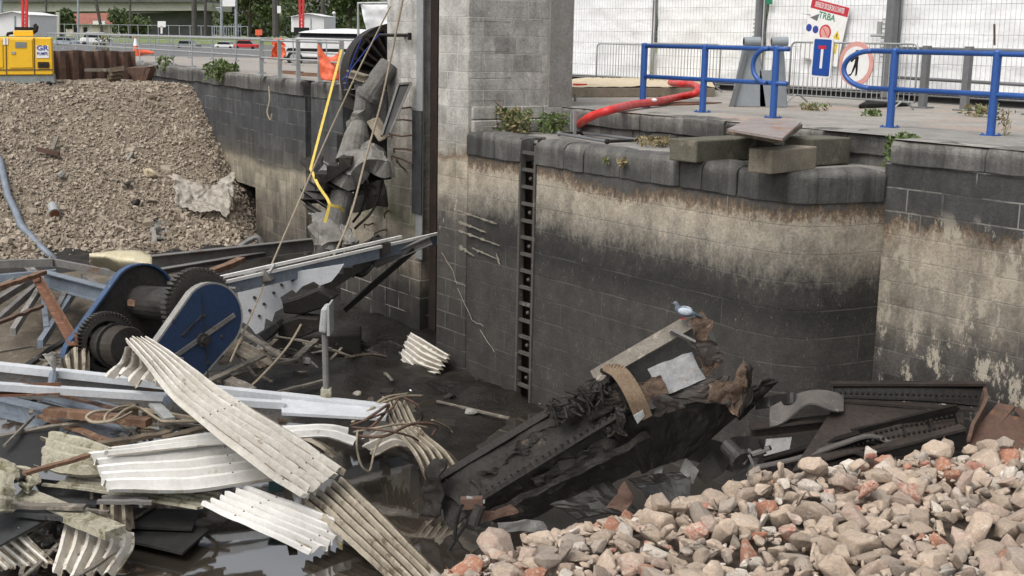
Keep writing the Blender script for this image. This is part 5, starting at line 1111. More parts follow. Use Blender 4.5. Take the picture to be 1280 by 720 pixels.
RB = [(48, 346, 98, 432, -3.6, .13, 'reddish rusty flat bar slanting in front of the truss'), (-4, 404, 52, 383, -3.6, .09, 'dark rusty bar end at the left edge below the truss'), (-4, 360, 55, 341, -3.45, .13, 'rusty splintered plank across the left of the truss'), (30, 460, 105, 410, -4., .10, 'thin dark rail slanting behind the white beams at left'), (45, 468, 118, 402, -4.05, .09, 'pale thin batten parallel to the dark rail left of the winch'), (165, 379, 302, 325, -3.1, .16, 'brown timber pole lying behind the winch plates'), (-4, 493, 76, 490, -3.5, .12, 'short red rusty beam end lying over the white beams at left'), (58, 514, 186, 528, -3.75, .16, 'long rusty timber under the white beams'), (75, 494, 150, 512, -3.7, .06, 'thin rusty rod behind the red beam end')]
for k, (a_, b_, c_, d_, z, h, lb) in enumerate(RB):
    mt = ['rust', 'rust_brown', 'wood_rusty', 'wet_steel', 'wood_grey', 'wood_rusty', 'rust', 'wood_rusty', 'rust_brown'][k]
    p0, p1 = Z(a_, b_, z), Z(c_, d_, z); mb = MB(); n_ = 7; pp_ = [p0+(p1-p0)*i/n_+ZD*.03*fbm((i*.9+k, 0, 0), 1.) for i in range(n_+1)]
    if k in (0, 6): mb.angle(p0, p1, h*1.1, .02)
    else: [mb.bar(pp_[i], pp_[i+1], h, h*.6) for i in range(n_)]
    tag(mb.build('rusty_bar' if 'rust' in mt and 'wood' not in mt else 'timber_piece', M[mt]), lb, 'bar' if 'bar' in lb or 'rod' in lb or 'rail' in lb else 'timber')
# cream cover
def cov(i, j):
    x = 112+78*i; y = 318-5*math.sin(i*PI)+(26+6*i)*j*(.35+.65*math.sin(min(1, i*1.15+.12)*PI*.55)); return Z(x, y, -3.0-.5*j**2-.25*(i-.4)**2)
crumple('fibreglass_cover', 'curved cream fibreglass cover lying behind the winch', 'cover', 'cream_plastic', cov, 24, 12, .03, 3, .02)
# -- winch
mk('rim_blue', (.035, .07, .145), (.022, .048, .105), 3., .5, bump=.2, patch=(.2, .2, .2), psc=2.2, pth=.56, fine=.3)
nA = nrm(A3((.72, -.66, .10))); eA = nrm(np.cross(ZD, nA)); eA = eA if eA[0] > 0 else -eA; eB = np.cross(nA, eA); eB = eB if eB[2] > 0 else -eB
CR = pY(236, 416, 18.9); CL = CR-nA*1.75; CL = CL+(pY(146, 404, CL[1])-CL)*.9
t = thing('cable_winch', 'big blue cable winch with two pear-shaped side plates and black gears', 'winch', (CL+CR)/2-ZD*1.0)
def pear(c, R1, R2, o1, o2, n=18):
    c1 = A3(o1); c2 = A3(o2); dv_ = c1-c2; L = np.linalg.norm(dv_); an = math.atan2(dv_[1], dv_[0]); b_ = math.acos((R1-R2)/L)
    pts = [c1+R1*A3((math.cos(an+x), math.sin(an+x))) for x in np.linspace(-b_, b_, n)]+[c2+R2*A3((math.cos(an+x), math.sin(an+x))) for x in np.linspace(b_, 2*PI-b_, n)]
    return [c+eA*p[0]+eB*p[1] for p in pts]
oU, oLw = (.42, .30), (-.52, -.50)
def cheek(c, front):
    if front: c = c-eB*.14; P_ = pear(c, .53, .44, oU, oLw)
    else: P_ = pear(c, .60, .50, oU, oLw)
    mb = MB(); mb.prism(P_, nA*.03); pl_ = mb.build('side_plate', M['winch_blue'], t)
    if not front: mb = MB(); mb.prism(pear(c+nA*.032, .585, .485, oU, oLw), nA*.012); mb.build('inner_face', M['grease_black'], pl_)
    mb = MB(); Q = pear(c, *((.56, .47) if front else (.63, .53)), oU, oLw); n = len(P_)
    off = nA*(-.12 if front else -.02); w_ = .15
    for i in range(n):
        k = (i+1) % n; mb.prism([P_[i]+off, Q[i]+off, Q[k]+off, P_[k]+off], nA*w_)
    mb.build('rim', M['winch_rim'] if front else M['rim_blue'], pl_); return pl_
plL = cheek(CL, 0); plR = cheek(CR, 1)
def gear(c, r, w_, nt, mat='grease_black', spokes=True):
    mb = MB()
    if spokes:
        mb.lathe(c, nA, [(r*.82, 0), (r*.82, w_), (r, w_), (r, 0)], 40)
        for k in range(5): a_ = k*2*PI/5; d = eA*math.cos(a_)+eB*math.sin(a_); mb.bar(c+nA*w_/2, c+nA*w_/2+d*r*.85, .08, w_*.6, nA)
        mb.lathe(c-nA*.03, nA, [(.14, 0), (.14, w_+.06)], 16)
    else: mb.lathe(c, nA, [(r, 0), (r, w_)], 32)
    for k in range(nt):
        a_ = k*2*PI/nt; d = eA*math.cos(a_)+eB*math.sin(a_); mb.bar(c+d*(r+.03), c+d*(r+.03)+nA*w_, PI*r/nt*1.0, .075, d)
    mb.build('gear_wheel', M['gear_steel'], t)
up = lambda c, o: c+eA*o[0]+eB*o[1]
gear(up(CL, oLw)+nA*.22+eB*.25+eA*.12, .45, .14, 52); gear(up(CR, oU)-nA*.42+eB*.02, .55, .16, 50, spokes=False); gear(up(CR, oLw)-nA*.38+eB*.1, .26, .16, 22, spokes=False)
ax0 = up(CL, oLw)+eB*.25+eA*.1
mb = MB(); mb.tube([ax0+nA*.35, ax0+nA*1.0], .30, 22); mb.tube([ax0+nA*.62, ax0+nA*.66], .36, 22); mb.build('drum', M['grease_black'], t)
for k in range(9): mb = MB(); mb.lathe(ax0+nA*(.70+.035*k), nA, [(.31, -.016), (.325, 0), (.31, .016)], 22); mb.build('rope_turn', M['cable_dark'], t)
ax1 = up(CL, oU); mb = MB(); mb.tube([ax1+nA*.04, ax1+nA*1.7], .27, 20); mb.build('drum', M['grease_black'], t)
mb = MB(); mb.tube([ax0+nA*.0, up(CR, oLw)+eB*.1-nA*.1], .07, 12); mb.build('shaft', M['wet_steel'], t)
for o in ((.95, .55), (-.85, -.72), (-.45, -.95)):
    mb = MB(); mb.tube([up(CL, o), up(CR, o)-nA*.05], .025, 8); mb.build('tie_rod', M['steel_grey'], t)
# fittings on the right plate
mb = MB(); CR = CR-eB*.14; c_ = CR+nA*.035+eA*.2; mb.bar(c_-eA*.62-eB*.22, c_+eA*.62+eB*.30, .07, .03, nA); mb.build('flat_bar', M['steel_grey'], plR)
mb = MB(); mb.lathe(c_, nA, [(.11, 0), (.11, .05), (.06, .05), (.06, .12)], 14); mb.build('bearing_boss', M['grease_black'], plR)
mb = MB(); c2_ = c_-eA*.68-eB*.18; mb.box(c2_+nA*.12, (.34, .28, .03), (eA, nA, eB)); mb.box(c2_+nA*.12-eB*.2, (.25, .22, .34), (eA, nA, eB)); mb.build('bracket', M['steel_grey'], plR)
mb = MB(); mb.bar(c_+eB*.12-eA*.35, c_+eB*.38+eA*.05, .02, .03, nA); mb.bar(c_+eB*.75+eA*.05, c_-eB*.7+eA*.05, .012, .012, nA); mb.build('weld_line', M['grease_black'], plR)
for k in range(6):
    an = k*2*PI/6; p = CR+nA*.032+(eA*math.cos(an)*.55+eB*math.sin(an)*.42); mb = MB(); mb.lathe(p, nA, [(.025, 0), (.02, .02)], 8); mb.build('bolt', M['gear_steel'], plR)
# -- long beams
def beam(name, label, p0, p1, h, w_, mat, t_=.02, up=(0, 0, 1)): return bm_(name, label, p0, p1, h, w_, mat, 'beam', 'i', up, None, t_)
t = thing('white_beam', 'long white double flanged beam lying across the wreckage from the left edge', 'beam', Z(240, 500, -4.0))
za_, zb_ = -3.35, -3.95
def wl(x, y): k = (x+30)/520; return Z(x, y, za_+(zb_-za_)*k)
mb = MB(); mb.bar(wl(-30, 455), wl(487, 511), .16, .10); mb.build('flange', M['steel_white'], t)
mb = MB(); mb.bar(wl(-30, 457)-ZD*.26+A3((0, .12, 0)), wl(480, 512)-ZD*.16+A3((0, .1, 0)), .02, .36); mb.build('web', M['steel_grey'], t)
mb = MB(); mb.bar(wl(-30, 481), wl(355, 506), .14, .09); mb.build('flange', M['steel_white'], t)
mb = MB(); mb.prism([wl(352, 492)+ZD*.03, wl(488, 507)+ZD*.03, wl(482, 521)-ZD*.02, wl(352, 512)-ZD*.04], ZD*-.04); mb.build('end_plate', M['steel_white'], t)
for x, y0, y1 in ((68, 461, 487), (213, 478, 501)):
    mb = MB(); mb.tube([wl(x, y0), wl(x-4, y1)], .06, 8); mb.build('spacer', M['steel_bluegrey'], t)
t = thing('white_beam', 'long white beam sloping up into the dark slot of the tower', 'beam', pY(400, 325, 22))
Ba, Bb = pY(262, 357, 20.2), pv(547, 292, 12.9)
dB = nrm(Bb-Ba); 
mb = MB(); mb.bar(Ba, Bb, .05, .05); mb.build('flange_edge', M['sheet_white'], t)
mb = MB(); mb.bar(Ba+ZD*.09+A3((.05, .14, 0)), Ba+ZD*.09+A3((.05, .14, 0))+(Bb-Ba)*.80, .05, .05); mb.build('flange_edge', M['sheet_white'], t)
mb = MB(); mb.bar(Ba-ZD*.12+A3((0, .08, 0)), Bb-ZD*.12+A3((0, .08, 0)), .10, .20); mb.build('web', M['steel_bluegrey'], t)
mb = MB(); q = Ba+(Bb-Ba)*.25; mb.bar(q+ZD*.12, q-ZD*.02-dB*.12, .06, .03, dB); mb.build('clip', M['galvanised'], t)
beam('steel_beam', 'grey riveted girder lying behind the winch at the gravel toe', Z(150, 333, -4.1), Z(402, 305, -4.1), .34, .22, 'steel_grey')
beam('steel_beam', 'lower grey girder parallel behind the brown timber pole', Z(180, 343, -4.1), Z(330, 318, -4.2), .14, .2, 'steel_grey')
beam('steel_beam', 'heavy dark grey channel beam sloping down at the left edge under the white beams', Z(-30, 500, -3.9), Z(168, 547, -4.1), .26, .18, 'steel_bluegrey', .03)
beam('steel_beam', 'flat blue grey beam piece just above the heavy channel', Z(-10, 474, -3.8), Z(140, 515, -3.9), .05, .4, 'steel_bluegrey', .02)
beam('steel_beam', 'thin dark strut under the sloping upper white beam near the tower', pY(430, 388, 23.2), pY(518, 312, 23.6), .1, .08, 'wet_steel')
beam('steel_beam', 'wider dark strut end below the right end of the sloping beam', pY(468, 330, 23.4), pY(538, 300, 23.7), .16, .12, 'steel_grey')
# -- broken white plate with holes behind the winch
def plate2d(name, label, pts, Y, mat, thick, parent=None, cat='plate', slope=0):
    mb = MB(); mb.prism([pY(x, y, Y+slope*(y-pts[0][1])) for x, y in pts], (0, thick, 0)); return tag(mb.build(name, M[mat], parent), *(None, None) if parent else (label, cat))
ja = [(296, 352), (330, 345), (380, 338), (430, 330), (424, 340), (414, 352), (400, 357), (392, 352), (378, 358), (370, 366), (365, 362), (350, 372), (356, 384), (344, 390), (340, 402), (332, 398), (330, 412), (320, 418), (312, 408), (300, 400)]
t = thing('torn_plate', 'big torn pale steel plate with holes standing behind the winch', 'plate', pY(350, 400, 21.6))
mb = MB(); mb.prism([pY(x, y, 21.6) for x, y in ja], (0, .03, 0)); mb.build('plate', M['white_plate'], t)
for k, (x, y) in enumerate([(318, 372), (330, 380), (342, 366), (352, 356), (324, 395), (366, 350), (312, 388), (338, 352)]):
    mb = MB(); mb.tube([pY(x, y, 21.575), pY(x, y, 21.595)], .028, 8); mb.build('bolt_hole', M['grease_black'], t)
for k, (pts, mt, lb) in enumerate([
    ([(372, 372), (352, 378), (354, 392), (376, 394), (402, 386), (418, 372), (396, 362)], 'wet_steel', 'dark crumpled bracket hanging in front of the torn pale plate'),
    ([(350, 404), (346, 420), (372, 424), (402, 412), (398, 398), (372, 396)], 'burnt_steel', 'lower dark crumpled box below the torn pale plate'),
    ([(300, 342), (330, 338), (340, 352), (318, 356)], 'steel_grey', 'small grey gusset left of the torn pale plate'),
    ([(322, 418), (344, 402), (350, 410), (332, 428)], 'black_board', 'black triangular scrap under the torn pale plate')]):
    mb = MB(); mb.prism([pY(x, y, 21.2-.1*k) for x, y in pts], (.05, .35, .0)); tag(mb.build('crumpled_scrap', M[mt], bevel=.03), lb, 'scrap')
# dark plinth and mud items
mb = MB(); mb.prism([Z(338, 452, -4.85), Z(452, 448, -4.85), Z(452, 436, -4.85), Z(345, 438, -4.85)], (0, 0, .48)); tag(mb.build('concrete_plinth', M['concrete_dark'], bevel=.04), 'black wet concrete plinth standing in the mud beyond the lamp', 'plinth')
mb = MB(); mb.tube([Z(432, 447, -4.4), Z(450, 444, -4.45), Z(466, 443, -4.5), Z(482, 446, -4.6)], .03, 5); tag(mb.build('dead_branch', M['wood_old']), 'thin branch lying on the black plinth edge', 'branch')
# floodlight
pF = wl(408, 500)+ZD*.05
t = thing('floodlight', 'grey floodlight head on a tall post clamped to the white beam', 'lamp', pF)
topF = pY(406, 418, pF[1])
mb = MB(); mb.tube([pF, topF], .045, 10); mb.build('post', M['steel_grey'], t)
mb = MB(); F2 = lambda x, y, d: pY(x, y, pF[1]+d); mb.prism([F2(398, 416, -.1), F2(408, 417, -.1), F2(410, 384, -.1), F2(401, 386, -.1)], (0, .34, 0)); mb.build('lamp_head', M['lamp_grey'], t, bevel=.03)
mb = MB(); mb.prism([F2(408.5, 420, -.14), F2(412, 420, -.14), F2(411.5, 382, -.14), F2(409, 382, -.14)], (0, .42, 0)); mb.build('lamp_rim', M['galvanised'], t)
mb = MB(); mb.box(pF+ZD*.06, (.14, .14, .12)); [mb.tube([pF+A3((s_*.05, 0, .05)), pF+A3((s_*.09, -.05, -.22))], .012, 5) for s_ in (-1, 1)]; mb.build('clamp', M['sheet_mossy'], t)
# -- corrugated sheets
corr('corrugated_sheet', 'small pale curled corrugated sheet standing in the mud by the tower foot', [(Z(512, 416, -4.2), Z(500, 448, -4.55)), (Z(535, 428, -4.3), Z(520, 466, -4.75)), (Z(562, 444, -4.35), Z(545, 471, -4.72))], 6, .09, 'sheet_dirty', grp=G, jag=.06)
corr('corrugated_sheet', 'long twisted off-white corrugated sheet draped diagonally over the white beams', [(Z(158, 428, -2.75), Z(186, 424, -2.7)), (Z(178, 452, -2.85), Z(222, 446, -2.8)), (Z(214, 498, -3.1), Z(262, 476, -3.05)), (Z(262, 540, -3.4), Z(318, 512, -3.35)), (Z(322, 584, -3.75), Z(376, 548, -3.7)), (Z(376, 622, -4.1), Z(430, 586, -4.05))], 6, .12, 'sheet_dirty', screws=(.55, .9), grp=G, ns=8, jag=.05, wob=.016)
corr('corrugated_sheet', 'torn fan of off-white corrugated metal between winch and white beams', [(Z(134, 468, -3.35), Z(206, 482, -3.35)), (Z(150, 452, -3.15), Z(212, 464, -3.2)), (Z(158, 432, -2.85), Z(200, 448, -2.95))], 5, .09, 'sheet_dirty', grp=G, jag=.1)
corr('corrugated_sheet', 'clean white corrugated sheet lying flat in the middle of the pile', [(Z(116, 569, -3.85), Z(134, 612, -4.05)), (Z(230, 556, -3.85), Z(240, 611, -4.05)), (Z(322, 546, -3.85), Z(345, 597, -4.05))], 5, .12, 'sheet_white', screws=(.75,), grp=G, jag=.05, trap=True)
corr('corrugated_sheet', 'narrow white sheet strip bent along the top of the clean white sheet', [(Z(130, 562, -3.75), Z(134, 569, -3.78)), (Z(230, 547, -3.72), Z(236, 558, -3.76)), (Z(330, 536, -3.7), Z(338, 550, -3.74)), (Z(400, 531, -3.75), Z(404, 545, -3.8)), (Z(436, 536, -3.9), Z(446, 558, -4.0))], 2, .06, 'sheet_white', grp=G, jag=.08)
corr('corrugated_sheet', 'bright white corrugated sheet sloping into the puddle at the bottom', [(Z(252, 632, -4.2), Z(312, 608, -4.15)), (Z(318, 662, -4.35), Z(380, 632, -4.3)), (Z(386, 694, -4.62), Z(450, 659, -4.55))], 6, .10, 'sheet_white', screws=(.3, .93), grp=G, jag=.04)
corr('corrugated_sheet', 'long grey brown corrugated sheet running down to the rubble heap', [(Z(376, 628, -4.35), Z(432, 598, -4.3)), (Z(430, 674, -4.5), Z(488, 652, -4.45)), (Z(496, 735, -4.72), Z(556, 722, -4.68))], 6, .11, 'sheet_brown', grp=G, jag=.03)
corr('corrugated_sheet', 'mossy torn corrugated sheet lying over black boards at left', [(Z(64, 541, -3.8), Z(46, 582, -3.95)), (Z(98, 548, -3.82), Z(84, 592, -4.0)), (Z(150, 566, -3.9), Z(132, 592, -4.0))], 4, .09, 'sheet_mossy', grp=G, jag=.07, trap=True)
corr('corrugated_sheet', 'mossy corrugated sheet cut by the left picture edge', [(Z(-30, 568, -3.8), Z(-30, 640, -4.0)), (Z(0, 575, -3.82), Z(-4, 640, -4.0)), (Z(20, 586, -3.9), Z(15, 637, -4.05))], 4, .09, 'sheet_mossy', grp=G, jag=.05, trap=True)
corr('corrugated_sheet', 'small mossy sheet scrap between the two mossy sheets', [(Z(20, 582, -3.95), Z(22, 606, -4.1)), (Z(36, 585, -3.95), Z(34, 616, -4.1)), (Z(50, 598, -4.05), Z(40, 612, -4.1))], 3, .06, 'sheet_mossy', grp=G, jag=.06, trap=True)
corr('corrugated_sheet', 'long mossy flattened sheet under the clean white sheet', [(Z(50, 606, -4.15), Z(128, 590, -4.1)), (Z(130, 617, -4.2), Z(200, 604, -4.15)), (Z(248, 637, -4.3), Z(280, 614, -4.25))], 5, .05, 'sheet_mossy', grp=G, jag=.05, trap=True)
corr('corrugated_sheet', 'dirty ribbed sheet with dark valleys standing out at the bottom left', [(Z(84, 650, -4.35), Z(168, 664, -4.3)), (Z(74, 684, -4.5), Z(166, 686, -4.5)), (Z(64, 716, -4.68), Z(142, 722, -4.68))], 6, .10, 'sheet_dirty', grp=G, jag=.08)
corr('corrugated_sheet', 'pale ribbed sheet corner at the lower left edge', [(Z(-50, 676, -4.35), Z(28, 664, -4.3)), (Z(-30, 694, -4.5), Z(48, 684, -4.45)), (Z(-8, 712, -4.62), Z(72, 706, -4.6))], 6, .09, 'sheet_dirty', grp=G, jag=.05)
corr('corrugated_sheet', 'brown ribbed sheet in shadow behind the sheet with dark valleys', [(Z(112, 626, -4.35), Z(165, 630, -4.35)), (Z(108, 652, -4.5), Z(168, 660, -4.5))], 4, .08, 'sheet_brown', grp=G, jag=.1)
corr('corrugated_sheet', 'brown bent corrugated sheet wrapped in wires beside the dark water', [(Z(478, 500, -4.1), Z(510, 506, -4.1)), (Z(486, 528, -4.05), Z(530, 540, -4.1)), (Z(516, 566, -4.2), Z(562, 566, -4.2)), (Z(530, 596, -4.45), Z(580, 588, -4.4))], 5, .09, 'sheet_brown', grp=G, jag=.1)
corr('corrugated_sheet', 'torn light corrugated piece under the wire tangle', [(Z(452, 540, -4.2), Z(470, 568, -4.4)), (Z(480, 528, -4.1), Z(498, 556, -4.3)), (Z(510, 545, -4.2), Z(520, 562, -4.3))], 4, .08, 'sheet_dirty', grp=G, jag=.15)
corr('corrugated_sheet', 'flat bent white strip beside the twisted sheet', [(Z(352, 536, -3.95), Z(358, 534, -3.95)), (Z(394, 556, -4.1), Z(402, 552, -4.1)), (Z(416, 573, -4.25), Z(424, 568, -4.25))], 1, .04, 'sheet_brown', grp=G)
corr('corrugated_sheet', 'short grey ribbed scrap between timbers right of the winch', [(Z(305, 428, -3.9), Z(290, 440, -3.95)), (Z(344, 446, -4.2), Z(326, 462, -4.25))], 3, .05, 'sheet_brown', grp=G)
corr('corrugated_sheet', 'small off-white folded sheet end sticking up on the white beam', [(Z(54, 444, -3.15), Z(68, 440, -3.1)), (Z(60, 452, -3.25), Z(76, 446, -3.2)), (Z(66, 462, -3.4), Z(74, 462, -3.4))], 1, .04, 'sheet_dirty', grp=G)
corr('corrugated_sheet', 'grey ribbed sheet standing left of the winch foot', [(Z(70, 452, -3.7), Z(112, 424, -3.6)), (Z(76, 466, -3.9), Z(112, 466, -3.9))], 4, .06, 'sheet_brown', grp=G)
# black boards
for k, (pts, zz, mt, lb) in enumerate([([(-20, 600), (-20, 556), (75, 530), (72, 548), (48, 588), (20, 604)], -4.0, 'black_board', 'large black board under the mossy sheets at left'),
    ([(-20, 650), (60, 634), (66, 648), (-10, 690)], -4.3, 'dark_panel', 'dark grey bitumen sheet at the left edge below the mossy sheets'),
    ([(142, 674), (196, 652), (262, 664), (228, 694)], -4.66, 'black_board', 'black board floating on the bright puddle'),
    ([(40, 600), (130, 610), (120, 634), (60, 634)], -4.35, 'dark_panel', 'dark panel in the gap under the long mossy sheet'),
    ([(120, 636), (250, 640), (240, 664), (130, 660)], -4.6, 'black_board', 'dark wet panel under the clean white sheet')]):
    mb = MB(); mb.prism([Z(x, y, zz) for x, y in pts], (0, 0, .03)); tag(mb.build('dark_board', M[mt]), lb, 'board')
# timbers
TB = [(15, 632, 106, 634, -4.1, .12, 'wood_grey', 'pale timber lying level at left under the mossy sheet'), (20, 640, 104, 648, -4.2, .16, 'dark_panel', 'dark timber directly below the pale level timber'), (30, 620, 144, 666, -4.2, .26, 'sheet_mossy', 'mossy brown board slanting down at bottom left'),
      (122, 627, 190, 628, -4.15, .07, 'steel_grey', 'thin grey metal strip under the clean white sheet'), (128, 622, 186, 622, -4.2, .06, 'steel_grey', 'second thinner metal strip just above the other'), (118, 556, 212, 541, -3.85, .13, 'wood_old', 'mossy timber behind the clean white sheet'), (206, 548, 262, 533, -3.85, .13, 'wood_old', 'timber end left of the twisted sheet'), (30, 592, 110, 570, -3.75, .08, 'wood_rusty', 'narrow brown batten across the mossy torn sheet'),
      (254, 480, 330, 444, -4.0, .12, 'wood_grey', 'pale timber leaning right of the blue winch'), (290, 470, 372, 448, -4.3, .1, 'wood_grey', 'long thin timber lying toward the black plinth'), (300, 412, 352, 446, -4.0, .10, 'wood_grey', 'grey timber slanting down from the torn plate'), (278, 455, 300, 425, -3.9, .12, 'wood_old', 'short upright timber right of the winch plate'), (348, 490, 408, 475, -4.5, .07, 'wood_grey', 'thin stick lying on the mud left of the lamp post'), (268, 468, 312, 488, -4.1, .22, 'wood_grey', 'broad grey board under the rope right of the winch'), (225, 465, 310, 430, -4.25, .15, 'wood_old', 'dark timber under the winch plate'), (315, 455, 345, 425, -4.2, .08, 'wood_old', 'splintered stick near the black plinth'), (370, 448, 395, 425, -4.3, .12, 'wood_grey', 'pale broken board leaning on the black plinth'), (50, 520, 160, 560, -3.95, .1, 'wood_rusty', 'brown batten under the heavy channel beam'), (180, 512, 260, 526, -3.75, .06, 'cable_tan', 'thin pale conduit lying by the cable loops'), (110, 520, 220, 548, -4.0, .14, 'wood_old', 'timber half hidden behind the cable loops'), (200, 520, 246, 512, -3.85, .14, 'wood_grey', 'split grey board end under the twisted sheet'), (90, 500, 170, 506, -3.9, .1, 'steel_grey', 'grey bar in the shade between the white beams'), (192, 504, 212, 524, -3.7, .14, 'lamp_grey', 'small pale tilted board beside the cable loops'), (355, 602, 366, 640, -4.5, .1, 'wood_old', 'short timber in shade below the twisted sheet')]
for k, (a_, b_, c_, d_, z, h, mt, lb) in enumerate(TB):
    p0, p1 = Z(a_, b_, z), Z(c_, d_, z); mb = MB(); n_ = 6
    pp_ = [p0+(p1-p0)*i/n_+ZD*.02*fbm((i*.9+k*3, 1, 0), 1.) for i in range(n_+1)]
    for i in range(n_):
        w_ = h*(1+.15*fbm((i*1.3, k, 2), 1.)); mb.bar(pp_[i], pp_[i+1]+(pp_[i+1]-pp_[i])*.02, w_, max(h*.35, .04))
    tag(mb.build('timber' if 'wood' in mt or mt == 'sheet_mossy' else 'scrap_strip', M[mt]), lb, 'timber' if 'wood' in mt else 'strip')
# splinters: each a small loose stick
sp = MB(); sp.bar((-.5, 0, 0), (.15, .02, .01), .05, .03); sp.bar((.14, .018, .01), (.5, -.01, 0), .045, .025)
proto = None
spots = [(20+280*rng.random(), 485+60*rng.random(), -3.95-.1*rng.random()) for _ in range(22)]+[(300+150*rng.random(), 425+60*rng.random(), -4.72) for _ in range(14)]+[(10+150*rng.random(), 620+90*rng.random(), -4.6) for _ in range(14)]+[(x, y, z) for x, y, z in ((232, 470, -4.2), (250, 462, -4.1), (318, 470, -4.4), (335, 436, -4.1), (300, 450, -4.1), (20, 520, -4.2), (40, 540, -4.2), (70, 500, -4.), (120, 508, -3.95), (150, 536, -4.), (178, 532, -4.), (222, 536, -3.95), (12, 700, -4.7), (40, 708, -4.7), (30, 640, -4.45), (90, 640, -4.4), (210, 620, -4.5), (60, 470, -4.1), (90, 460, -4.1), (20, 440, -4.3), (325, 350, -4.), (280, 330, -4.3), (380, 430, -4.4), (410, 440, -4.5), (265, 500, -4.2), (300, 520, -4.3), (480, 470, -4.65), (590, 515, -4.72))]
proto = sp.build('wood_splinter', M['wood_grey'], origin=(0, 0, 0))
tag(proto, 'small loose wooden splinter lying among the wreckage', 'splinter', 'wooden splinters strewn in the pit')
for k, q in enumerate(spots):
    o = proto if k == 0 else proto.copy()
    if k: COL.objects.link(o)
    o.location = tuple(Z(*q)+ZD*.04); o.rotation_euler = (rng.normal()*.2, rng.normal()*.13, rng.random()*6.3); s_ = .6+rng.random()*1.0; o.scale = (s_, 1, 1)
# bent metal shards
sh = MB(); sh.grid(lambda i, j: A3((i-.5, (j-.5)*.45*(1-.5*i), .10*math.sin(i*4)+.05*math.sin(j*5+i*3))), 10, 5)
sh0 = sh.build('metal_shard', M['steel_grey'], origin=(0, 0, 0), solid=.012)
tag(sh0, 'small bent grey metal shard lying among the wreckage', 'shard', 'bent metal shards strewn in the pit')
for k in range(44):
    o = sh0 if k == 0 else sh0.copy()
    if k: COL.objects.link(o)
    q = [(10+280*rng.random(), 485+60*rng.random(), -4.05), (290+140*rng.random(), 400+50*rng.random(), -4.65), (0+130*rng.random(), 600+110*rng.random(), -4.62)][k % 3]
    o.location = tuple(Z(*q)); o.rotation_euler = (rng.normal()*.5, rng.normal()*.4, rng.random()*6.3); s_ = .25+.45*rng.random(); o.scale = (s_, s_, s_)
# cables
def ztube(name, label, pts, r, mat, cat='cable', grp=None, n=5):
    mb = MB(); mb.tube(cr([Z(*q) for q in pts], 8), r, n); return tag(mb.build(name, M[mat], smooth=True), label, cat, grp)
ztube('cable_coil', 'loose pale cable looping over the rusty timber, large loop', [(160, 508, -3.6), (142, 513, -3.6), (118, 515, -3.55), (108, 522, -3.6), (118, 528, -3.6), (140, 525, -3.55), (158, 512, -3.55), (175, 510, -3.6), (198, 524, -3.7), (212, 527, -3.7), (278, 526, -3.75)], .022, 'cable_tan')
ztube('cable_coil', 'loose pale cable looping over the rusty timber, inner loop', [(165, 515, -3.58), (148, 524, -3.55), (132, 527, -3.55), (134, 517, -3.5), (150, 509, -3.55), (170, 507, -3.6)], .018, 'cable_tan')
W_ = [[(440, 528, -4.0), (470, 508, -3.9), (500, 496, -3.9), (528, 495, -4.0)], [(438, 532, -4.05), (465, 522, -3.9), (488, 512, -3.85), (497, 500, -3.9), (505, 494, -3.95)], [(442, 540, -4.1), (470, 535, -3.9), (505, 530, -3.95), (535, 535, -4.1)], [(445, 545, -4.1), (480, 545, -3.95), (515, 530, -3.9), (545, 532, -4.05), (540, 545, -4.2)], [(447, 538, -4.05), (446, 560, -4.1), (452, 582, -4.3), (462, 588, -4.4), (468, 565, -4.2), (478, 545, -4.05)], [(500, 495, -3.9), (520, 505, -4.0), (528, 520, -4.2), (524, 528, -4.4)], [(455, 520, -4.), (480, 498, -3.85), (510, 492, -3.9)], [(440, 534, -4.05), (480, 538, -3.85), (512, 545, -4.), (530, 556, -4.2)], [(540, 525, -4.2), (560, 535, -4.6), (568, 545, -4.74)], [(452, 528, -4.0), (472, 515, -3.8), (486, 506, -3.85), (478, 520, -3.9), (460, 538, -4.0)]]
wl_ = ['running highest over the bent brown sheet', 'rising to the tip of the bent brown sheet', 'crossing level over the torn light piece', 'lying lowest across the bent brown sheet', 'hanging down in a loop to the dark water', 'hooked over the tip of the brown sheet', 'arching furthest back over the white beam end', 'slanting toward the dark water', 'trailing off to the right into the water', 'curled beside the white strip end']
for k, q in enumerate(W_): ztube('loose_wire', 'thin wire of the tangle '+wl_[k], q, .016 if k % 3 else .022, 'cable_tan' if k % 2 == 0 else 'rust_brown', 'wire', 'tangled wires beside the dark water')
# bucket
q = Z(350, 612, -4.55); t = thing('teal_bucket', 'small battered teal box half hidden under the twisted sheet', 'box', q); mb = MB(); mb.prism([q+A3((-.14, -.1, 0)), q+A3((.12, -.12, 0)), q+A3((.14, .12, 0)), q+A3((-.12, .13, 0))], (0.02, 0, .24)); mb.build('box_body', M['bucket_teal'], t, bevel=.02); mb = MB(); mb.box(q+A3((.01, 0, .25)), (.3, .3, .03)); mb.build('lid', M['bucket_teal'], t)
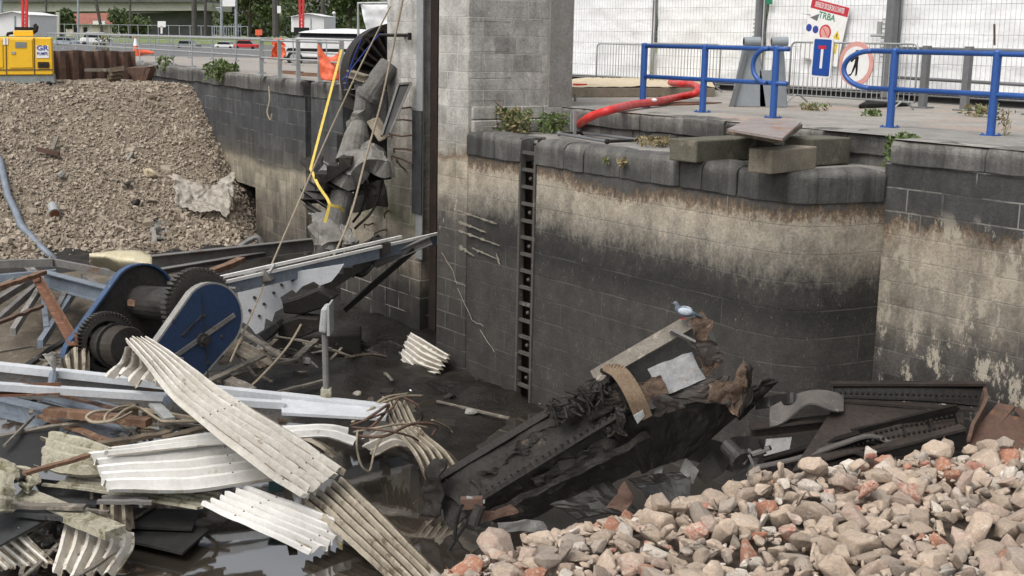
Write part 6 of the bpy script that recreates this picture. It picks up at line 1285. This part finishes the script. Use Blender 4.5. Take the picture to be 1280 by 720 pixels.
# stones and scraps in the mud
for k, (x, y, s, mt, lb) in enumerate([(588, 517, .12, 'concrete_grey', 'grey flat stone lying in the mud near the ladder'), (447, 494, .09, 'plastic_film', 'small white crumpled scrap in the mud right of the lamp'), (512, 491, .07, 'sign_white', 'tiny white scrap in the mud above the wires'), (484, 492, .14, 'concrete_dark', 'dark mud covered lump left of the tiny white scrap'), (540, 452, .2, 'concrete_dark', 'dark lump beneath the small curled corrugated sheet'), (600, 478, .2, 'concrete_dark', 'dark muddy stone at the foot of the wall near the slot'), (570, 480, .16, 'concrete_dark', 'muddy stone left of another by the slot'), (562, 497, .13, 'concrete_dark', 'low muddy lump in the centre of the mud'), (678, 508, .12, 'concrete_tan', 'brownish lump at the foot of the wall right of the ladder'), (120, 690, .07, 'sign_white', 'tiny white scrap at bottom left beside the ribbed sheet'), (55, 668, .06, 'sign_white', 'tiny white chip behind the pale ribbed corner')]):
    V, Fc = hull(12, (1, .8, .45), 90+k, 1); mb = MB(); mb.add((V*s)@np.array([[math.cos(k), -math.sin(k), 0], [math.sin(k), math.cos(k), 0], [0, 0, 1]]).T+Z(x, y, -4.72)+ZD*.03, Fc); tag(mb.build('mud_lump', M[mt]), lb, 'lump')
# ================================================================== WRECKED GIRDERS, RIGHT
def YP(Y): return lambda x, y, d=0.: pY(x, y, Y+d)
B = YP(14.9)
t = thing('burnt_girder', 'huge burnt box girder lying aslant against the lock wall, torn open at its upper end', 'girder', B(580, 640))
def pl(name, pts, mat, thick=.03, par=t, bevel=.008, offv=(0, 1, .2)):
    mb = MB(); mb.prism([B(*p) for p in pts], nrm(offv)*thick); return mb.build(name, M[mat], par, bevel=bevel)
def warp(name, c, mat, nu=30, nv=8, amp=.03, sc=3., par=t, solid=.03, edge=.0):
    mb = MB(); Q = quadf([B(*p) for p in c])
    def fn(i, j):
        p = Q(i, j); k = 1+edge*(max(0, i-.8)*5+max(0, j-.75)*4); return p+A3((fbm(p*sc, 1.), fbm(p*sc+4, 1.), fbm(p*sc+8, 1.)))*amp*k
    mb.grid(fn, nu, nv); return mb.build(name, M[mat], par, smooth=False, solid=solid)
warp('upper_web', [(540, 606, .25), (768, 468, .2), (790, 508, -.25), (580, 636, -.2)], 'burnt_steel', 40, 8, .03)
warp('lower_web', [(580, 637, -.2), (792, 509, -.25), (830, 570, .0), (640, 660, .05)], 'wet_steel', 40, 10, .04)
warp('belly_plate', [(785, 520, -.24), (972, 478, -.1), (860, 572, .1), (800, 590, .02)], 'wet_steel', 24, 10, .04)
mb = MB(); mb.bar(B(538, 604, .22), B(768, 466, .18), .10, .05, (0, -1, 1)); mb.build('top_flange', M['burnt_steel'], t, bevel=.008)
mb = MB(); mb.bar(B(584, 634, -.24), B(792, 507, -.29), .07, .04, (0, -1, .6)); mb.build('mid_flange', M['burnt_steel'], t, bevel=.008)
mb = MB()
for k in range(26):
    q = k/25; p = B(592+(788-592)*q, 622+(504-622)*q, -.30); mb.ball(p, .018, 6, 4)
mb.build('rivet_row', M['burnt_steel'], t)
warp('lower_flange', [(594, 648, -.2), (808, 540, -.22), (812, 547, -.24), (598, 656, -.22)], 'burnt_steel', 40, 3, .03, 5)
warp('end_plate', [(530, 612, .2), (560, 596, .2), (590, 640, -.15), (566, 656, -.1)], 'concrete_dark', 8, 8, .08, 3)
# mud crust on the web
for k, c in enumerate([[(600, 612, -.1), (640, 588, -.1), (655, 606, -.16), (618, 630, -.16)], [(640, 560, .05), (720, 512, .03), (728, 524, -.04), (652, 572, -.04)], [(660, 600, -.2), (760, 545, -.22), (775, 560, -.2), (680, 622, -.2)], [(590, 600, -.05), (660, 560, -.05), (672, 580, -.12), (602, 622, -.12)], [(680, 545, -.02), (740, 512, -.02), (752, 530, -.12), (690, 566, -.12)]]):
    warp('mud_crust', c, ['concrete_dark', 'burnt_steel'][k % 2], 22, 10, .075, 6, solid=.02)
# trough: back wall, top flange, white inner plate
warp('trough_back', [(764, 468, .25), (884, 398, .2), (902, 446, .3), (790, 505, .35)], 'grey_plate' if 0 else 'steel_grey', 16, 8, .02)
mb = MB(); mb.bar(B(742, 472, .12), B(872, 397, .08), .20, .03, (0, -.8, 1)); mb.build('trough_flange', M['wood_grey'], t)
mb = MB(); mb.bar(B(838, 413, .0), B(868, 428, -.02), .03, .12, (0, -1, .5)); mb.build('gusset', M['grey_plate'], t)
mk('inner_grey', (.20, .203, .208), (.14, .142, .146), 3., .5, bump=.15, patch=(.12, .09, .07), psc=4., pth=.6)
warp('inner_plate', [(808, 462, -.02), (866, 440, .05), (882, 472, -.15), (828, 496, -.2)], 'inner_grey', 20, 14, .03, 2)
warp('rim_plate', [(826, 494, -.2), (884, 474, -.15), (915, 470, -.2), (912, 506, -.28)], 'torn_rust' if 0 else 'wreck_plate', 12, 8, .05, 4)
for k, c in enumerate([[(862, 404, -.05), (880, 389, 0), (890, 410, -.05), (884, 432, -.1)], [(866, 430, -.1), (886, 418, -.05), (900, 452, -.15), (880, 452, -.2)], [(790, 478, -.25), (826, 470, -.2), (832, 490, -.3), (800, 510, -.35)], [(906, 508, -.3), (928, 450, -.3), (934, 470, -.32), (922, 522, -.35)], [(928, 452, -.3), (937, 452, -.28), (942, 500, -.25), (926, 518, -.36)], [(872, 446, -.15), (896, 440, -.1), (902, 456, -.15), (884, 466, -.2)], [(884, 474, -.2), (915, 480, -.25), (912, 506, -.32), (890, 500, -.3)], [(808, 500, -.33), (830, 492, -.3), (852, 504, -.32), (816, 526, -.35)]]):
    warp('torn_edge', c, ['torn_rust', 'wreck_plate', 'torn_rust'][k % 3], 16, 12, .085, 3.6, solid=.014)
warp('tail_plate', [(915, 505, -.3), (950, 472, -.1), (972, 476, -.05), (925, 525, -.2)], 'wet_steel', 14, 8, .06, 4)
# strap
def strapf(x0): return [(754+x0, 462, -.05), (766+x0, 463, -.2), (778+x0, 476, -.35), (790+x0, 498, -.45), (800+x0, 522, -.45)]
for dx, lb in ((0, 'broad brown lifting strap wrapped round the burnt girder, outer band'), (9, 'broad brown lifting strap wrapped round the burnt girder, inner band')):
    mb = MB(); P_ = cr([B(*q) for q in strapf(dx)], 5); [mb.bar(P_[i], P_[i+1]+(P_[i+1]-P_[i])*.05, .13, .02, (0, -1, .5)) for i in range(len(P_)-1)]
    tag(mb.build('lifting_strap', M['strap_brown']), lb, 'strap')
mb = MB(); mb.prism([B(792, 520, -.5), B(804, 513, -.5), B(806, 520, -.48), B(797, 530, -.48)], (0, .03, 0)); tag(mb.build('strap_end', M['lamp_grey']), 'pale folded end of the brown strap', 'strap')
# tangle of cables by strap
for k, c in enumerate([[(682, 506, .0), (735, 478, .0), (752, 505, -.2), (700, 530, -.2)], [(728, 486, -.02), (770, 468, -.05), (786, 512, -.32), (742, 520, -.25)], [(745, 500, -.2), (782, 500, -.3), (786, 536, -.3), (752, 546, -.25)]]): warp('charred_mass', c, 'burnt_steel', 26, 16, .12, 4., solid=.03)
for k in range(9):
    x, y = 700+k*7+rng.normal()*4, 502-k*3+rng.normal()*5
    pts = [B(x+rng.normal()*8, y+rng.normal()*6, -.22-.1*rng.random()) for _ in range(4)]+[B(x+6+rng.normal()*4, y+15+rng.random()*18, -.36)]
    mb = MB(); mb.tube(cr(pts, 6), .011+.012*rng.random(), 5); tag(mb.build('tangled_cable', M['burnt_steel'], smooth=True), 'charred black cable tangled on the burnt girder beside the strap', 'cable', 'charred cables on the girder')
crumple('torn_canvas', 'brown shredded canvas hanging under the burnt girder', 'canvas', 'strap_brown' if 0 else 'rust_brown', lambda i, j: B(752+50*i-10*j, 560-8*i+42*j*(.5+.5*math.sin(i*5)), -.1+.2*j), 18, 14, .09, 5, .01)
crumple('torn_canvas', 'dark shredded sheet hanging at the lower end of the burnt girder', 'canvas', 'concrete_dark', lambda i, j: B(534+22*i-6*j, 575+70*j, .05-.15*i), 10, 20, .06, 5, .02)
# debris below the girder
scr = [([(596, 640, -.6), (640, 632, -.5), (650, 642, -.5), (604, 650, -.6)], 'rust_brown', 'rusty plate end by the hydraulic fitting at the girder foot'), ([(620, 652, -.7), (680, 652, -.6), (684, 664, -.6), (622, 664, -.7)], 'steel_grey', 'flat grey metal strip lying just above the rubble heap'), ([(690, 630, -.2), (760, 600, 0), (800, 640, -.3), (720, 650, -.4)], 'wet_steel', 'dark plate in the gap under the burnt girder'), ([(756, 636, -.6), (782, 600, -.5), (792, 620, -.5), (780, 640, -.6)], 'rust_brown', 'brown plate standing under the burnt girder'), ([(786, 596, -.3), (850, 590, -.2), (860, 604, -.3), (800, 612, -.4)], 'wet_steel', 'curved dark rim below the girder belly'), ([(800, 612, -.4), (862, 600, -.3), (858, 630, -.5), (812, 630, -.5)], 'black_board', 'black scrap plate above the rubble edge'), ([(820, 575, .2), (832, 572, .2), (828, 605, 0), (820, 605, 0)], 'grey_plate', 'small pale upright strip in the dark scrap'), ([(840, 600, -.1), (858, 575, .1), (872, 590, .0), (862, 604, -.1)], 'steel_grey', 'grey triangular scrap right of the pale strip'), ([(868, 590, .1), (890, 566, .3), (912, 580, .3), (905, 592, .1), (880, 606, 0)], 'concrete_dark', 'folded black plate in the middle of the dark scrap'), ([(905, 610, -.2), (935, 575, .2), (950, 578, .2), (925, 612, -.2)], 'black_board', 'black slanting plate left of the fallen plate girder'), ([(862, 540, .5), (930, 560, .4), (915, 590, .3), (858, 575, .4)], 'concrete_dark', 'smooth dark sheet behind the black folded plate'), ([(900, 555, .5), (960, 540, .6), (975, 600, .2), (930, 610, .1)], 'concrete_dark', 'large dark sheet leaning at the foot of the wall')]
for k, (c, mt, lb) in enumerate(scr):
    if len(c) == 4:
        mb = MB(); Q = quadf([B(*p) for p in c]); mb.grid(lambda i, j: Q(i, j)+A3((fbm(Q(i, j)*3, 1.), fbm(Q(i, j)*3+4, 1.), fbm(Q(i, j)*3+8, 1.)))*.05, 10, 6); o = mb.build('scrap_plate', M[mt], solid=.025)
    else:
        mb = MB(); mb.prism([B(*p) for p in c], (0, .05, .02)); o = mb.build('scrap_plate', M[mt], bevel=.01)
    tag(o, lb, 'scrap plate')
# hydraulic fitting
t2 = thing('hydraulic_fitting', 'rusty hydraulic fitting with hanging hoses at the foot of the burnt girder', 'fitting', B(592, 640, -.7))
mb = MB(); mb.bar(B(576, 629, -.7), B(604, 628, -.7), .1, .14); mb.build('bracket', M['rust_brown'], t2, bevel=.01)
mb = MB(); mb.tube([B(600, 632, -.75), B(592, 655, -.75)], .07, 10); mb.build('cylinder', M['grease_black'], t2)
for q in ([(578, 630, -.75), (571, 650, -.7), (568, 675, -.7)], [(592, 640, -.75), (578, 662, -.7), (560, 690, -.7)]):
    mb = MB(); mb.tube(cr([B(*p) for p in q]), .022, 6); mb.build('hose', M['rubber'], t2)
mb = MB(); mb.bar(B(583, 622, -.72), B(606, 627, -.72), .05, .03); mb.build('pale_clip', M['galvanised'], t2)
# -- plate girder on the right
K = YP(14.2)
t = thing('plate_girder', 'fallen riveted plate girder lying open side up against the right wall', 'girder', K(1120, 580, -.3))
def slab(name, c, mat='wreck_plate', th=.03, par=None):
    mb = MB(); mb.prism([K(*p) for p in c], (0, .0, -th) if th > 0 else (0, -th, 0)); return mb.build(name, M[mat], par or t, bevel=.006)
slab('web_plate', [(990, 588, -.9), (1205, 560, -.7), (1205, 516, .25), (1046, 502, .4)], 'wreck_plate')
def wavy(name, top, bot, mat='wet_steel', th=.03):
    mb = MB(); T = cr([K(*p) for p in top], 6); Bq = cr([K(*p) for p in bot], 6); n = len(T); vs = [p for a_, b_ in zip(T, Bq) for p in (a_, b_)]
    mb.add(vs, [(2*i, 2*i+2, 2*i+3, 2*i+1) for i in range(n-1)]); return mb.build(name, M[mat], t, solid=th)
wavy('rear_flange', [(1040, 480, .6), (1100, 476, .62), (1160, 478, .62), (1230, 482, .62)], [(1046, 498, .45), (1100, 500, .45), (1160, 502, .42), (1222, 508, .35)], 'wet_steel')
mb = MB(); [mb.bar(K(1038+k*48, 479.5, .59), K(1038+(k+1)*48, 479.5, .59), .13, .03, ZD) for k in range(4)]; mb.build('flange_lip', M['wreck_plate'], t)
mb = MB(); mb.bar(K(1046, 500, .42), K(1215, 512, .3), .14, .03); mb.build('rear_angle', M['wreck_plate'], t)
wavy('end_flange', [(1231, 484, .55), (1232, 500, .2), (1216, 530, -.5)], [(1226, 512, .4), (1226, 530, .1), (1210, 552, -.6)], 'rust_brown', .04)
wavy('front_flange', [(1206, 536, -.75), (1120, 556, -.85), (1000, 585, -.95)], [(1208, 556, -.75), (1120, 576, -.85), (1000, 604, -.95)], 'wet_steel', .035)
mb = MB(); mb.bar(K(1204, 534, -.72), K(1000, 586, -.92), .16, .03); mb.build('front_angle', M['wreck_plate'], t)
mb = MB(); mb.bar(K(1195, 509, .15), K(1066, 540, -.25), .13, .03); mb.bar(K(1196, 513, .1), K(1070, 544, -.3), .03, .14); mb.build('stiffener', M['wet_steel'], t)
mb = MB(); mb.bar(K(1000, 592, -1.0), K(1200, 575, -.85), .06, .18); mb.build('lower_flange', M['wet_steel'], t)
for nm, q0, q1, n in (('rivet_row', (1050, 491, .43), (1220, 495, .4), 24), ('rivet_row', (1085, 552, -.75), (1200, 530, -.6), 18), ('rivet_row', (1095, 541, -.3), (1190, 520, .0), 15), ('rivet_row', (1010, 580, -.85), (1080, 562, -.8), 11)):
    mb = MB(); [mb.ball(K(q0[0]+(q1[0]-q0[0])*k/n, q0[1]+(q1[1]-q0[1])*k/n, q0[2]+(q1[2]-q0[2])*k/n-.03), .022, 6, 4) for k in range(n+1)]; mb.build(nm, M['wet_steel'], t)
for k in range(4):
    mb = MB(); q = k/3; mb.bar(K(1195-q*100, 521+q*22, -.1-.1*q), K(1200-q*100, 545+q*20, -.7), .02, .1); mb.build('rib', M['wet_steel'], t)
mk('bent_scrap', (.11, .1, .092), (.07, .062, .057), 4., .5, bump=.3, patch=(.2, .18, .165), psc=6., pth=.6)
mb = MB(); mb.grid(lambda i, j: K(962+92*i, 510-22*math.sin(i*PI*.75)+(24-6*i)*j+5*math.sin(i*9)*j, .45-.35*j+.1*math.sin(i*6)), 22, 8); tag(mb.build('bent_plate', M['bent_scrap'], solid=.02), 'bent pale scratched plate at the tip of the plate girder', 'plate')
mb = MB(); mb.grid(lambda i, j: K(945+50*i, 498-8*i+14*j, .6-.1*j+.12*math.sin(i*5)), 14, 6); tag(mb.build('bent_plate', M['wet_steel'], solid=.02), 'dark curled plate between the burnt girder and the bent pale plate', 'plate')
beam('steel_channel', 'dark riveted channel lying left of the plate girder', K(938, 540, .3), K(1048, 527, .25), .14, .2, 'wreck_plate')
mb = MB(); mb.prism([K(958, 548, .2), K(990, 545, .2), K(986, 566, .0), K(955, 572, 0)], (0, .03, 0)); tag(mb.build('pale_panel', M['grey_plate']), 'small pale grey panel under the dark channel', 'panel')
for k, (q, lb) in enumerate([([(945, 584, -.55), (1000, 572, -.6), (1048, 556, -.55), (1085, 545, -.55), (1110, 552, -.65), (1124, 568, -.8)], 'long curved riveted gusset plate edge above the rubble'), ([(1030, 574, -.95), (1062, 565, -.95), (1074, 566, -.98), (1088, 578, -1.)], 'smaller curved riveted gusset in front of the long one')]):
    t3 = thing('gusset_plate', lb, 'gusset', K(*q[2]))
    P_ = cr([K(*p) for p in q], 6); vs = [x for p in P_ for x in (p, p-ZD*.28+A3((0, .15, 0)))]; mb = MB(); mb.add(vs, [(2*i, 2*i+2, 2*i+3, 2*i+1) for i in range(len(P_)-1)]); mb.build('plate', M['wet_steel'] if k else M['wreck_plate'], t3, solid=.02)
    mb = MB(); [mb.bar(P_[i], P_[i+1], .1, .02) for i in range(len(P_)-1)]; mb.build('edge_angle', M['bent_scrap'] if k == 0 else M['wreck_plate'], t3)
    mb = MB(); [mb.ball(P_[i]-ZD*.08+A3((0, .0, 0)), .02, 6, 4) for i in range(2, len(P_), 1)]; mb.build('rivet_row', M['wet_steel'], t3)
beam('steel_channel', 'long dark angle lying in front of the pale panel', K(955, 578, -.3), K(1075, 545, -.4), .1, .12, 'wet_steel')
mb = MB(); mb.tube([K(908, 556, .0), K(926, 574, -.2)], .09, 12); mb.tube([K(924, 572, -.18), K(928, 577, -.24)], .13, 12); tag(mb.build('pipe_flange', M['grease_black']), 'black pipe end with flange in the scrap left of the pale panel', 'pipe')
for k in range(7):
    q = (934+rng.random()*40, 548+rng.random()*30, -.1-.2*rng.random()); mb = MB(); a_ = rng.random()*3; mb.bar(K(*q), K(q[0]+24*math.cos(a_), q[1]+18*math.sin(a_), q[2]), .08, .03); tag(mb.build('steel_scrap', M['wet_steel' if k % 2 else 'steel_grey']), 'short twisted dark bar jumbled left of the plate girder', 'scrap', 'jumbled scrap bars beside the plate girder')
# right edge scrap
crumple('torn_sheet', 'torn grey brown sheet metal scrap at the right picture edge', 'scrap', 'wreck_plate', lambda i, j: K(1262+34*i, 506+10*math.sin(i*4)+46*j, .2-.5*j), 10, 12, .08, 4, .02)
mb = MB(); mb.prism([K(1222, 560, -.7), K(1262, 505, .3), K(1300, 520, .3), K(1300, 575, -.8)], (0, .04, -.03)); tag(mb.build('scrap_plate', M['rust_brown']), 'rusty riveted plate right of the plate girder end', 'scrap plate')
mb = MB(); mb.bar(K(1214, 560, -.6), K(1258, 508, .3), .2, .05); tag(mb.build('rusty_angle', M['rust_brown']), 'rusty angle leaning on the plate girder end', 'angle')
# -- pigeon on the top of the burnt girder
pB = B(853, 398, .0); t = thing('pigeon', 'blue grey pigeon perched on the top tip of the burnt girder', 'bird', pB)
ax = nrm(A3((1, -.15, -.10))); s_ = np.cross(ZD, ax); up_ = np.cross(ax, s_)
def pgn(cs, rs): mb = MB(); mb.tube(cr([pB+ax*c[0]+up_*c[1] for c in cs], 5), list(np.interp(np.linspace(0, 1, (len(cs)-1)*5+1), np.linspace(0, 1, len(rs)), rs)), 12); return mb
mb = pgn([(-.125, .155), (-.11, .17), (-.085, .15), (-.06, .105), (.0, .085), (.06, .08), (.12, .07), (.17, .06)], [.012, .027, .026, .045, .068, .055, .03, .008]); body = mb.build('body', M['pigeon_grey'], t, smooth=True)
mb = MB(); mb.ball(pB+ax*.02+up_*.1-s_*.052, (.085, .02, .045), 12, 8, (ax, s_, up_)); mb.build('wing', M['pigeon_pale'], t, smooth=True)
mb = MB(); mb.ball(pB+ax*.02+up_*.1+s_*.052, (.085, .02, .045), 12, 8, (ax, s_, up_)); mb.build('wing', M['pigeon_pale'], t, smooth=True)
mb = MB(); mb.prism([pB+ax*.13+up_*.08-s_*.03, pB+ax*.22+up_*.055-s_*.035, pB+ax*.22+up_*.055+s_*.035, pB+ax*.13+up_*.08+s_*.03], up_*.012); mb.build('tail', M['pigeon_dark'], t)
mb = MB(); mb.lathe(pB-ax*.128+up_*.165, -ax-up_*.3, [(.009, 0), (.001, .03)], 8); mb.build('beak', M['pigeon_dark'], t)
for sg in (-1, 1):
    mb = MB(); mb.ball(pB-ax*.118+up_*.176+s_*sg*.02, .005, 6, 4); mb.build('eye', M['mast_red'], t)
    mb = MB(); q = pB+ax*.01+s_*sg*.025; mb.tube([q+up_*.05, q], .007, 6); [mb.tube([q, q-ax*.03*math.cos(a_)+s_*.03*math.sin(a_)], .004, 5) for a_ in (-.6, 0, .6, PI)]; mb.build('leg', M['mast_red'], t)
# ================================================================== RUBBLE HEAP (near bank)
edge_px = [(520, 722, -.60), (600, 672, -.6), (700, 634, -.6), (860, 606, -.6), (960, 584, -.6), (1050, 570, -.6), (1170, 552, -.6), (1320, 543, -.6)]
EP = np.array([pz(*q) for q in edge_px]); EP = np.vstack([[EP[0][0]-1.2, EP[0][1]-1.0, -.7], EP])
def edgeY(x): return float(np.interp(x, EP[:, 0], EP[:, 1]))
def heap(x, y):
    d = y-edgeY(x); z = -.60+.05*fbm((x, y, 1), 1.1)-.05
    if d > -.15: z -= .55*(d+.15)**1.2
    if x < -.35: z -= .8*(-.35-x)
    return z
mb = MB(); mb.grid(lambda i, j: (lambda x, y: (x, y, max(heap(x, y), -5.)-.05))(-2.5+8*i, 1.5+8*j), 90, 90); struct(mb, 'rubble_bank', mk('rubble_soil', (.17, .13, .10), (.12, .095, .075), 5., .95, bump=1., bd=.03), smooth=True)
def stone_mat(name, c1, c2, patch, pth, sc=4.):
    t = NT(name); vec = t.n('ShaderNodeTexCoord').outputs['Object']; oi = t.n('ShaderNodeObjectInfo')
    vec = t.n('ShaderNodeVectorMath', {0: vec, 1: oi.outputs['Location']}, operation='ADD').outputs[0]
    n1 = t.noise(vec, sc*1.5, 8, .65); n2 = t.noise(vec, 30., 6, .75); n3 = t.noise(vec, sc*1.1, 9, .7)
    col = t.mix(t.step(n1, .35, .65), c1, c2); col = t.mix(t.step(n3, pth, pth+.06), col, patch)
    sp = t.noise(vec, 55., 3, .6); col = t.mix(t.math('MULTIPLY', t.step(sp, .62, .70), .55), col, (.50, .43, .35))
    def sc_(c, k):
        vm = t.n('ShaderNodeVectorMath', {0: c}, operation='SCALE'); t.L.new(k, vm.inputs['Scale']); return vm.outputs[0]
    col = sc_(col, t.n('ShaderNodeMapRange', {0: n2, 1: .3, 2: .7, 3: .72, 4: 1.28}).outputs[0])
    col = sc_(col, t.n('ShaderNodeMapRange', {0: oi.outputs['Random'], 1: 0., 2: 1., 3: .78, 4: 1.2}).outputs[0])
    M[name] = t.out(col, .92, t.bump(t.math('ADD', t.math('MULTIPLY', n2, .5), n1), .8, .012)); return M[name]
SM = [stone_mat('stone_beige', (.47, .375, .29), (.37, .29, .224), (.54, .46, .39), .57), stone_mat('stone_grey', (.37, .31, .255), (.29, .24, .198), (.40, .34, .29), .58), stone_mat('stone_pink', (.42, .315, .25), (.34, .255, .203), (.44, .36, .30), .52), stone_mat('brick_orange', (.41, .195, .125), (.34, .155, .095), (.46, .34, .27), .53), stone_mat('stone_white', (.60, .54, .47), (.50, .44, .375), (.36, .29, .225), .56), stone_mat('brick_pinkred', (.40, .19, .14), (.34, .15, .11), (.44, .34, .27), .48)]
LB = ['beige broken stone lying in the rubble heap in the foreground', 'grey broken stone lying in the rubble heap in the foreground', 'pinkish mortar crusted stone lying in the rubble heap', 'orange red broken brick lying in the rubble heap', 'whitish chalky stone lying in the rubble heap', 'dull pink red brick fragment in the rubble heap']
base = [hull([12, 13, 14, 16, 12, 14][k % 6], [(1, .75, .6), (1, .8, .5), (1, .62, .55), (.95, .9, .7), (1, .55, .42), (1, .7, .45)][k % 6], 20+k, 1, .075) for k in range(18)]
meshes = {}
def smesh(k, m):
    if (k, m) not in meshes:
        me = bpy.data.meshes.new('rubble_stone'); me.from_pydata([tuple(v) for v in base[k][0]], [], base[k][1]); me.materials.append(SM[m]); me.polygons.foreach_set('use_smooth', [True]*len(me.polygons))
        meshes[k, m] = me
    return meshes[k, m]
cand = []; placed = []
def overl(x, y, r):
    for (a_, b_, c_) in placed:
        if (a_-x)**2+(b_-y)**2 < (.66*(r+c_))**2: return True
    return False
for lvl, (rmin, rmax, tries, dz) in enumerate([(.072, .105, 240, .0), (.048, .072, 1700, .004), (.032, .052, 9000, .008), (.014, .03, 18000, .01)]):
    for _ in range(tries):
        y = 2.7+rng.random()*3.9; x = -1.1+rng.random()*4.4
        if y > edgeY(x)+.55 or x < -.75 or x > y*.52+.1: continue
        r = rng.uniform(rmin, rmax)
        if overl(x, y, r): continue
        placed.append((x, y, r)); cand.append((x, y, heap(x, y)+r*.12+dz, r))
# upper loose layer lying on top
for _ in range(140):
    y = 3.0+rng.random()*3.2; x = -.3+rng.random()*3.2
    if y > edgeY(x)-.02 or x > y*.5: continue
    r = rng.uniform(.035, .065); cand.append((x, y, heap(x, y)+.045+r*.3, r))
def sproj(c):
    px, py = proj(c[:3]); return px, py, c[3]/c[1]
sc_l = []
for c in cand:
    px, py, s = sproj(c); vis = -30 < px < 1310 and py < 745
    sc_l.append((s if vis else 0, c))
sc_l.sort(key=lambda q: -q[0])
rest = MB(); cnt = 0
for s, c in sc_l:
    k = int(rng.integers(18)); m = int(rng.choice(6, p=[.55, .15, .14, .045, .08, .035])); R_ = randrot()
    if rng.random() < .7: # lie flat mostly
        an = rng.random()*6.3; tl = rng.normal(size=2)*.3; R_ = np.array((Matrix.Rotation(an, 3, 'Z') @ Matrix.Rotation(tl[0], 3, 'X') @ Matrix.Rotation(tl[1], 3, 'Y')))
    if cnt < 300:
        o = bpy.data.objects.new('brick_fragment' if m in (3, 5) else 'rubble_stone', smesh(k, m)); COL.objects.link(o)
        mw = Matrix([[*R_[0], c[0]], [*R_[1], c[1]], [*R_[2], c[2]], [0, 0, 0, 1]]); o.matrix_world = mw @ Matrix.Scale(c[3]*1.12, 4)
        tag(o, LB[m], 'brick' if m in (3, 5) else 'stone', ['beige stones of the rubble heap', 'grey stones of the rubble heap', 'pinkish stones of the rubble heap', 'orange bricks of the rubble heap', 'whitish stones of the rubble heap', 'pink red bricks of the rubble heap'][m]); cnt += 1
    else: rest.add((base[k][0]*c[3]*1.12)@R_.T+A3(c[:3]), base[k][1], m)
o = rest.build('small_rubble', SM, origin=(1, 4, -.6), smooth=True); tag(o, kind='stuff')
# ================================================================== CAMERA, LIGHT
cam = bpy.data.cameras.new('camera'); co = bpy.data.objects.new('camera', cam); COL.objects.link(co)
cam.sensor_width = 36; cam.lens = 36*f/1280; cam.clip_end = 4000; cam.clip_start = .05
mw = Matrix(((Rv[0], Uv[0], -Fv[0], 0), (Rv[1], Uv[1], -Fv[1], 0), (Rv[2], Uv[2], -Fv[2], H), (0, 0, 0, 1)))
co.matrix_world = mw; S.camera = co
w = bpy.data.worlds.new('World'); S.world = w; w.use_nodes = True; nt = w.node_tree
sky = nt.nodes.new('ShaderNodeTexSky'); sky.sky_type = 'NISHITA'; sky.sun_disc = False
SE, SR = math.radians(56), math.radians(-138)
sky.sun_elevation = SE; sky.sun_rotation = SR; sky.dust_density = 4.; sky.air_density = 1.2
hs = nt.nodes.new('ShaderNodeHueSaturation'); hs.inputs['Saturation'].default_value = .22
nt.links.new(sky.outputs[0], hs.inputs['Color']); nt.links.new(hs.outputs[0], nt.nodes['Background'].inputs[0]); nt.nodes['Background'].inputs[1].default_value = .15
sl = bpy.data.lights.new('sun', 'SUN'); sl.energy = 1.2; sl.angle = math.radians(35); sl.color = (1, .94, .86)
so = bpy.data.objects.new('sun', sl); COL.objects.link(so)
d = Vector((math.sin(SR)*math.cos(SE), math.cos(SR)*math.cos(SE), math.sin(SE)))
so.rotation_euler = d.to_track_quat('Z', 'Y').to_euler(); so.location = (0, 0, 30)
S.view_settings.view_transform = 'Standard'; S.view_settings.look = 'None'; S.view_settings.exposure = .48; S.view_settings.gamma = 1
S.view_settings.use_curve_mapping = False
S.cycles.max_bounces = 6
